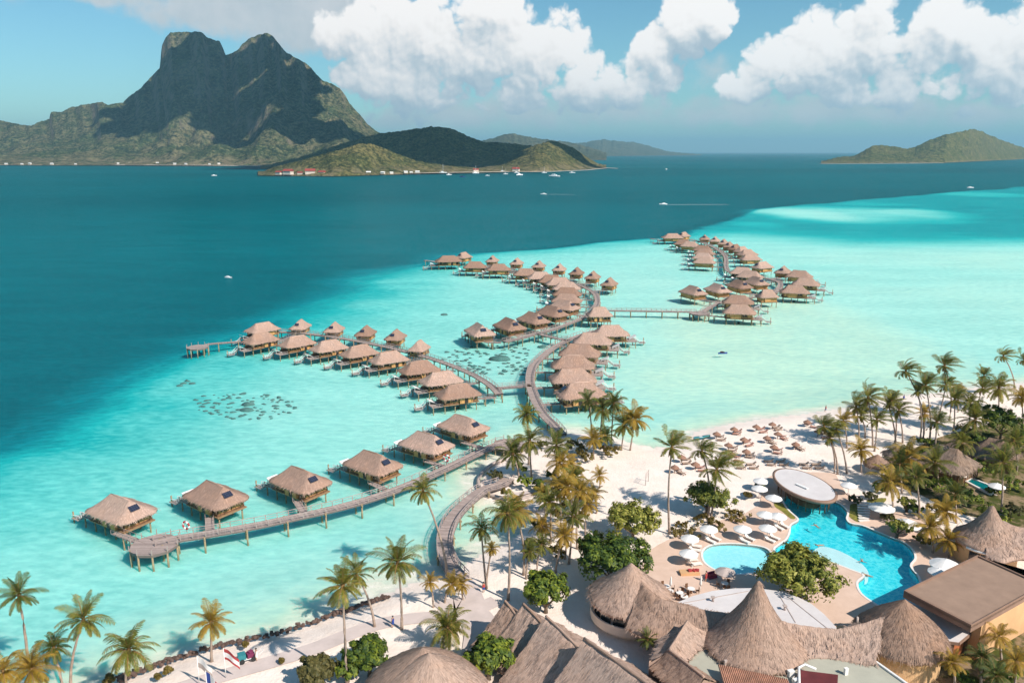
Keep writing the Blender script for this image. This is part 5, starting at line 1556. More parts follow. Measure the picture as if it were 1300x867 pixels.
def cone_rings(cx, cy, r0, r1, z0, z1, n=72, rows=14, power=1.0, nip=0.0, jit=.10, seed=1, a0=0.0, thick=.45, sx=1.0, sy=1.0):
    """concave thatch cone: a shaggy eave, a swept-in flank and a blunt peak"""
    r = random.Random(seed); rings = []
    def ring(rad, z, j):
        return [(cx + (rad + r.uniform(-j, j)) * math.cos(a0 + 2 * math.pi * k / n) * sx, cy + (rad + r.uniform(-j, j)) * math.sin(a0 + 2 * math.pi * k / n) * sy, z + r.uniform(-j, j)) for k in range(n)]
    rings.append(ring(r0 * .86, z0 - thick, .01)); rings.append(ring(r0 * .99, z0 - thick, jit))
    for i in range(rows + 1):
        f = i / rows
        rad = r0 + (r1 - r0) * f
        z = z0 + (z1 - z0) * (f ** power * (1 - nip) + nip * f ** 3)
        rings.append(ring(rad, z, jit * .5 * (1 - f) + .015))
    rings.append([(cx, cy, z1 + r1 * .8)] * n)
    return rings
def row_roof(ridge, front, rows=8, seed=1, jit=.07, thick=.45, back=1.0, sag=.25, n_sub=6, back_pts=None):
    """thatch along a ridge line: front and back slopes as one shaggy sheet with a real thickness"""
    r = random.Random(seed)
    rg, fr_ = smooth_line(ridge, n_sub), smooth_line(front, n_sub)
    if back_pts: bk = smooth_line(back_pts, n_sub)
    else:
        bk = [Vector((2 * a.x - b2.x, 2 * a.y - b2.y, b2.z)) for a, b2 in zip(rg, fr_)]
        bk = [a.lerp(b2, back) for a, b2 in zip(rg, bk)]
    rings = []
    def lerp_row(A, B, f, lift):
        o_ = []
        for a, b2 in zip(A, B):
            p = a.lerp(b2, f); p.z -= sag * math.sin(math.pi * f); o_.append(p + Vector((r.uniform(-jit, jit), r.uniform(-jit, jit), r.uniform(-jit, jit))))
        return o_
    inner_f = [p + Vector((0, 0, -thick)) for p in fr_]
    rings.append([a.lerp(b2, .9) + Vector((0, 0, -thick)) for a, b2 in zip(rg, fr_)])
    rings.append([p + Vector((r.uniform(-jit, jit), r.uniform(-jit, jit), r.uniform(-jit, jit))) for p in inner_f])
    for i in range(rows + 1): rings.append(lerp_row(fr_, rg, i / rows, 0))
    for i in range(1, rows + 1): rings.append(lerp_row(rg, bk, i / rows, 0))
    rings.append([p + Vector((0, 0, -thick)) for p in bk])
    rings.append([a.lerp(b2, .9) + Vector((0, 0, -thick)) for a, b2 in zip(rg, bk)])
    mb = MB(); mb.loft(rings, False); shag(mb, 4000, seed, .75, .042, min(p.z for p in fr_) + .3, .05)
    return mb, rg, fr_, bk
def end_cap(mb, rg, fr_, bk, i, z):
    a, b2, c2 = fr_[i], rg[i], bk[i]
    mb.face([a + Vector((0, 0, -.4)), b2 + Vector((0, 0, -.35)), c2 + Vector((0, 0, -.4)), Vector((c2.x, c2.y, z)), Vector((a.x, a.y, z))])

def roundhouse(center, r0, z0, z1, label, seed, power=1.15, nip=.12, r1=.25, walls=True, mat=M_thatch2, group='thatched pavilions of the resort', wall_mat=None, n=80, wall_r=.80, fringe=False):
    o = thing('thatched_pavilion', label, 'pavilion', (center.x, center.y, GZ0), 0, group)
    mb = MB(); mb.loft(cone_rings(0, 0, r0, r1, z0 - GZ0, z1 - GZ0, n, 14, power, nip, .09, seed)); shag(mb, int(110 * r0 * r0), seed, .65, .042, z0 - GZ0 + .25, .05)
    mb.obj('roof', mat, o)
    if walls:
        wm = MB(); k = 40; rw_ = r0 * wall_r
        ring = [(rw_ * math.cos(2 * math.pi * i / k), rw_ * math.sin(2 * math.pi * i / k)) for i in range(k)]
        wm.loft([[(x, y, -.2) for x, y in ring], [(x, y, z0 - GZ0 + .2) for x, y in ring]], True, 0, True)
        wm.obj('wall', wall_mat or M_white_wall, o)
    return o
# (a) the pavilion with the round balcony
c1 = P(800, 755, 4.9); c1.z = 0
topz = at_depth(797, 716, c1.y).z
o = roundhouse(c1, 5.8, 4.9, topz, 'round thatched pavilion with curved cream balcony and dark windows', 61, power=1.05, nip=.05)
bal = MB(); k = 30
for i in range(k):
    a, b2 = R(150) + R(170) * i / k, R(150) + R(170) * (i + 1) / k
    for (r_, z0_, z1_) in ((5.5, .9, 2.15),):
        pa, pb = (r_ * math.cos(a), r_ * math.sin(a)), (r_ * math.cos(b2), r_ * math.sin(b2))
        ia, ib = ((r_ - .25) * math.cos(a), (r_ - .25) * math.sin(a)), ((r_ - .25) * math.cos(b2), (r_ - .25) * math.sin(b2))
        bal.face([(*pa, z0_), (*pb, z0_), (*pb, z1_), (*pa, z1_)]); bal.face([(*pa, z1_), (*pb, z1_), (*ib, z1_), (*ia, z1_)]); bal.face([(*ib, z1_), (*ib, z0_), (*ia, z0_), (*ia, z1_)])
        bal.face([(*pa, z0_), (0, 0, z0_), (*pb, z0_)])
bal.obj('balcony', M_white_wall, o)
for i in range(6):
    a = R(172 + i * 24); w_ = MB(); w_.box((4.84 * math.cos(a), 4.84 * math.sin(a), 2.6), (.12, 1.6, 1.7), a); w_.obj('window', M_glass, o)
# (b) wing to the cone, (c) central cone, (d) wing to the outer cone, (e) outer cone
cc = Vector((30.6, 89.2, 0)); rc = 6.3
zt = at_depth(962, 739, cc.y).z
def Z(px, py, z): return P(px, py, z)
PG = 'thatched pavilions of the resort'
o = thing('thatched_wing', 'thatched wing roof joining the balcony pavilion to the tall pointed cone', 'roof', Z(850, 800, 1), 0, PG)
bl = Vector(o.location)
mb, rg, f_, bk = row_roof([Z(812, 735, 8.1), Z(834, 757, 7.6), Z(872, 769, 7.0), Z(895, 774, 6.8), Z(925, 778, 6.8)], [Z(796, 795, 4.7), Z(816, 806, 4.6), Z(862, 813, 4.6), Z(893, 813, 4.6), Z(915, 815, 4.7)], 9, 71, back=.8)
mb.v = [tuple(Vector(p) - bl) for p in mb.v]; mb.obj('roof', M_thatch2, o)
wl_ = MB(); wl_.box(Z(848, 803, 2.0) - bl + Vector((0, 1.5, 0)), (9, 2.6, 2.6), 0); wl_.obj('wall', M_white_wall, o)
o = roundhouse(cc, rc, 4.8, zt, 'tallest pointed thatched cone roof, in the middle of the resort', 62, power=1.18, nip=.30, r1=.30, n=96)
o = thing('thatched_wing', 'long thatched wing roof between the tall cone and the fringed round pavilion', 'roof', Z(1060, 820, 1), 0, PG)
bl = Vector(o.location)
mb, rg, f_, bk = row_roof([Z(985, 785, 7.3), Z(1010, 792, 6.9), Z(1040, 796.5, 6.6), Z(1066, 797.5, 6.6), Z(1088, 793, 6.9), Z(1122, 782, 7.8)], [Z(995, 838, 4.5), Z(1020, 834, 4.5), Z(1046, 834, 4.4), Z(1070, 837, 4.4), Z(1090, 841, 4.4), Z(1112, 842, 4.6)], 9, 72, back=.55)
mb.v = [tuple(Vector(p) - bl) for p in mb.v]; mb.obj('roof', M_thatch2, o)
vt = MB(); q = Z(1088, 791, 6.9) - bl; vt.tube([q, q + Vector((0, 0, .9))], [.16, .14], 8); vt.obj('vent_pipe', M_stone, o)
wl_ = MB(); wl_.box(Z(1062, 815, 2.0) - bl + Vector((0, .6, 0)), (14, 2.4, 2.6), 0); wl_.obj('wall', M_ochre_wall, o)
ce = P(1143, 806, 4.7); ce.z = 0
zt2 = at_depth(1134, 763, ce.y).z
o = roundhouse(ce, 5.7, 4.7, zt2, 'round thatched pavilion with a hanging straw fringe and bamboo wall', 63, power=.82, nip=.0, wall_mat=M_straw, wall_r=.86, r1=.4)
fb = MB(); rr3 = random.Random(9)
for i in range(190):
    a = 2 * math.pi * i / 190 + rr3.uniform(-.01, .01); r_ = 5.5; w = .13; L = rr3.uniform(.5, 1.15)
    ca, sa = math.cos(a), math.sin(a)
    fb.face([(r_ * ca - w * sa, r_ * sa + w * ca, 3.5), (r_ * ca + w * sa, r_ * sa - w * ca, 3.5), ((r_ - .12) * ca + w * .5 * sa, (r_ - .12) * sa - w * .5 * ca, 3.5 - L), ((r_ - .12) * ca - w * .5 * sa, (r_ - .12) * sa + w * .5 * ca, 3.5 - L)])
fb.obj('straw_fringe', M_straw, o)

# (f) the four stepped roofs in the foreground
A_, B_ = P(641, 762, 6.6), P(868, 892, 10.5)
ax = (B_ - A_); ax.z = 0; Lx = ax.length; ax.normalize(); pr = Vector((-ax.y, ax.x, 0))
def along(px, py, z):
    q = P(px, py, z); return (q - A_).to_2d().dot(ax.to_2d())
peaks = [(641, 761.5, 6.7), (664, 765, 7.3), (693, 781, 8.2), (741.5, 809, 9.4)]
ss = [along(*p) for p in peaks] + [Lx + 4]
for k in range(4):
    zr_ = peaks[k][2]; s0, s1 = ss[k], ss[k + 1] + (1.2 if k < 3 else 0)
    hw = 5.2 + k * 1.0
    o = thing('thatched_hall', 'stepped thatch hall roof, %s of the four overlapping ridges counted from the beach' % ORD[k], 'roof', A_ + ax * (s0 + s1) / 2 - Vector((0, 0, A_.z - GZ0)), 0, 'stepped thatched halls')
    base = Vector(o.location)
    off = P(*peaks[k]) - (A_ + ax * s0); off.z = 0
    npt = 5
    rgp = [A_ + off + ax * (s0 + (s1 - s0) * i / (npt - 1)) for i in range(npt)]
    for i, p in enumerate(rgp): p.z = zr_ - 1.5 * (i / (npt - 1)) * (k < 3)
    rgp[0].z -= .1
    left_ = [p - pr * (hw if (p - pr).x < p.x else -hw) for p in rgp]
    side = -pr if (-pr).x < 0 else pr
    front = [p + side * hw for p in rgp]; backp = [p - side * hw for p in rgp]
    for p in front + backp: p.z = zr_ - .5 - hw * .78
    mb, rg, f_, bk = row_roof(rgp, front, 10, 80 + k, .07, .5, 1.0, .35, 5, backp)
    end_cap(mb, rg, f_, bk, 0, 2.0); end_cap(mb, rg, f_, bk, -1, 2.0)
    mb.v = [tuple(Vector(p) - base) for p in mb.v]; mb.obj('roof', M_thatch2, o)
    cap = MB(); cap.tube([p - base + Vector((0, 0, .02)) for p in rg], .17, 7); cap.obj('ridge_cap', M_thatch2, o)
# (g) the domed roof cut by the picture edge, with its curled fold
cd = P(546, 872, 5.2); cd.z = 0
zt3 = at_depth(553, 828, cd.y + .5).z
o = roundhouse(cd, 7.0, 4.2, zt3, 'low domed thatch roof with a curled fold, cut by the lower picture edge', 64, power=.85, nip=0.0, r1=.4)
fold = MB(); fr5 = cone_rings(-.9, 1.5, 7.2, .3, 4.2 - GZ0 - .35, zt3 - GZ0 - .25, 72, 12, .80, 0, .09, 167)
fold.loft(fr5); shag(fold, 4500, 168, .65, .042, 3.2, .05); fold.obj('roof_fold', M_thatch2, o)
# (h) small gables in front of the wing
for (r0, r1, e0, e1, lb, sd) in [
    ((873, 788, 6.9), (850, 824, 6.0), (838, 810, 4.7), (824, 838, 4.6), 'small thatched gable pointing at the grey flat roof', 91),
    ((849, 824, 6.0), (894, 859, 6.0), (826, 846, 4.0), (868, 892, 4.0), 'smaller thatched gable tucked below the stepped halls', 92)]:
    a, b2, c2, d2 = P(*r0), P(*r1), P(*e0), P(*e1)
    o = thing('thatched_gable', lb, 'roof', Vector((a.x, a.y, GZ0)), 0, PG); bl = Vector(o.location)
    mb, rg, f_, bk = row_roof([a, a.lerp(b2, .5), b2], [c2, c2.lerp(d2, .5), d2], 7, sd, .05, .4)
    end_cap(mb, rg, f_, bk, -1, 1.5); end_cap(mb, rg, f_, bk, 0, 1.5)
    mb.v = [tuple(Vector(p) - bl) for p in mb.v]; mb.obj('roof', M_thatch2, o)
    cap = MB(); cap.tube([p - bl for p in rg], .16, 7); cap.obj('ridge_cap', M_thatch2, o)
# (i) white ring canopy behind the cone
outer = [P(a, b2, 4.3) for a, b2 in [(846, 772), (858, 765), (880, 756), (905, 749.5), (932, 746.5), (960, 746), (990, 750), (1012, 757), (1030, 766), (1046, 779), (1062, 796), (1020, 812), (960, 800), (900, 790)]]
o = thing('terrace_canopy', 'wide white curved terrace canopy behind the tall thatched cone', 'canopy', Vector((cc.x, cc.y, GZ0)), 0, None)
bl = Vector(o.location)
sheet('c', [p - bl for p in outer], [], M_whiteroof, 4.3 - GZ0, .3).obj('roof', M_whiteroof, o)
sm = MB()
for (x0, y0, x1, y1) in [(858, 765, 875, 771), (868, 765, 950, 750), (1000, 757, 1050, 797), (990, 756, 1010, 790)]:
    sm.bar(P(x0, y0, 4.33) - bl, P(x1, y1, 4.33) - bl, .10, .05)
sm.obj('roof_seam', M_stone, o)
for (x0, y0) in [(905, 763), (996, 774)]:
    vt = MB(); q = P(x0, y0, 4.3) - bl; vt.tube([q, q + Vector((0, 0, .6))], .16, 8); vt.box(q + Vector((0, 0, .65)), (.5, .5, .12)); vt.obj('roof_vent', M_stone, o)
for p in outer[:11]:
    q = (p - bl) * .93
    pm = MB(); pm.tube([(q.x, q.y, 0), (q.x, q.y, 3.2)], .13, 6); pm.obj('post', M_white, o)
# (j) the grey flat roof with its fittings
pts = [P(a, b2, 4.2) for a, b2 in [(880, 812), (905, 806), (960, 830), (1020, 826), (1092, 838), (1104, 834), (1152, 868), (1180, 893), (1170, 930), (880, 930), (868, 880)]]
o = thing('service_building', 'flat grey-green service roof below the tall cone, with white edge and pipework', 'building', Vector((30, 80, GZ0)), 0, None); bl = Vector(o.location)
sheet('s', [p - bl for p in pts], [], M_greyroof, 4.2 - GZ0, 3.2).obj('flat_roof', M_greyroof, o)
ed = MB(); ed.bar(P(1104, 834, 4.32) - bl, P(1152, 868, 4.32) - bl, .28, .22); ed.bar(P(1152, 868, 4.32) - bl, P(1180, 893, 4.32) - bl, .28, .22); ed.obj('white_kerb', M_white, o)
hb = MB(); hb.face([P(1016, 850, 4.9) - bl, P(1018, 880, 4.9) - bl, P(1062, 888, 4.9) - bl, P(1064, 856, 4.9) - bl], [(0, 0), (2, 0), (2, 3), (0, 3)])
for p, q in (((1016, 850), (1018, 880)), ((1064, 856), (1016, 850)), ((1062, 888), (1064, 856))): hb.face([P(*p, 4.9) - bl, P(*q, 4.9) - bl, P(*q, 4.9) - bl - Vector((0, 0, .7)), P(*p, 4.9) - bl - Vector((0, 0, .7))])
hb.obj('roof_hatch', M_maroon, o)
pp = MB(); pp.tube([P(1015, 880, 5.1) - bl, P(1014, 847, 5.1) - bl, P(1022, 843, 5.1) - bl, P(1036, 849, 5.1) - bl], .16, 8); pp.obj('white_duct', M_white, o)
for (px, py, s_) in [(1004, 855, .7), (1010, 866, .6), (1074, 852, .45), (921, 842, .35)]:
    u = MB(); u.box(P(px, py, 4.6) - bl, (s_, s_ * .7, .8), .3); u.box(P(px, py, 4.6) - bl + Vector((0, 0, .44)), (s_ * 1.1, s_ * .8, .08), .3); u.obj('air_conditioner', M_white if s_ != .35 else M_stone, o)
tl = MB()
a, b2, c2, d2 = P(911, 843, 5.4), P(1000, 862, 5.4), P(925, 890, 4.6), P(1012, 890, 4.6)
rows_ = 34
for i in range(rows_):
    f0, f1 = i / rows_, (i + 1) / rows_
    p0, p1, q0, q1 = a.lerp(b2, f0), a.lerp(b2, f1), c2.lerp(d2, f0), c2.lerp(d2, f1)
    m0, m1 = (p0 + p1) / 2 + Vector((0, 0, .14)), (q0 + q1) / 2 + Vector((0, 0, .14))
    tl.face([p - bl for p in (p0, q0, m1, m0)]); tl.face([p - bl for p in (m0, m1, q1, p1)])
M_tile = plain('terracotta_tiles', (0.50, 0.28, 0.19), .85, .25, 1.2)
tl.obj('tiled_roof', M_tile, o)

# (k) the oval pool bar
zl = 4.0
Lp, Rp, Tp, Bp = P(981.5, 604, zl), P(1060.5, 622, zl), P(1012, 597.5, zl), P(1032, 636.5, zl)
cb_ = (Lp + Rp + Tp + Bp) / 4; u_, v_2 = (Rp - Lp) / 2, (Tp - Bp) / 2
o = thing('pool_bar', 'oval white flat-roofed pool bar with brown rim at the head of the pool', 'bar', Vector((cb_.x, cb_.y, GZ0)), 0, None)
def oval(s, z, n=44): return [(u_.x * math.cos(2 * math.pi * i / n) * s + v_2.x * math.sin(2 * math.pi * i / n) * s, u_.y * math.cos(2 * math.pi * i / n) * s + v_2.y * math.sin(2 * math.pi * i / n) * s, z - GZ0) for i in range(n)]
mb = MB(); mb.loft([oval(.94, zl - .1), oval(.94, zl + .02), oval(.5, zl + .03), oval(.02, zl + .04)], True, 0, False); mb.obj('roof', M_whiteroof, o)
mb = MB(); mb.loft([oval(.80, zl - .75), oval(1.0, zl - .55), oval(1.02, zl - .05), oval(.945, zl + .06), oval(.93, zl - .02)], True); mb.obj('fascia', M_brownedge, o)
mb = MB(); n = 22
for i in range(n):
    x, y, _ = oval(.80, 0, n)[i]; mb.tube([(x, y, 0), (x, y, zl - GZ0 - .6)], .11, 6)
mb.obj('posts', M_brown, o)
mb = MB(); mb.loft([oval(.52, GZ0), oval(.52, GZ0 + 1.15), oval(.40, GZ0 + 1.15)], True); mb.obj('counter', M_brown, o)
q = P(1018, 617, 4.2) - Vector(o.location); mb = MB(); mb.box(q, (.5, 2.6, .16), .55); mb.obj('roof_hatch', M_white, o)
# (l) flat brown building and its white terrace
zb = 7.2
Lc, Tc, Bc = P(1147.5, 750, zb), P(1241, 705, zb), P(1233, 794, zb)
d1, d2 = Tc - Lc, P(1300, 731.5, zb) - Tc
Rc = Tc + d2 * ((Bc - Lc).length / d2.length)
o = thing('flat_roof_building', 'ochre building with a large flat brown roof beside the pool', 'building', Vector((Lc.x, Lc.y, GZ0)), 0, None); bl = Vector(o.location)
quad = [Lc, Bc, Bc + (Rc - Tc) * .0 + (Tc - Lc) * 1.25, Tc + (Tc - Lc) * .25]
quad = [Lc, Bc, Bc + (Tc - Lc) * 1.2, Lc + (Tc - Lc) * 1.2]
quad[2] = P(1330, 744, zb) ; quad[3] = Tc
quad = [Lc, Bc, P(1342, 733, zb), P(1300, 731.5, zb) + (P(1300, 731.5, zb) - Tc) * .5, Tc]
sheet('r', [p - bl for p in quad], [], M_brownroof, zb - GZ0 - .12, .3).obj('flat_roof', M_brownroof, o)
mb = MB(); n = len(quad)
ctr = sum(quad, Vector()) / n
for i in range(n):
    a, b2 = quad[i], quad[(i + 1) % n]
    ai, bi = a.lerp(ctr, .035), b2.lerp(ctr, .035)
    up = Vector((0, 0, zb - GZ0 + .12)); lo = Vector((0, 0, zb - GZ0 - .95))
    def at_(p, z): q_ = p - bl; return Vector((q_.x, q_.y, z))
    mb.face([at_(a, up.z), at_(b2, up.z), at_(bi, up.z), at_(ai, up.z)]); mb.face([at_(a, up.z), at_(a, lo.z), at_(b2, lo.z), at_(b2, up.z)]); mb.face([at_(ai, up.z), at_(bi, up.z), at_(bi, up.z - .4), at_(ai, up.z - .4)])
mb.obj('parapet', M_brownedge, o)
mb = MB(); inn = [p.lerp(ctr, .02) for p in quad]
inn[0] = inn[0].lerp(inn[4], .22); inn[1] = inn[1].lerp(inn[2], .12)
for i in range(n):
    a, b2 = inn[i], inn[(i + 1) % n]; mb.face([at_(a, zb - GZ0 - .9), at_(a, -.3), at_(b2, -.3), at_(b2, zb - GZ0 - .9)])
mb.obj('wall', M_ochre_wall, o)
# terrace slab towards the pool
o = thing('terrace_roof', 'white terrace roof slab with brown edge between the fringed pavilion and the ochre building', 'canopy', Vector((Bc.x, Bc.y, GZ0)), 0, None); bl = Vector(o.location)
zs_ = 4.4
tp = [P(a, b2, zs_) for a, b2 in [(1148, 762), (1160, 776), (1188, 811), (1217, 815), (1234, 801), (1238, 790), (1200, 770), (1165, 757)]]
sheet('t', [p - bl for p in tp], [], M_whiteroof, zs_ - GZ0, .12).obj('roof', M_whiteroof, o)
fm = MB()
for i in range(1, 4):
    a, b2 = tp[i] - bl, tp[i + 1] - bl
    fm.bar((a.x, a.y, zs_ - GZ0 - .2), (b2.x, b2.y, zs_ - GZ0 - .2), .3, .38)
fm.obj('fascia', M_brownedge, o)
a, b2 = P(1210, 815, zs_) - bl, P(1228, 806, zs_) - bl
wm = MB(); wm.face([(a.x, a.y + .6, zs_ - GZ0 - .4), (a.x, a.y + .6, -.2), (b2.x, b2.y + .6, -.2), (b2.x, b2.y + .6, zs_ - GZ0 - .4)]); wm.obj('red_wall', M_rust, o)
for (px, py) in [(1186, 809), (1212, 814), (1230, 803)]:
    q = P(px, py, zs_) - bl; pm = MB(); pm.box((q.x, q.y + .35, (zs_ - GZ0 - .4) / 2), (.3, .3, zs_ - GZ0 - .4)); pm.obj('post', M_brown, o)
dk = MB(); a, b2 = P(1192, 812, zs_) - bl, P(1210, 815, zs_) - bl
dk.face([(a.x, a.y + 1.2, zs_ - GZ0 - .4), (a.x, a.y + 1.2, -.2), (b2.x, b2.y + 1.2, -.2), (b2.x, b2.y + 1.2, zs_ - GZ0 - .4)]); dk.obj('glass_door', M_glass, o)

# (m) pointed thatch by the edge, with the curved white gutter
cr_ = P(1254, 682, 5.0); cr_.z = 0
zt4 = at_depth(1247, 643, cr_.y).z
o = roundhouse(cr_, 5.0, 4.8, zt4, 'pointed thatched pavilion with white curved gutter and ochre arch', 65, power=1.2, nip=.22, wall_mat=M_ochre_wall, r1=.3, wall_r=.88)
gt = MB(); pts = [(4.95 * math.cos(R(a)), 4.95 * math.sin(R(a)), 3.5) for a in range(205, 330, 8)]
gt.tube(pts, .2, 6); gt.obj('gutter', M_white, o)
for a in (218, 240, 262):
    w_ = MB(); w_.box((4.44 * math.cos(R(a)), 4.44 * math.sin(R(a)), 1.6), (.12, 1.5, 2.6), R(a)); w_.obj('window', M_glass, o)
o = thing('thatched_wing', 'thatched wing roof running from the pointed pavilion out of frame', 'roof', P(1285, 690, 1), 0, PG); bl = Vector(o.location)
mb, rg, f_, bk = row_roof([Z(1254, 656, 8.0), Z(1275, 664, 7.4), Z(1305, 671, 7.2), Z(1350, 680, 7.2)], [Z(1252, 705, 4.6), Z(1272, 713, 4.5), Z(1300, 708, 4.5), Z(1345, 716, 4.5)], 9, 73)
mb.v = [tuple(Vector(p) - bl) for p in mb.v]; mb.obj('roof', M_thatch2, o)
M_garden, t, out = material('garden_soil')
g_ = t.node('ShaderNodeNewGeometry'); n1 = t.noise(g_.outputs['Position'], .35, 6.0, .65); n2 = t.noise(g_.outputs['Position'], 1.6, 4.0, .65)
c = t.mix(t.smooth(n1, .40, .60), (0.30, 0.21, 0.13), (0.07, 0.08, 0.022)); c = t.mix(t.math('MULTIPLY', t.smooth(n2, .5, .65), .6), c, (0.05, 0.06, 0.02))
b = t.node('ShaderNodeBsdfDiffuse', in_Color=c); t.l.new(b.outputs[0], out.inputs[0])
gp = closed_smooth([P(a, b2, .99) for a, b2 in [(1118, 600), (1150, 575), (1190, 556), (1230, 545), (1300, 532), (1360, 560), (1360, 660), (1300, 672), (1260, 660), (1215, 650), (1170, 628), (1135, 615)]], 3)
structure(sheet('garden', gp, [], M_garden, 1.03, .2).obj('garden_ground', M_garden))
gp = closed_smooth([P(a, b2, .99) for a, b2 in [(1185, 846), (1215, 830), (1260, 815), (1340, 800), (1340, 930), (1180, 930)]], 3)
structure(sheet('garden', gp, [], M_garden, 1.06, .2).obj('garden_ground', M_garden))
# (n) villas of the garden: hipped thatch
def villa(rg0, rg1, w, z0, z1, lb, seed, over=3.0, mat=M_thatch3):
    a, b2 = P(*rg0, z1), P(*rg1, z1)
    c = (a + b2) / 2; d = b2 - a; L = d.length
    o = thing('thatched_villa', lb, 'villa', (c.x, c.y, GZ0), math.atan2(d.y, d.x), 'thatched garden villas')
    mb = hip_roof(L / 2 + over, w, -L / 2, L / 2, z0 - GZ0, z1 - GZ0, 64, 8, .06, .35, .09, seed); shag(mb, 2000, seed, .7, .06, z0 - GZ0 - .1, .05); mb.obj('roof', mat, o)
    wm = MB(); wm.box((0, 0, (z0 - GZ0) / 2), (L + over * 1.5, w * 1.55, z0 - GZ0)); wm.obj('wall', M_brown, o)
    return o
villa((1192, 563), (1216, 570), 5.2, 3.6, 7.0, 'hipped thatch villa beside the plunge pool', 95, 3.6)
villa((1256, 555), (1272, 558), 5.0, 3.6, 6.8, 'hipped thatch villa half hidden by the bright tree', 96, 3.6)
villa((1214, 556), (1222, 559), 3.6, 3.2, 5.6, 'small thatch roof under the drooping palm', 97, 2.4)
villa((1138, 567), (1150, 568), 3.0, 3.0, 5.0, 'low thatch roof where the beach row of palms ends', 98, 2.2)
hut = P(1112, 598, 1.0)
roundhouse(hut, 2.6, 2.7, 4.6, 'little round thatched hut beside the sand footpath', 66, power=.95, nip=0, n=40, walls=True, r1=.15)
for (px, py, lb, s_) in [(1205, 598, 'pale tilted porch roof in front of the plunge pool villa', (6.5, 2.6)), (1276, 581, 'pale porch roof in front of the half hidden villa', (5.0, 2.6))]:
    c = P(px, py, 3.2); o = thing('porch', lb, 'porch', (c.x, c.y, GZ0), R(-38), 'villa porches')
    mb = MB(); mb.box((0, 0, 2.35), (s_[0], s_[1], .14), 0, 0, Matrix.Rotation(R(10), 3, 'X')); mb.obj('roof', M_white_wall, o)
    for sx in (-1, 1):
        pm = MB(); pm.box((sx * (s_[0] / 2 - .2), -s_[1] / 2 + .2, 1.1), (.14, .14, 2.2)); pm.obj('post', M_brown, o)
# plunge pool
pl = [P(a, b2, 1.25) for a, b2 in [(1226, 611), (1233, 607), (1266, 620), (1257, 627)]]
cen = sum(pl, Vector()) / 4; cen.z = GZ0
o = thing('plunge_pool', 'small dark-teal plunge pool with pale rim beside the villa', 'pool', cen, 0, None)
wsh = MB(); wsh.face([(p.x - cen.x, p.y - cen.y, .36) for p in pl]); M_teal = plain('teal_pool', (0.0, 0.16, 0.17), .1, .1, 1.0, spec=.5); wsh.obj('pool_water', M_teal, o)
rm = MB()
for i in range(4):
    a, b2 = pl[i] - cen, pl[(i + 1) % 4] - cen; rm.bar((a.x, a.y, .25), (b2.x, b2.y, .25), .45, .5)
rm.obj('rim', M_coping, o)
# curved garden steps
o = thing('garden_steps', 'curved pale garden steps beside the striped lawn edge of the pool', 'steps', P(1098, 650, ZD), 0, None)
for i in range(8):
    a, b2 = P(1088 + i * .3, 637 + i * 3.4, ZD + .6 - i * .07), P(1106 - i * .4, 639 + i * 3.0, ZD + .6 - i * .07)
    s_ = MB(); s_.bar(a - Vector(o.location), b2 - Vector(o.location), .55, .14); s_.obj('step', M_coping, o)

# ================================================================== FURNITURE, PEOPLE, BOATS AND OTHER SMALL THINGS
M_canvas = plain('white_canvas', (0.84, 0.80, 0.77), .8, .04, 1.5)
M_tan = plain('sand_canvas', (0.52, 0.42, 0.38), .8, .08, 1.5)
M_cushion = plain('cream_cushion', (0.80, 0.74, 0.68), .85, .05, 2.0)
M_red = plain('red_cloth', (0.45, 0.06, 0.06), .8, .15, 2.0)
M_skin = plain('skin', (0.46, 0.27, 0.18), .6, .08, 3.0)
M_tealbox = plain('teal_plastic', (0.04, 0.22, 0.25), .5, .1, 1.0)
M_magenta = plain('magenta_cloth', (0.20, 0.035, 0.09), .8, .2, 2.0)
M_black = plain('black_rubber', (0.03, 0.03, 0.03), .7, .2, 2.0)
M_blue = plain('blue_cloth', (0.03, 0.07, 0.30), .8, .1, 2.0)
M_redroof = plain('red_roof', (0.33, 0.06, 0.045), .8, .15, .05)
M_foam = plain('foam', (0.80, 0.84, 0.85), .9, .1, .3)
M_hull = plain('white_hull', (0.80, 0.80, 0.80), .4, .04, .2)

def umbrella_data(r, h, mat, thatch=False):
    n = 8
    cb = MB(); seg = 3
    for k in range(n * 2):
        a0, a1 = math.pi * k / n, math.pi * (k + 1) / n
        prev = None
        for s in range(seg + 1):
            f = s / seg; rr_ = r * f * (1.0 if k % 2 == 0 else 1.0); z = h - (.62 if thatch else .42) * r * f ** 1.2
            w = 1 - .035 * f * (1 if True else 0)
            pa = (rr_ * math.cos(a0) * (1 if k % 2 == 0 else w), rr_ * math.sin(a0) * (1 if k % 2 == 0 else w), z)
            pb = (rr_ * math.cos(a1) * (w if k % 2 == 0 else 1), rr_ * math.sin(a1) * (w if k % 2 == 0 else 1), z)
            if prev:
                cb.face([prev[0], pa, pb, prev[1]] if s > 1 else [prev[0], pa, pb], [(a0 * r, f), (a0 * r, f), (a1 * r, f), (a1 * r, f)][: 4 if s > 1 else 3])
            prev = (pa, pb)
        cb.face([prev[0], (prev[0][0], prev[0][1], prev[0][2] - .12), (prev[1][0], prev[1][1], prev[1][2] - .12), prev[1]])
    cb.tube([(0, 0, h - .03), (0, 0, h + .16)], [.07, .03], 6)
    pm = MB(); pm.tube([(0, 0, 0), (0, 0, h - .05)], .045 if not thatch else .08, 7)
    bs = MB(); bs.tube([(0, 0, 0), (0, 0, .14)], .32, 12)
    return cb.data('canopy', mat), pm.data('pole', M_brown if thatch else M_white), bs.data('base', M_stone)
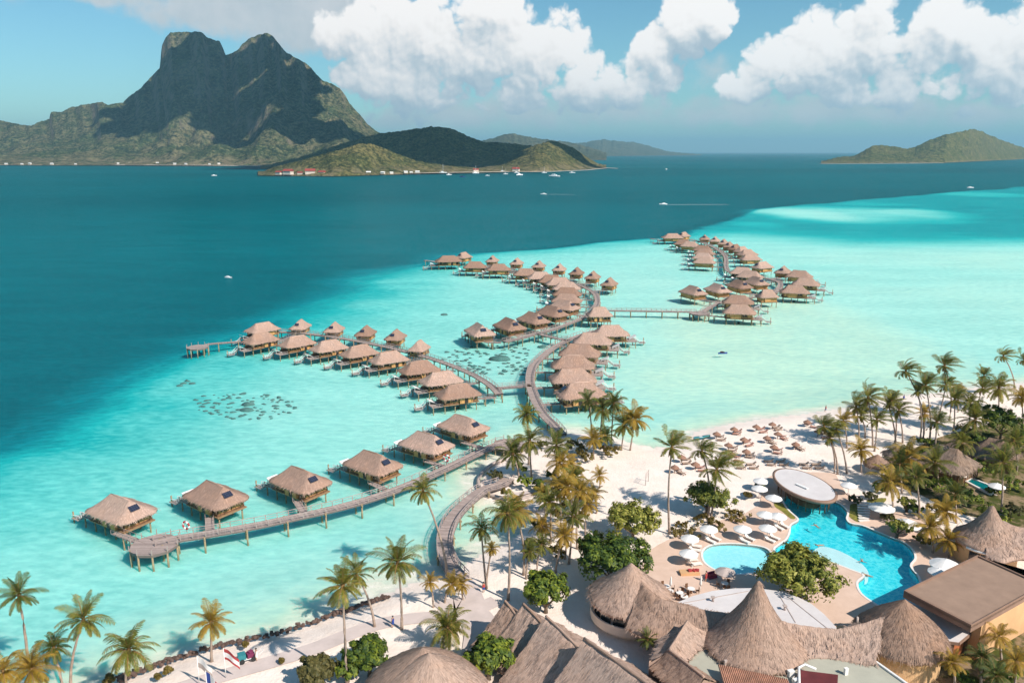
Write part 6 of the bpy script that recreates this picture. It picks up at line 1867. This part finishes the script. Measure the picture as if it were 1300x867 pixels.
U_white = umbrella_data(1.55, 2.5, M_canvas); U_big = umbrella_data(2.3, 2.9, M_canvas); U_tan = umbrella_data(1.55, 2.5, M_tan); U_thatch = umbrella_data(.95, 1.8, plain('brown_reed', (0.30, 0.165, 0.115), .95, .35, 4.0), True)
def umbrella(px, py, label, data, h, group, cat='umbrella', base=True, s=1.0):
    c = P(px, py, ZD + h * .93)
    o = thing('parasol', label, cat, (c.x, c.y, ZD - .02), rng.uniform(0, 6), group); o.scale = (s, s, 1)
    child('canopy', data[0], o); child('pole', data[1], o)
    if base: child('base', data[2], o)
    return o
GU_ = 'white parasols of the terrace'
UL = [(900, 668, 'white parasol over two loungers, first of the three along the grass bed edge', U_white, 1), (943, 668, 'white parasol over two loungers, midway above the small pale pool', U_white, 1), (975, 667, 'white parasol over two loungers by the main pool edge near the swimmer', U_white, 1),
      (876, 680, 'white parasol farther up the pair beside the small pale pool', U_white, 1), (874.5, 699, 'white parasol lower of the pair beside the small pale pool', U_white, 1), (988, 652, 'white parasol beside the lawn strip at the pool neck', U_white, 1),
      (964.5, 617, 'white parasol in the shade of the oval bar, middle of three', U_white, 0), (966.5, 607.5, 'white parasol behind the oval bar, nearest to the beach', U_white, 0), (982.5, 629, 'white parasol at the waterside corner of the oval bar', U_white, 0),
      (972, 650, 'half-hidden white parasol tucked behind the one at the pool neck', U_white, 0)]
lounge = MB(); lounge.box((0, .35, .36), (.66, 1.35, .10)); lounge.box((0, -.62, .58), (.66, .75, .10), 0, 0, Matrix.Rotation(R(-38), 3, 'X'))
L_mat = lounge.data('mattress', M_cushion)
fr_ = MB()
for x in (-.33, .33): fr_.box((x, .15, .27), (.05, 1.95, .06))
for y in (-.7, 1.0):
    fr_.box((0, y, .27), (.66, .05, .06))
    for x in (-.33, .33): fr_.box((x, y, .13), (.06, .06, .26))
L_fr = fr_.data('frame', M_white)
L_frb = fr_.data('frame', M_brown); L_matb = lounge.data('mattress', plain('rose_cushion', (0.50, 0.26, 0.20), .85, .15, 2.0)); L_matg = lounge.data('mattress', plain('tan_cushion', (0.42, 0.30, 0.23), .85, .15, 2.0))
def lounger(x, y, rz, label, group, brown=0):
    o = thing('sun_lounger', label, 'sun lounger', (x, y, ZD if not brown else GZ0 + .02), rz, group)
    child('frame', L_frb if brown else L_fr, o); child('mattress', (L_mat, L_matb, L_matg)[brown], o)
    return o
for i, (px, py, lb, dat, lo) in enumerate(UL):
    u = umbrella(px, py, lb, dat, 2.5, GU_)
    if lo:
        toward = (Vector((53, 118, 0)) if px > 960 else Vector((38, 118, 0))) - u.location
        rz = math.atan2(toward.y, toward.x) - math.pi / 2
        if px in (900, 943, 975): rz = R(-140)
        d = Vector((math.cos(rz), math.sin(rz), 0)); f = Vector((-math.sin(rz), math.cos(rz), 0))
        for sgn, w in ((-1, 'first'), (1, 'second')):
            q = Vector(u.location) + d * sgn * .72 + f * .9
            lounger(q.x, q.y, rz, 'white cushioned lounger, %s of the two under the parasol %s' % (w, ['by the grass bed edge', 'above the pale pool middle', 'by the main pool edge', 'farther up beside the pale pool', 'lower down beside the pale pool', 'at the pool neck lawn'][i]), 'white loungers on the terrace')
umbrella(921, 722, 'tan parasol standing half over the pale pool near the dining tables', U_tan, 2.5, GU_)
umbrella(1120, 639, 'large white square-looking parasol beside the curved garden steps', U_big, 2.9, GU_)
umbrella(1152, 660, 'large white parasol behind the small plumeria by the pool curve', U_big, 2.9, GU_)
umbrella(1201, 711, 'large white parasol against the ochre arch by the flat brown roof', U_big, 2.9, GU_)
umbrella(1192, 722, 'white parasol partly hidden by the corner of the flat brown roof', U_white, 2.5, GU_)
umbrella(1266, 614, 'white parasol by the plunge pool of the villa', U_white, 2.5, GU_)
umbrella(1078, 613, 'white parasol on the sand side beyond the oval bar', U_white, 2.5, GU_)
for i, (px, py) in enumerate([(851.5, 741), (889.5, 741)]):
    c = P(px, py, ZD + 1.3); o = thing('closed_parasol', ['folded white parasol among the dining tables, farther from the pool tree', 'folded white parasol among the dining tables, closer to the white canopy'][i], 'umbrella', (c.x, c.y, ZD), 0, 'folded parasols')
    m_ = MB(); m_.tube([(0, 0, 1.0), (0, 0, 1.3), (0, 0, 2.3), (0, 0, 2.6)], [.10, .22, .10, .02], 8); m_.obj('canopy', M_canvas, o)
    m_ = MB(); m_.tube([(0, 0, 0), (0, 0, 1.1)], .04, 6); m_.obj('pole', M_white, o)
# dining tables and chairs
ch = MB(); ch.box((0, 0, .45), (.46, .46, .06))
for x in (-.2, .2):
    for y in (-.2, .2): ch.box((x, y, .22), (.05, .05, .44))
CH1 = ch.data('seat', M_brown); cbk = MB(); cbk.box((0, -.21, .72), (.46, .06, .5)); CH2 = cbk.data('backrest', M_brown)
tb = MB(); tb.tube([(0, 0, .72), (0, 0, .76)], .55, 16); TB1 = tb.data('table_top', M_canvas); tb = MB(); tb.tube([(0, 0, 0), (0, 0, .72)], [.22, .06], 8); TB2 = tb.data('pedestal', M_brown)
for i, (px, py, lb) in enumerate([(850.5, 750, 'beside the farther folded parasol'), (863, 752, 'between the two folded parasols'), (877.5, 747, 'next to the white canopy edge'), (869, 757, 'closest to the balcony pavilion'), (846, 744, 'at the corner by the dark tree'), (920, 740, 'in the shade of the tall cone')]):
    c = P(px, py, ZD + .7)
    o = thing('dining_table', 'round white dining table %s' % lb, 'table', (c.x, c.y, ZD), 0, 'dining tables on the terrace'); child('table_top', TB1, o); child('pedestal', TB2, o)
    for k in range(3):
        a = k * 2.1 + i; q = thing('dining_chair', 'brown dining chair, %s at the table %s' % (ORD[k], lb), 'chair', (c.x + .95 * math.cos(a), c.y + .95 * math.sin(a), ZD), a + math.pi / 2, 'dining chairs'); child('seat', CH1, q); child('backrest', CH2, q)
c = P(875, 728, ZD); o = thing('daybed', 'long golden daybed with red cushions below the small pale pool', 'daybed', (c.x, c.y, ZD), R(4), None)
m_ = MB(); m_.box((0, 0, .22), (3.0, 1.3, .42)); m_.obj('base', M_ochre_wall, o)
for x in (.1, .75, 1.25):
    m_ = MB(); m_.box((x, .05, .55), (.55, .6, .28), x); m_.obj('cushion', M_red, o)
c = P(904, 733, ZD); o = thing('lounge_seat', 'low red lounge seat in the shade beside the daybed', 'seat', (c.x, c.y, ZD), R(20), None)
m_ = MB(); m_.box((0, 0, .25), (1.4, .8, .4)); m_.box((0, .45, .55), (1.4, .18, .5)); m_.obj('base', M_magenta, o); m_ = MB(); m_.box((0, -.04, .5), (1.2, .6, .14)); m_.obj('cushion', M_red, o)

# thatched beach parasols, each with its two loungers
GB = 'thatched parasols on the white beach'
BP = [(930.5, 540, 'third from the lagoon end, in the row along the waterline'), (909, 546, 'second from the lagoon end, in the row along the waterline'), (958.5, 537, 'fourth along the waterline row'), (978.5, 534, 'fifth and last along the waterline row'), (940.5, 553, 'nearest the waterline in the second row'),
      (972, 551, 'second along the second row'), (990, 546, 'last along the second row before the palms'), (921.5, 560, 'first of the third row by the teal kayak'), (929, 572, 'first of the fourth row'), (951, 568, 'second of the fourth row'), (978.5, 562.5, 'third of the fourth row, toward the palm shadows'),
      (1008, 559, 'alone among the long palm shadows'), (882, 584, 'on open sand near the thin windswept palm'), (860, 588, 'beside the trunk of the tall lone windswept palm'), (1038, 543, 'under the first palm of the beach row'), (866, 575, 'between the tall lone palm and the kayak'), (1024, 531, 'at the waterline beyond the palm shadows')]
for i, (px, py, lb) in enumerate(BP):
    u = umbrella(px, py, 'small thatched beach parasol, ' + lb, U_thatch, 2.2, GB, base=False); u.location.z = GZ0
    u.location.x += rng.uniform(-.8, .8); turn = R(rng.uniform(35, 115))
    for sgn, w in ((-1, 'shoreward'), (1, 'landward')):
        rz = turn + rng.uniform(-.25, .25)
        q = Vector(u.location) + Vector((1.1 + rng.uniform(-.5, .6), sgn * rng.uniform(.6, 1.3), 0))
        lounger(q.x, q.y, rz, '%s lounger of the thatched parasol %s' % (w, lb.replace('in the row along the waterline', 'on the waterline row').replace('first of the third row by', 'by')), 'loungers on the white beach', brown=1 + (i % 2))
for i, (px, py, lb) in enumerate([(948, 592, 'between the plumeria tree and the beach loungers'), (986, 588, 'on the sand behind the oval bar'), (1031, 592, 'at the foot of the first beach palms')]):
    c = P(px, py, GZ0 + .2)
    for k in range(4):
        x, y = ((k % 2) - .5) * 2.6, (k // 2 - .5) * 2.0
        lounger(c.x + x, c.y + y, R(75) + k * .1, 'dark lounger, %s in the group of four %s' % (ORD[k], lb), 'grouped loungers', brown=2)
c = P(891, 556, GZ0 + .1)
o = thing('kayak', 'teal and white kayak lying on the sand by the water', 'kayak', (c.x, c.y, GZ0 + .05), R(20), None)
def hull(L, wdt, h, n=9):
    rings = []
    for i in range(n):
        f = i / (n - 1); x = (f - .5) * L; w = wdt / 2 * math.sin(math.pi * (.04 + .92 * f)) ** .6; hh = h * (1 + .35 * abs(f - .5) * 2)
        rings.append([(x, -w, hh), (x, -w * .75, h * .35), (x, 0, 0), (x, w * .75, h * .35), (x, w, hh), (x, 0, hh * .86)])
    mb = MB(); mb.loft(rings, True); return mb
hull(4.4, .9, .42).obj('hull', M_tealbox, o); m_ = MB(); m_.box((-.3, 0, .40), (.8, .5, .10)); m_.obj('seat', M_white, o)

# ------------------------------------------------------------------ people
def person_mesh(name, joints, edges, radii, root=0):
    me = bpy.data.meshes.new(name); me.from_pydata(joints, edges, []); me.update()
    o = bpy.data.objects.new(name, me); LINK(o)
    md = o.modifiers.new('s', 'SKIN'); sk = me.skin_vertices[0].data
    for i, r in enumerate(radii): sk[i].radius = (r, r)
    sk[root].use_root = True
    md2 = o.modifiers.new('u', 'SUBSURF'); md2.levels = 1; md2.render_levels = 1
    dg = bpy.context.evaluated_depsgraph_get(); ev = o.evaluated_get(dg)
    out_ = bpy.data.meshes.new_from_object(ev); bpy.data.objects.remove(o)
    out_.polygons.foreach_set('use_smooth', [True] * len(out_.polygons))
    return out_
def walker(step=.22, arm=.18):
    J = [(0, 0, .98), (0, 0, 1.22), (0, 0, 1.42), (0, 0, 1.54), (0, .02, 1.70),
         (-.10, 0, .93), (-.11, step * .4, .50), (-.11, -step * .2, .08), (-.11, -step * .2 + .14, .04),
         (.10, 0, .93), (.11, step, .52), (.11, step * 1.1, .08), (.11, step * 1.1 + .14, .04),
         (-.19, 0, 1.40), (-.24, arm * .4, 1.12), (-.23, arm, .88), (.19, 0, 1.40), (.24, -arm * .4, 1.12), (.23, -arm * .3, .86)]
    E_ = [(0, 1), (1, 2), (2, 3), (3, 4), (0, 5), (5, 6), (6, 7), (7, 8), (0, 9), (9, 10), (10, 11), (11, 12), (2, 13), (13, 14), (14, 15), (2, 16), (16, 17), (17, 18)]
    Rd = [.13, .125, .13, .055, .10, .09, .065, .045, .04, .09, .065, .045, .04, .06, .045, .035, .06, .045, .035]
    return J, E_, Rd
J, E_, Rd = walker(); ME_walk = person_mesh('person', J, E_, Rd)
J2 = [(j[0], j[1], j[2]) for j in J]; ME_stand = person_mesh('person', *walker(.03, .05))
# a swimmer lying on the water, arms out
SW = [(0, 0, 0), (0, .28, .03), (0, .46, .04), (0, .58, .06), (0, .74, .10), (-.1, -.08, 0), (-.14, -.5, -.05), (-.16, -.88, -.1), (.1, -.08, 0), (.14, -.5, -.03), (.18, -.88, -.05), (-.2, .44, .03), (-.5, .55, .02), (-.75, .7, .02), (.2, .44, .03), (.48, .6, .02), (.66, .82, .02)]
SE = [(0, 1), (1, 2), (2, 3), (3, 4), (0, 5), (5, 6), (6, 7), (0, 8), (8, 9), (9, 10), (2, 11), (11, 12), (12, 13), (2, 14), (14, 15), (15, 16)]
SR = [.13, .125, .13, .06, .10, .09, .06, .04, .09, .06, .04, .06, .045, .035, .06, .045, .035]
ME_swim = person_mesh('person', SW, SE, SR)
for me in (ME_walk, ME_stand, ME_swim): me.materials.append(M_skin)
def clothes(z0, z1, r0, r1, mat, name): 
    mb = MB(); n = 12
    mb.loft([[(r0 * 1.15 * math.cos(6.283 * k / n), r0 * .9 * math.sin(6.283 * k / n), z0) for k in range(n)], [(r1 * 1.2 * math.cos(6.283 * k / n), r1 * .9 * math.sin(6.283 * k / n), (z0 + z1) / 2) for k in range(n)], [(r1 * 1.15 * math.cos(6.283 * k / n), r1 * .85 * math.sin(6.283 * k / n), z1) for k in range(n)]])
    return mb.data(name, mat)
C_shirt = {k: clothes(.95, 1.44, .19, .18, m_, 'shirt') for k, m_ in (('white', M_canvas), ('red', M_red), ('dark', M_blue))}
C_short = {k: clothes(.60, 1.0, .19, .17, m_, 'shorts') for k, m_ in (('white', M_canvas), ('red', M_red), ('dark', M_blue))}
hm = MB(); b_ = bmesh.new(); bmesh.ops.create_icosphere(b_, subdivisions=2, radius=.125)
for v in b_.verts: hm.v.append((v.co.x, v.co.y * 1.05 - .01, v.co.z * .8 + 1.735))
for f in b_.faces: hm.f.append(tuple(v.index for v in f.verts)); hm.uv.append([(0, 0)] * 3); hm.mi.append(0); hm.sm.append(True)
b_.free(); ME_hair = hm.data('hair', M_black)
def person(px, py, z, label, top='white', low='dark', rz=0.0, walk=True):
    c = P(px, py, z); o = bpy.data.objects.new('person', ME_walk if walk else ME_stand); o.location = (c.x, c.y, z); o.rotation_euler = (0, 0, rz); LINK(o)
    tag(o, label, 'person', 'people ashore'); child('shirt', C_shirt[top], o); child('shorts', C_short[low], o); child('hair', ME_hair, o); return o
person(499, 796, 1.0, 'person in dark clothes walking on the path beside the big full-crowned palm', 'dark', 'dark', R(70))
person(614, 752, GZ0, 'person in red shirt standing on the sand by the slim tufted palm', 'red', 'dark', R(30), False)
person(326, 838, 1.0, 'person in white pushing the loaded beach cart', 'white', 'white', R(110))
person(760, 700, GZ0, 'person in white standing behind the largest dark tree', 'white', 'dark', 0, False)
person(1110, 648, ZD, 'person in red shirt beside the large parasol by the garden steps', 'red', 'dark', R(200), False)
person(1048, 523, GZ0, 'person in dark shorts walking the far waterline', 'red', 'dark', R(90))
person(1147, 509, GZ0 - .5, 'person in dark clothes at the water beyond the twin-trunked palm', 'dark', 'dark', R(10), False)
person(896, 738, ZD, 'person in red standing near the low red lounge seat', 'red', 'red', R(40), False)
for i, (px, py, rz, lb) in enumerate([(1037, 668, 20, 'swimmer floating in the middle of the main pool with arms spread'), (1041, 692, 100, 'swimmer at the bathing shelf by the wide yellow-green tree'), (1094, 711, 160, 'swimmer by the tip of the bathing shelf'), (1101, 730, 60, 'swimmer at the lower end of the bathing shelf')]):
    c = P(px, py, ZD - .13); o = bpy.data.objects.new('person', ME_swim); o.location = (c.x, c.y, ZD - .12); o.rotation_euler = (0, 0, R(rz)); LINK(o); tag(o, lb, 'person', 'swimmers')
    hb_ = MB(); b_ = bmesh.new(); bmesh.ops.create_icosphere(b_, subdivisions=1, radius=.13)
    for v in b_.verts: hb_.v.append((v.co.x, v.co.y * .9 + .78, v.co.z * .8 + .15))
    for f in b_.faces: hb_.f.append(tuple(v.index for v in f.verts)); hb_.uv.append([(0, 0)] * 3); hb_.mi.append(0); hb_.sm.append(True)
    b_.free(); hb_.obj('hair', M_black, o)
# the loaded beach cart
c = P(314, 838, 1.02); o = thing('beach_cart', 'beach cart with a teal box and a magenta bundle on the sandy path', 'cart', (c.x, c.y, 1.02), R(28), None)
m_ = MB(); m_.box((0, 0, .45), (2.4, 1.0, .08)); m_.bar((1.2, .3, .5), (2.0, .3, 1.0), .06); m_.bar((1.2, -.3, .5), (2.0, -.3, 1.0), .06); m_.bar((2.0, -.3, 1.0), (2.0, .3, 1.0), .06); m_.obj('frame', M_white, o)
m_ = MB(); m_.box((-.65, 0, .85), (.95, .95, .7)); m_.obj('cargo_box', M_tealbox, o)
m_ = MB(); m_.box((.4, 0, .78), (.9, .85, .55), .2); m_.box((.45, .1, 1.1), (.6, .55, .25), .5); m_.obj('bundle', M_magenta, o)
for x, y in ((-.7, .56), (-.7, -.56), (.7, .56), (.7, -.56)):
    m_ = MB(); m_.tube([(x, y - .06, .32), (x, y + .06, .32)], .32, 14); m_.obj('wheel', M_black, o)
# flags
def flag(px_base, px_top, label, stripes, vertical, sway):
    b0 = P(*px_base, 1.0); tp = at_depth(px_top[0], px_top[1], b0.y); h = tp.z - 1.0
    o = thing('flagpole', label, 'flag', (b0.x, b0.y, 1.0), 0, 'flags by the rock wall')
    pm = MB(); pm.tube([(0, 0, 0), (tp.x - b0.x, 0, h)], [.07, .04], 8); pm.obj('pole', M_white, o)
    fb_ = MB(); nx, nz = 12, 9; fw, fh = 2.1, 1.5
    for i in range(nx):
        for j in range(nz):
            def pt(a, b2):
                u, v = a / nx, b2 / nz
                return (tp.x - b0.x + u * fw * math.cos(sway), .18 * math.sin(u * 7 + v) * u + u * fw * math.sin(sway), h - .1 - v * fh - .55 * u * u * fw)
            s_ = (i / nx if vertical else j / nz); mi = 0 if s_ < stripes[0] else 1 if s_ < stripes[1] else 2
            fb_.face([pt(i, j), pt(i, j + 1), pt(i + 1, j + 1), pt(i + 1, j)], mi=mi)
    return o, fb_
o, fb_ = flag((287, 860), (283.5, 822), 'flag with two red bands and a wide white middle on a thin pole', (.25, .75), False, -.3); fb_.obj('flag', [M_red, M_canvas, M_red], o)
o, fb_ = flag((264, 884), (261, 851), 'blue, white and red upright-striped flag on a thin pole by the path', (.33, .67), True, -.5); fb_.obj('flag', [M_blue, M_canvas, M_red], o)
o, fb_ = flag((253, 868), (250, 832), 'plain white and grey flag on the thin pole farthest along the rock wall', (.5, 1.0), False, -.4); fb_.obj('flag', [M_canvas, M_stone, M_stone], o)
# lifebuoys
for (px, py, lb) in [(236.5, 676, 'red and white lifebuoy post near the octagonal end deck'), (572.5, 589, 'red lifebuoy box post midway by the fourth bungalow gangway')]:
    c = P(px, py + 4, 1.6); c2 = closest_on(LA, c)[1]
    o = thing('lifebuoy_post', lb, 'lifebuoy', (c2.x - .3, c2.y + 1.15, 1.55), R(-20), 'lifebuoys on the near boardwalk')
    m_ = MB(); m_.tube([(0, 0, 0), (0, 0, 1.5)], .06, 6); m_.obj('post', M_white, o)
    for k in range(8):
        a0, a1 = k * math.pi / 4, (k + 1) * math.pi / 4
        if k == 0: rb_, wb_ = MB(), MB()
        (rb_ if k % 2 == 0 else wb_).tube([(.62 * math.cos(a0), -.12, 1.45 + .62 * math.sin(a0)), (.66 * math.cos((a0 + a1) / 2), -.12, 1.45 + .66 * math.sin((a0 + a1) / 2)), (.62 * math.cos(a1), -.12, 1.45 + .62 * math.sin(a1))], .19, 6)
    rb_.obj('ring', M_red, o); wb_.obj('white_bands', M_white, o)
c1_, c2_ = P(819.5, 616, GZ0), P(823, 611, GZ0)
o = thing('volleyball_net', 'thin white sports net posts standing on the empty bright sand', 'net', ((c1_.x + c2_.x) / 2, (c1_.y + c2_.y) / 2, GZ0), 0, None)
dv_ = (c2_ - c1_) / 2
for sgn in (-1, 1):
    m_ = MB(); m_.tube([(dv_.x * sgn, dv_.y * sgn, 0), (dv_.x * sgn, dv_.y * sgn, 2.5)], .06, 6); m_.obj('post', M_stone, o)
m_ = MB()
for z in (1.5, 1.75, 2.0, 2.25, 2.45): m_.bar((-dv_.x, -dv_.y, z), (dv_.x, dv_.y, z), .03)
m_.obj('net', M_stone, o)

# ------------------------------------------------------------------ corals on the lagoon bed
M_coral = plain('dark_coral', (0.08, 0.17, 0.15), .95, .35, 1.5, .5)
def coral_data(seed):
    b_ = bmesh.new(); bmesh.ops.create_icosphere(b_, subdivisions=2, radius=1.0)
    for v in b_.verts:
        s = 1 + .35 * noise.noise(v.co * 2.2 + Vector((seed, 0, 0))); v.co = Vector((v.co.x * 1.0 * s, v.co.y * .6 * s, max(v.co.z, -.2) * .55 * s))
    me = bpy.data.meshes.new('coral'); b_.to_mesh(me); b_.free(); me.materials.append(M_coral); me.polygons.foreach_set('use_smooth', [True] * len(me.polygons)); return me
CD_ = [coral_data(k * 5.1) for k in range(4)]
rc_ = random.Random(77)
def coral(px, py, s, label, group, rz=None):
    c = P(px, py, -1.45); o = bpy.data.objects.new('coral_head', CD_[rc_.randrange(4)]); o.location = (c.x, c.y, -1.45); o.scale = (s, s, s * .8); o.rotation_euler = (0, 0, rc_.uniform(-.6, .6) if rz is None else rz); LINK(o); tag(o, label, 'coral', group)
for ring, (cx, cy, rx, ry, n) in enumerate([(312, 516, 58, 15, 42), (312, 516, 40, 10, 30), (312, 516, 22, 6, 14), (300, 508, 50, 9, 14)]):
    for k in range(n):
        a = 6.283 * k / n + rc_.uniform(-.12, .12); coral(cx + rx * math.cos(a) + rc_.uniform(-6, 6), cy + ry * math.sin(a) + rc_.uniform(-2.2, 2.2), rc_.uniform(.3, .8), 'small dark coral clump in the oval coral garden before the front row', 'corals of the oval garden')
for (px, py, s) in [(315, 514, 1.7), (313, 521, 1.9)]: coral(px, py, s, 'broad coral mound in the middle of the oval coral garden', 'broad corals of the oval garden')
for (px, py) in [(233, 487), (228, 490), (238, 484), (244, 487)]: coral(px, py, 1.0, 'dark coral clump apart from the rest, at the blue drop off', 'corals by the drop off')
for ring, (cx, cy, rx, ry, n) in enumerate([(628, 457, 64, 17, 46), (628, 458, 50, 13, 38), (628, 459, 36, 9, 28), (640, 468, 40, 7, 18), (615, 446, 30, 5, 12)]):
    for k in range(n):
        a = 6.283 * k / n + rc_.uniform(-.12, .12); x, y = cx + rx * math.cos(a) + rc_.uniform(-6, 6), cy + ry * math.sin(a) + rc_.uniform(-2, 2)
        if x < 672 and y > 438: coral(x, y, rc_.uniform(.5, .95), 'small dark coral clump in the lagoon between three boardwalks', 'corals between the boardwalks')
coral(634, 456.5, 3.6, 'large dark oval coral bed in the lagoon between three boardwalks', 'large coral beds', 0); coral(689, 441, 2.0, 'dark coral bed beside the long curved boardwalk', 'large coral beds', 0)
coral(564, 400, 1.6, 'faint coral patch off the loop row of bungalows', 'large coral beds', 0)
for (px, py, s, lb) in [(618, 642, 2.0, 'dark weedy patch in the inlet inside the beach boardwalk'), (468, 680, .01, '')]:
    if lb: coral(px, py, s, lb, 'large coral beds', 0)

# ------------------------------------------------------------------ boats
def boat(px, py, L, label, kind='motor', rz=0.0, wake=False, group='boats in the bay'):
    c = P(px, py, 0); o = thing('sailing_boat' if kind == 'sail' else 'motor_boat', label, 'boat', (c.x, c.y, -.02 * L), R(rz), group)
    hull(L, L * .30, L * .12).obj('hull', M_hull if kind != 'dark' else M_blue, o)
    m_ = MB(); m_.box((-.05 * L, 0, L * .16), (L * .45, L * .20, L * .10)); m_.box((-.10 * L, 0, L * .235), (L * .25, L * .17, L * .06)); m_.obj('cabin', M_hull if kind != 'dark' else M_black, o)
    if kind == 'sail':
        m_ = MB(); m_.tube([(0, 0, L * .1), (0, 0, L * 1.25)], [L * .018, L * .010], 6); m_.bar((0, 0, L * .32), (-L * .42, 0, L * .30), L * .02); m_.obj('mast', M_hull, o)
    if wake:
        wk = MB(); n = 10
        for i in range(n):
            x0, x1 = -L * (.4 + wake * i / n), -L * (.4 + wake * (i + 1) / n); w0, w1 = L * (.10 + .16 * (i / n)) * (1 - .7 * i / n), L * (.10 + .16 * ((i + 1) / n)) * (1 - .7 * (i + 1) / n)
            z = .02 * L + .05
            wk.face([(x0, -w0, z), (x1, -w1, z), (x1, w1, z), (x0, w0, z)])
        wk.obj('wake', M_foam, o)
    return o
for (px, py, L, lb, kd, rz) in [(562.5, 220, 22, 'white sailing boat moored where the sandy spit begins', 'sail', 10), (570, 222.5, 16, 'white motor boat just off the first moored sailing boat', 'motor', 30), (587, 225, 14, 'dark blue motor boat, the only dark one in the bay', 'dark', 0),
        (604, 220.5, 20, 'white sailing boat with tall mast before the red-roofed houses of the spit', 'sail', 20), (619, 223.5, 12, 'small white motor boat apart in the middle of the bay', 'motor', 0), (642, 221.5, 14, 'white sailing boat nearest the pale spit beach', 'sail', 0),
        (659.5, 223, 24, 'tall white motor yacht moored beside a smaller sailing boat', 'motor', 40), (656, 219.8, 16, 'sailing boat half hidden behind the tall motor yacht', 'sail', 10), (691, 220, 16, 'white sailing boat off the wooded headland middle', 'sail', 0), (704, 225, 32, 'largest white catamaran yacht, farthest from the headland shore', 'motor', -30),
        (726.5, 220, 18, 'white motor boat near the headland tip', 'motor', 0), (638, 217.9, 14, 'small sailing boat close under the headland', 'sail', 0), (846, 215.5, 16, 'lone white motor boat far out right of the headland tip', 'motor', 60), (272, 223.5, 14, 'lone white motor boat on dark water below the mountain', 'motor', 20)]:
    boat(px, py, L, lb, kd, rz)
boat(690, 247, 9, 'speeding white motor boat with a foam wake in the bay', 'motor', 176, 5)
boat(842, 260, 10, 'speeding white motor boat with a long wake before the far cluster', 'motor', 182, 8)
boat(290, 353, 4.5, 'small white motor dinghy alone on deep blue water off the drop off', 'motor', -20)
boat(917.5, 449, 3.2, 'tiny dark rowing dinghy alone on the pale lagoon', 'dark', 10)
boat(1232, 239, 12, 'small white motor boat at the edge of the far turquoise shoal', 'motor', 0)

# ------------------------------------------------------------------ houses of the far shore
hw_ = MB(); hw_.box((0, 0, 2.4), (12, 8, 4.8)); H_wall = hw_.data('wall', M_white_wall)
def gable(mat):
    mb = MB(); a, b2, c2, d2, e, f = (-6.6, -4.8, 4.6), (6.6, -4.8, 4.6), (6.6, 4.8, 4.6), (-6.6, 4.8, 4.6), (-6.6, 0, 7.6), (6.6, 0, 7.6)
    mb.face([a, b2, f, e]); mb.face([c2, d2, e, f]); mb.face([a, e, d2]); mb.face([b2, c2, f]); return mb.data('roof', mat)
H_white, H_red = gable(M_white), gable(M_redroof)
rh = random.Random(31)
def house(px, py, z, s, red, label, group, Y=None):
    c = P(px, py, z) if Y is None else at_depth(px, py, Y)
    o = thing('house', label, 'house', (c.x, c.y, c.z - 1), R(rh.uniform(-25, 25)), group); o.scale = (s, s, s)
    child('wall', H_wall, o); child('roof', H_red if red else H_white, o)
for (px, s, lb) in [(354, 1.4, 'white red-roofed house, westmost at the shore of the low headland'), (366, 2.1, 'long red-roofed house on the low headland shore'), (381, 1.1, 'small red-roofed house between the long ones'), (394, 2.2, 'longest red-roofed house on the low headland shore'), (409, 1.5, 'red-roofed house at the eastern end of its group')]:
    house(px, 221.5, 2, s, True, lb, 'red-roofed houses')
house(420, 216, 6, 1.6, False, 'white house just above the eastern red-roofed house', 'red-roofed houses')
house(655, 217.6, 2, 1.8, True, 'red-roofed house on the wooded headland shore', 'red-roofed houses'); house(604, 218, 2, 1.4, True, 'small red-roofed house on the spit behind the tall-masted boat', 'red-roofed houses')
for px in (8, 28, 38, 66, 96, 131, 150, 163, 186, 200, 222, 236, 266, 278, 292, 301, 312):
    house(px, 209.2 - rh.random() ** 2 * 2.2, 6, rh.uniform(.6, 1.15), False, 'tiny white house among trees along the mountain shore', 'white houses below the mountain')
for px in (455, 468, 486, 497, 515, 522, 530): house(px, 220.6 if px < 500 else 219.8, 2, rh.uniform(.6, 1.1), False, 'tiny white house on the shore east of the red-roofed houses', 'white houses of the spit')

# ================================================================== AIR
hz = MB()
hz.box((0, 31000, 470), (130000, 64000, 960))
m, t, out = material('haze')
pv = t.node('ShaderNodeVolumePrincipled')
pv.inputs['Color'].default_value = (0.42, 0.80, 1.0, 1)
pv.inputs['Density'].default_value = 4.4e-5
pv.inputs['Anisotropy'].default_value = 0.1
t.l.new(pv.outputs[0], out.inputs['Volume'])
haze = hz.obj('haze', m); haze['kind'] = 'stuff'
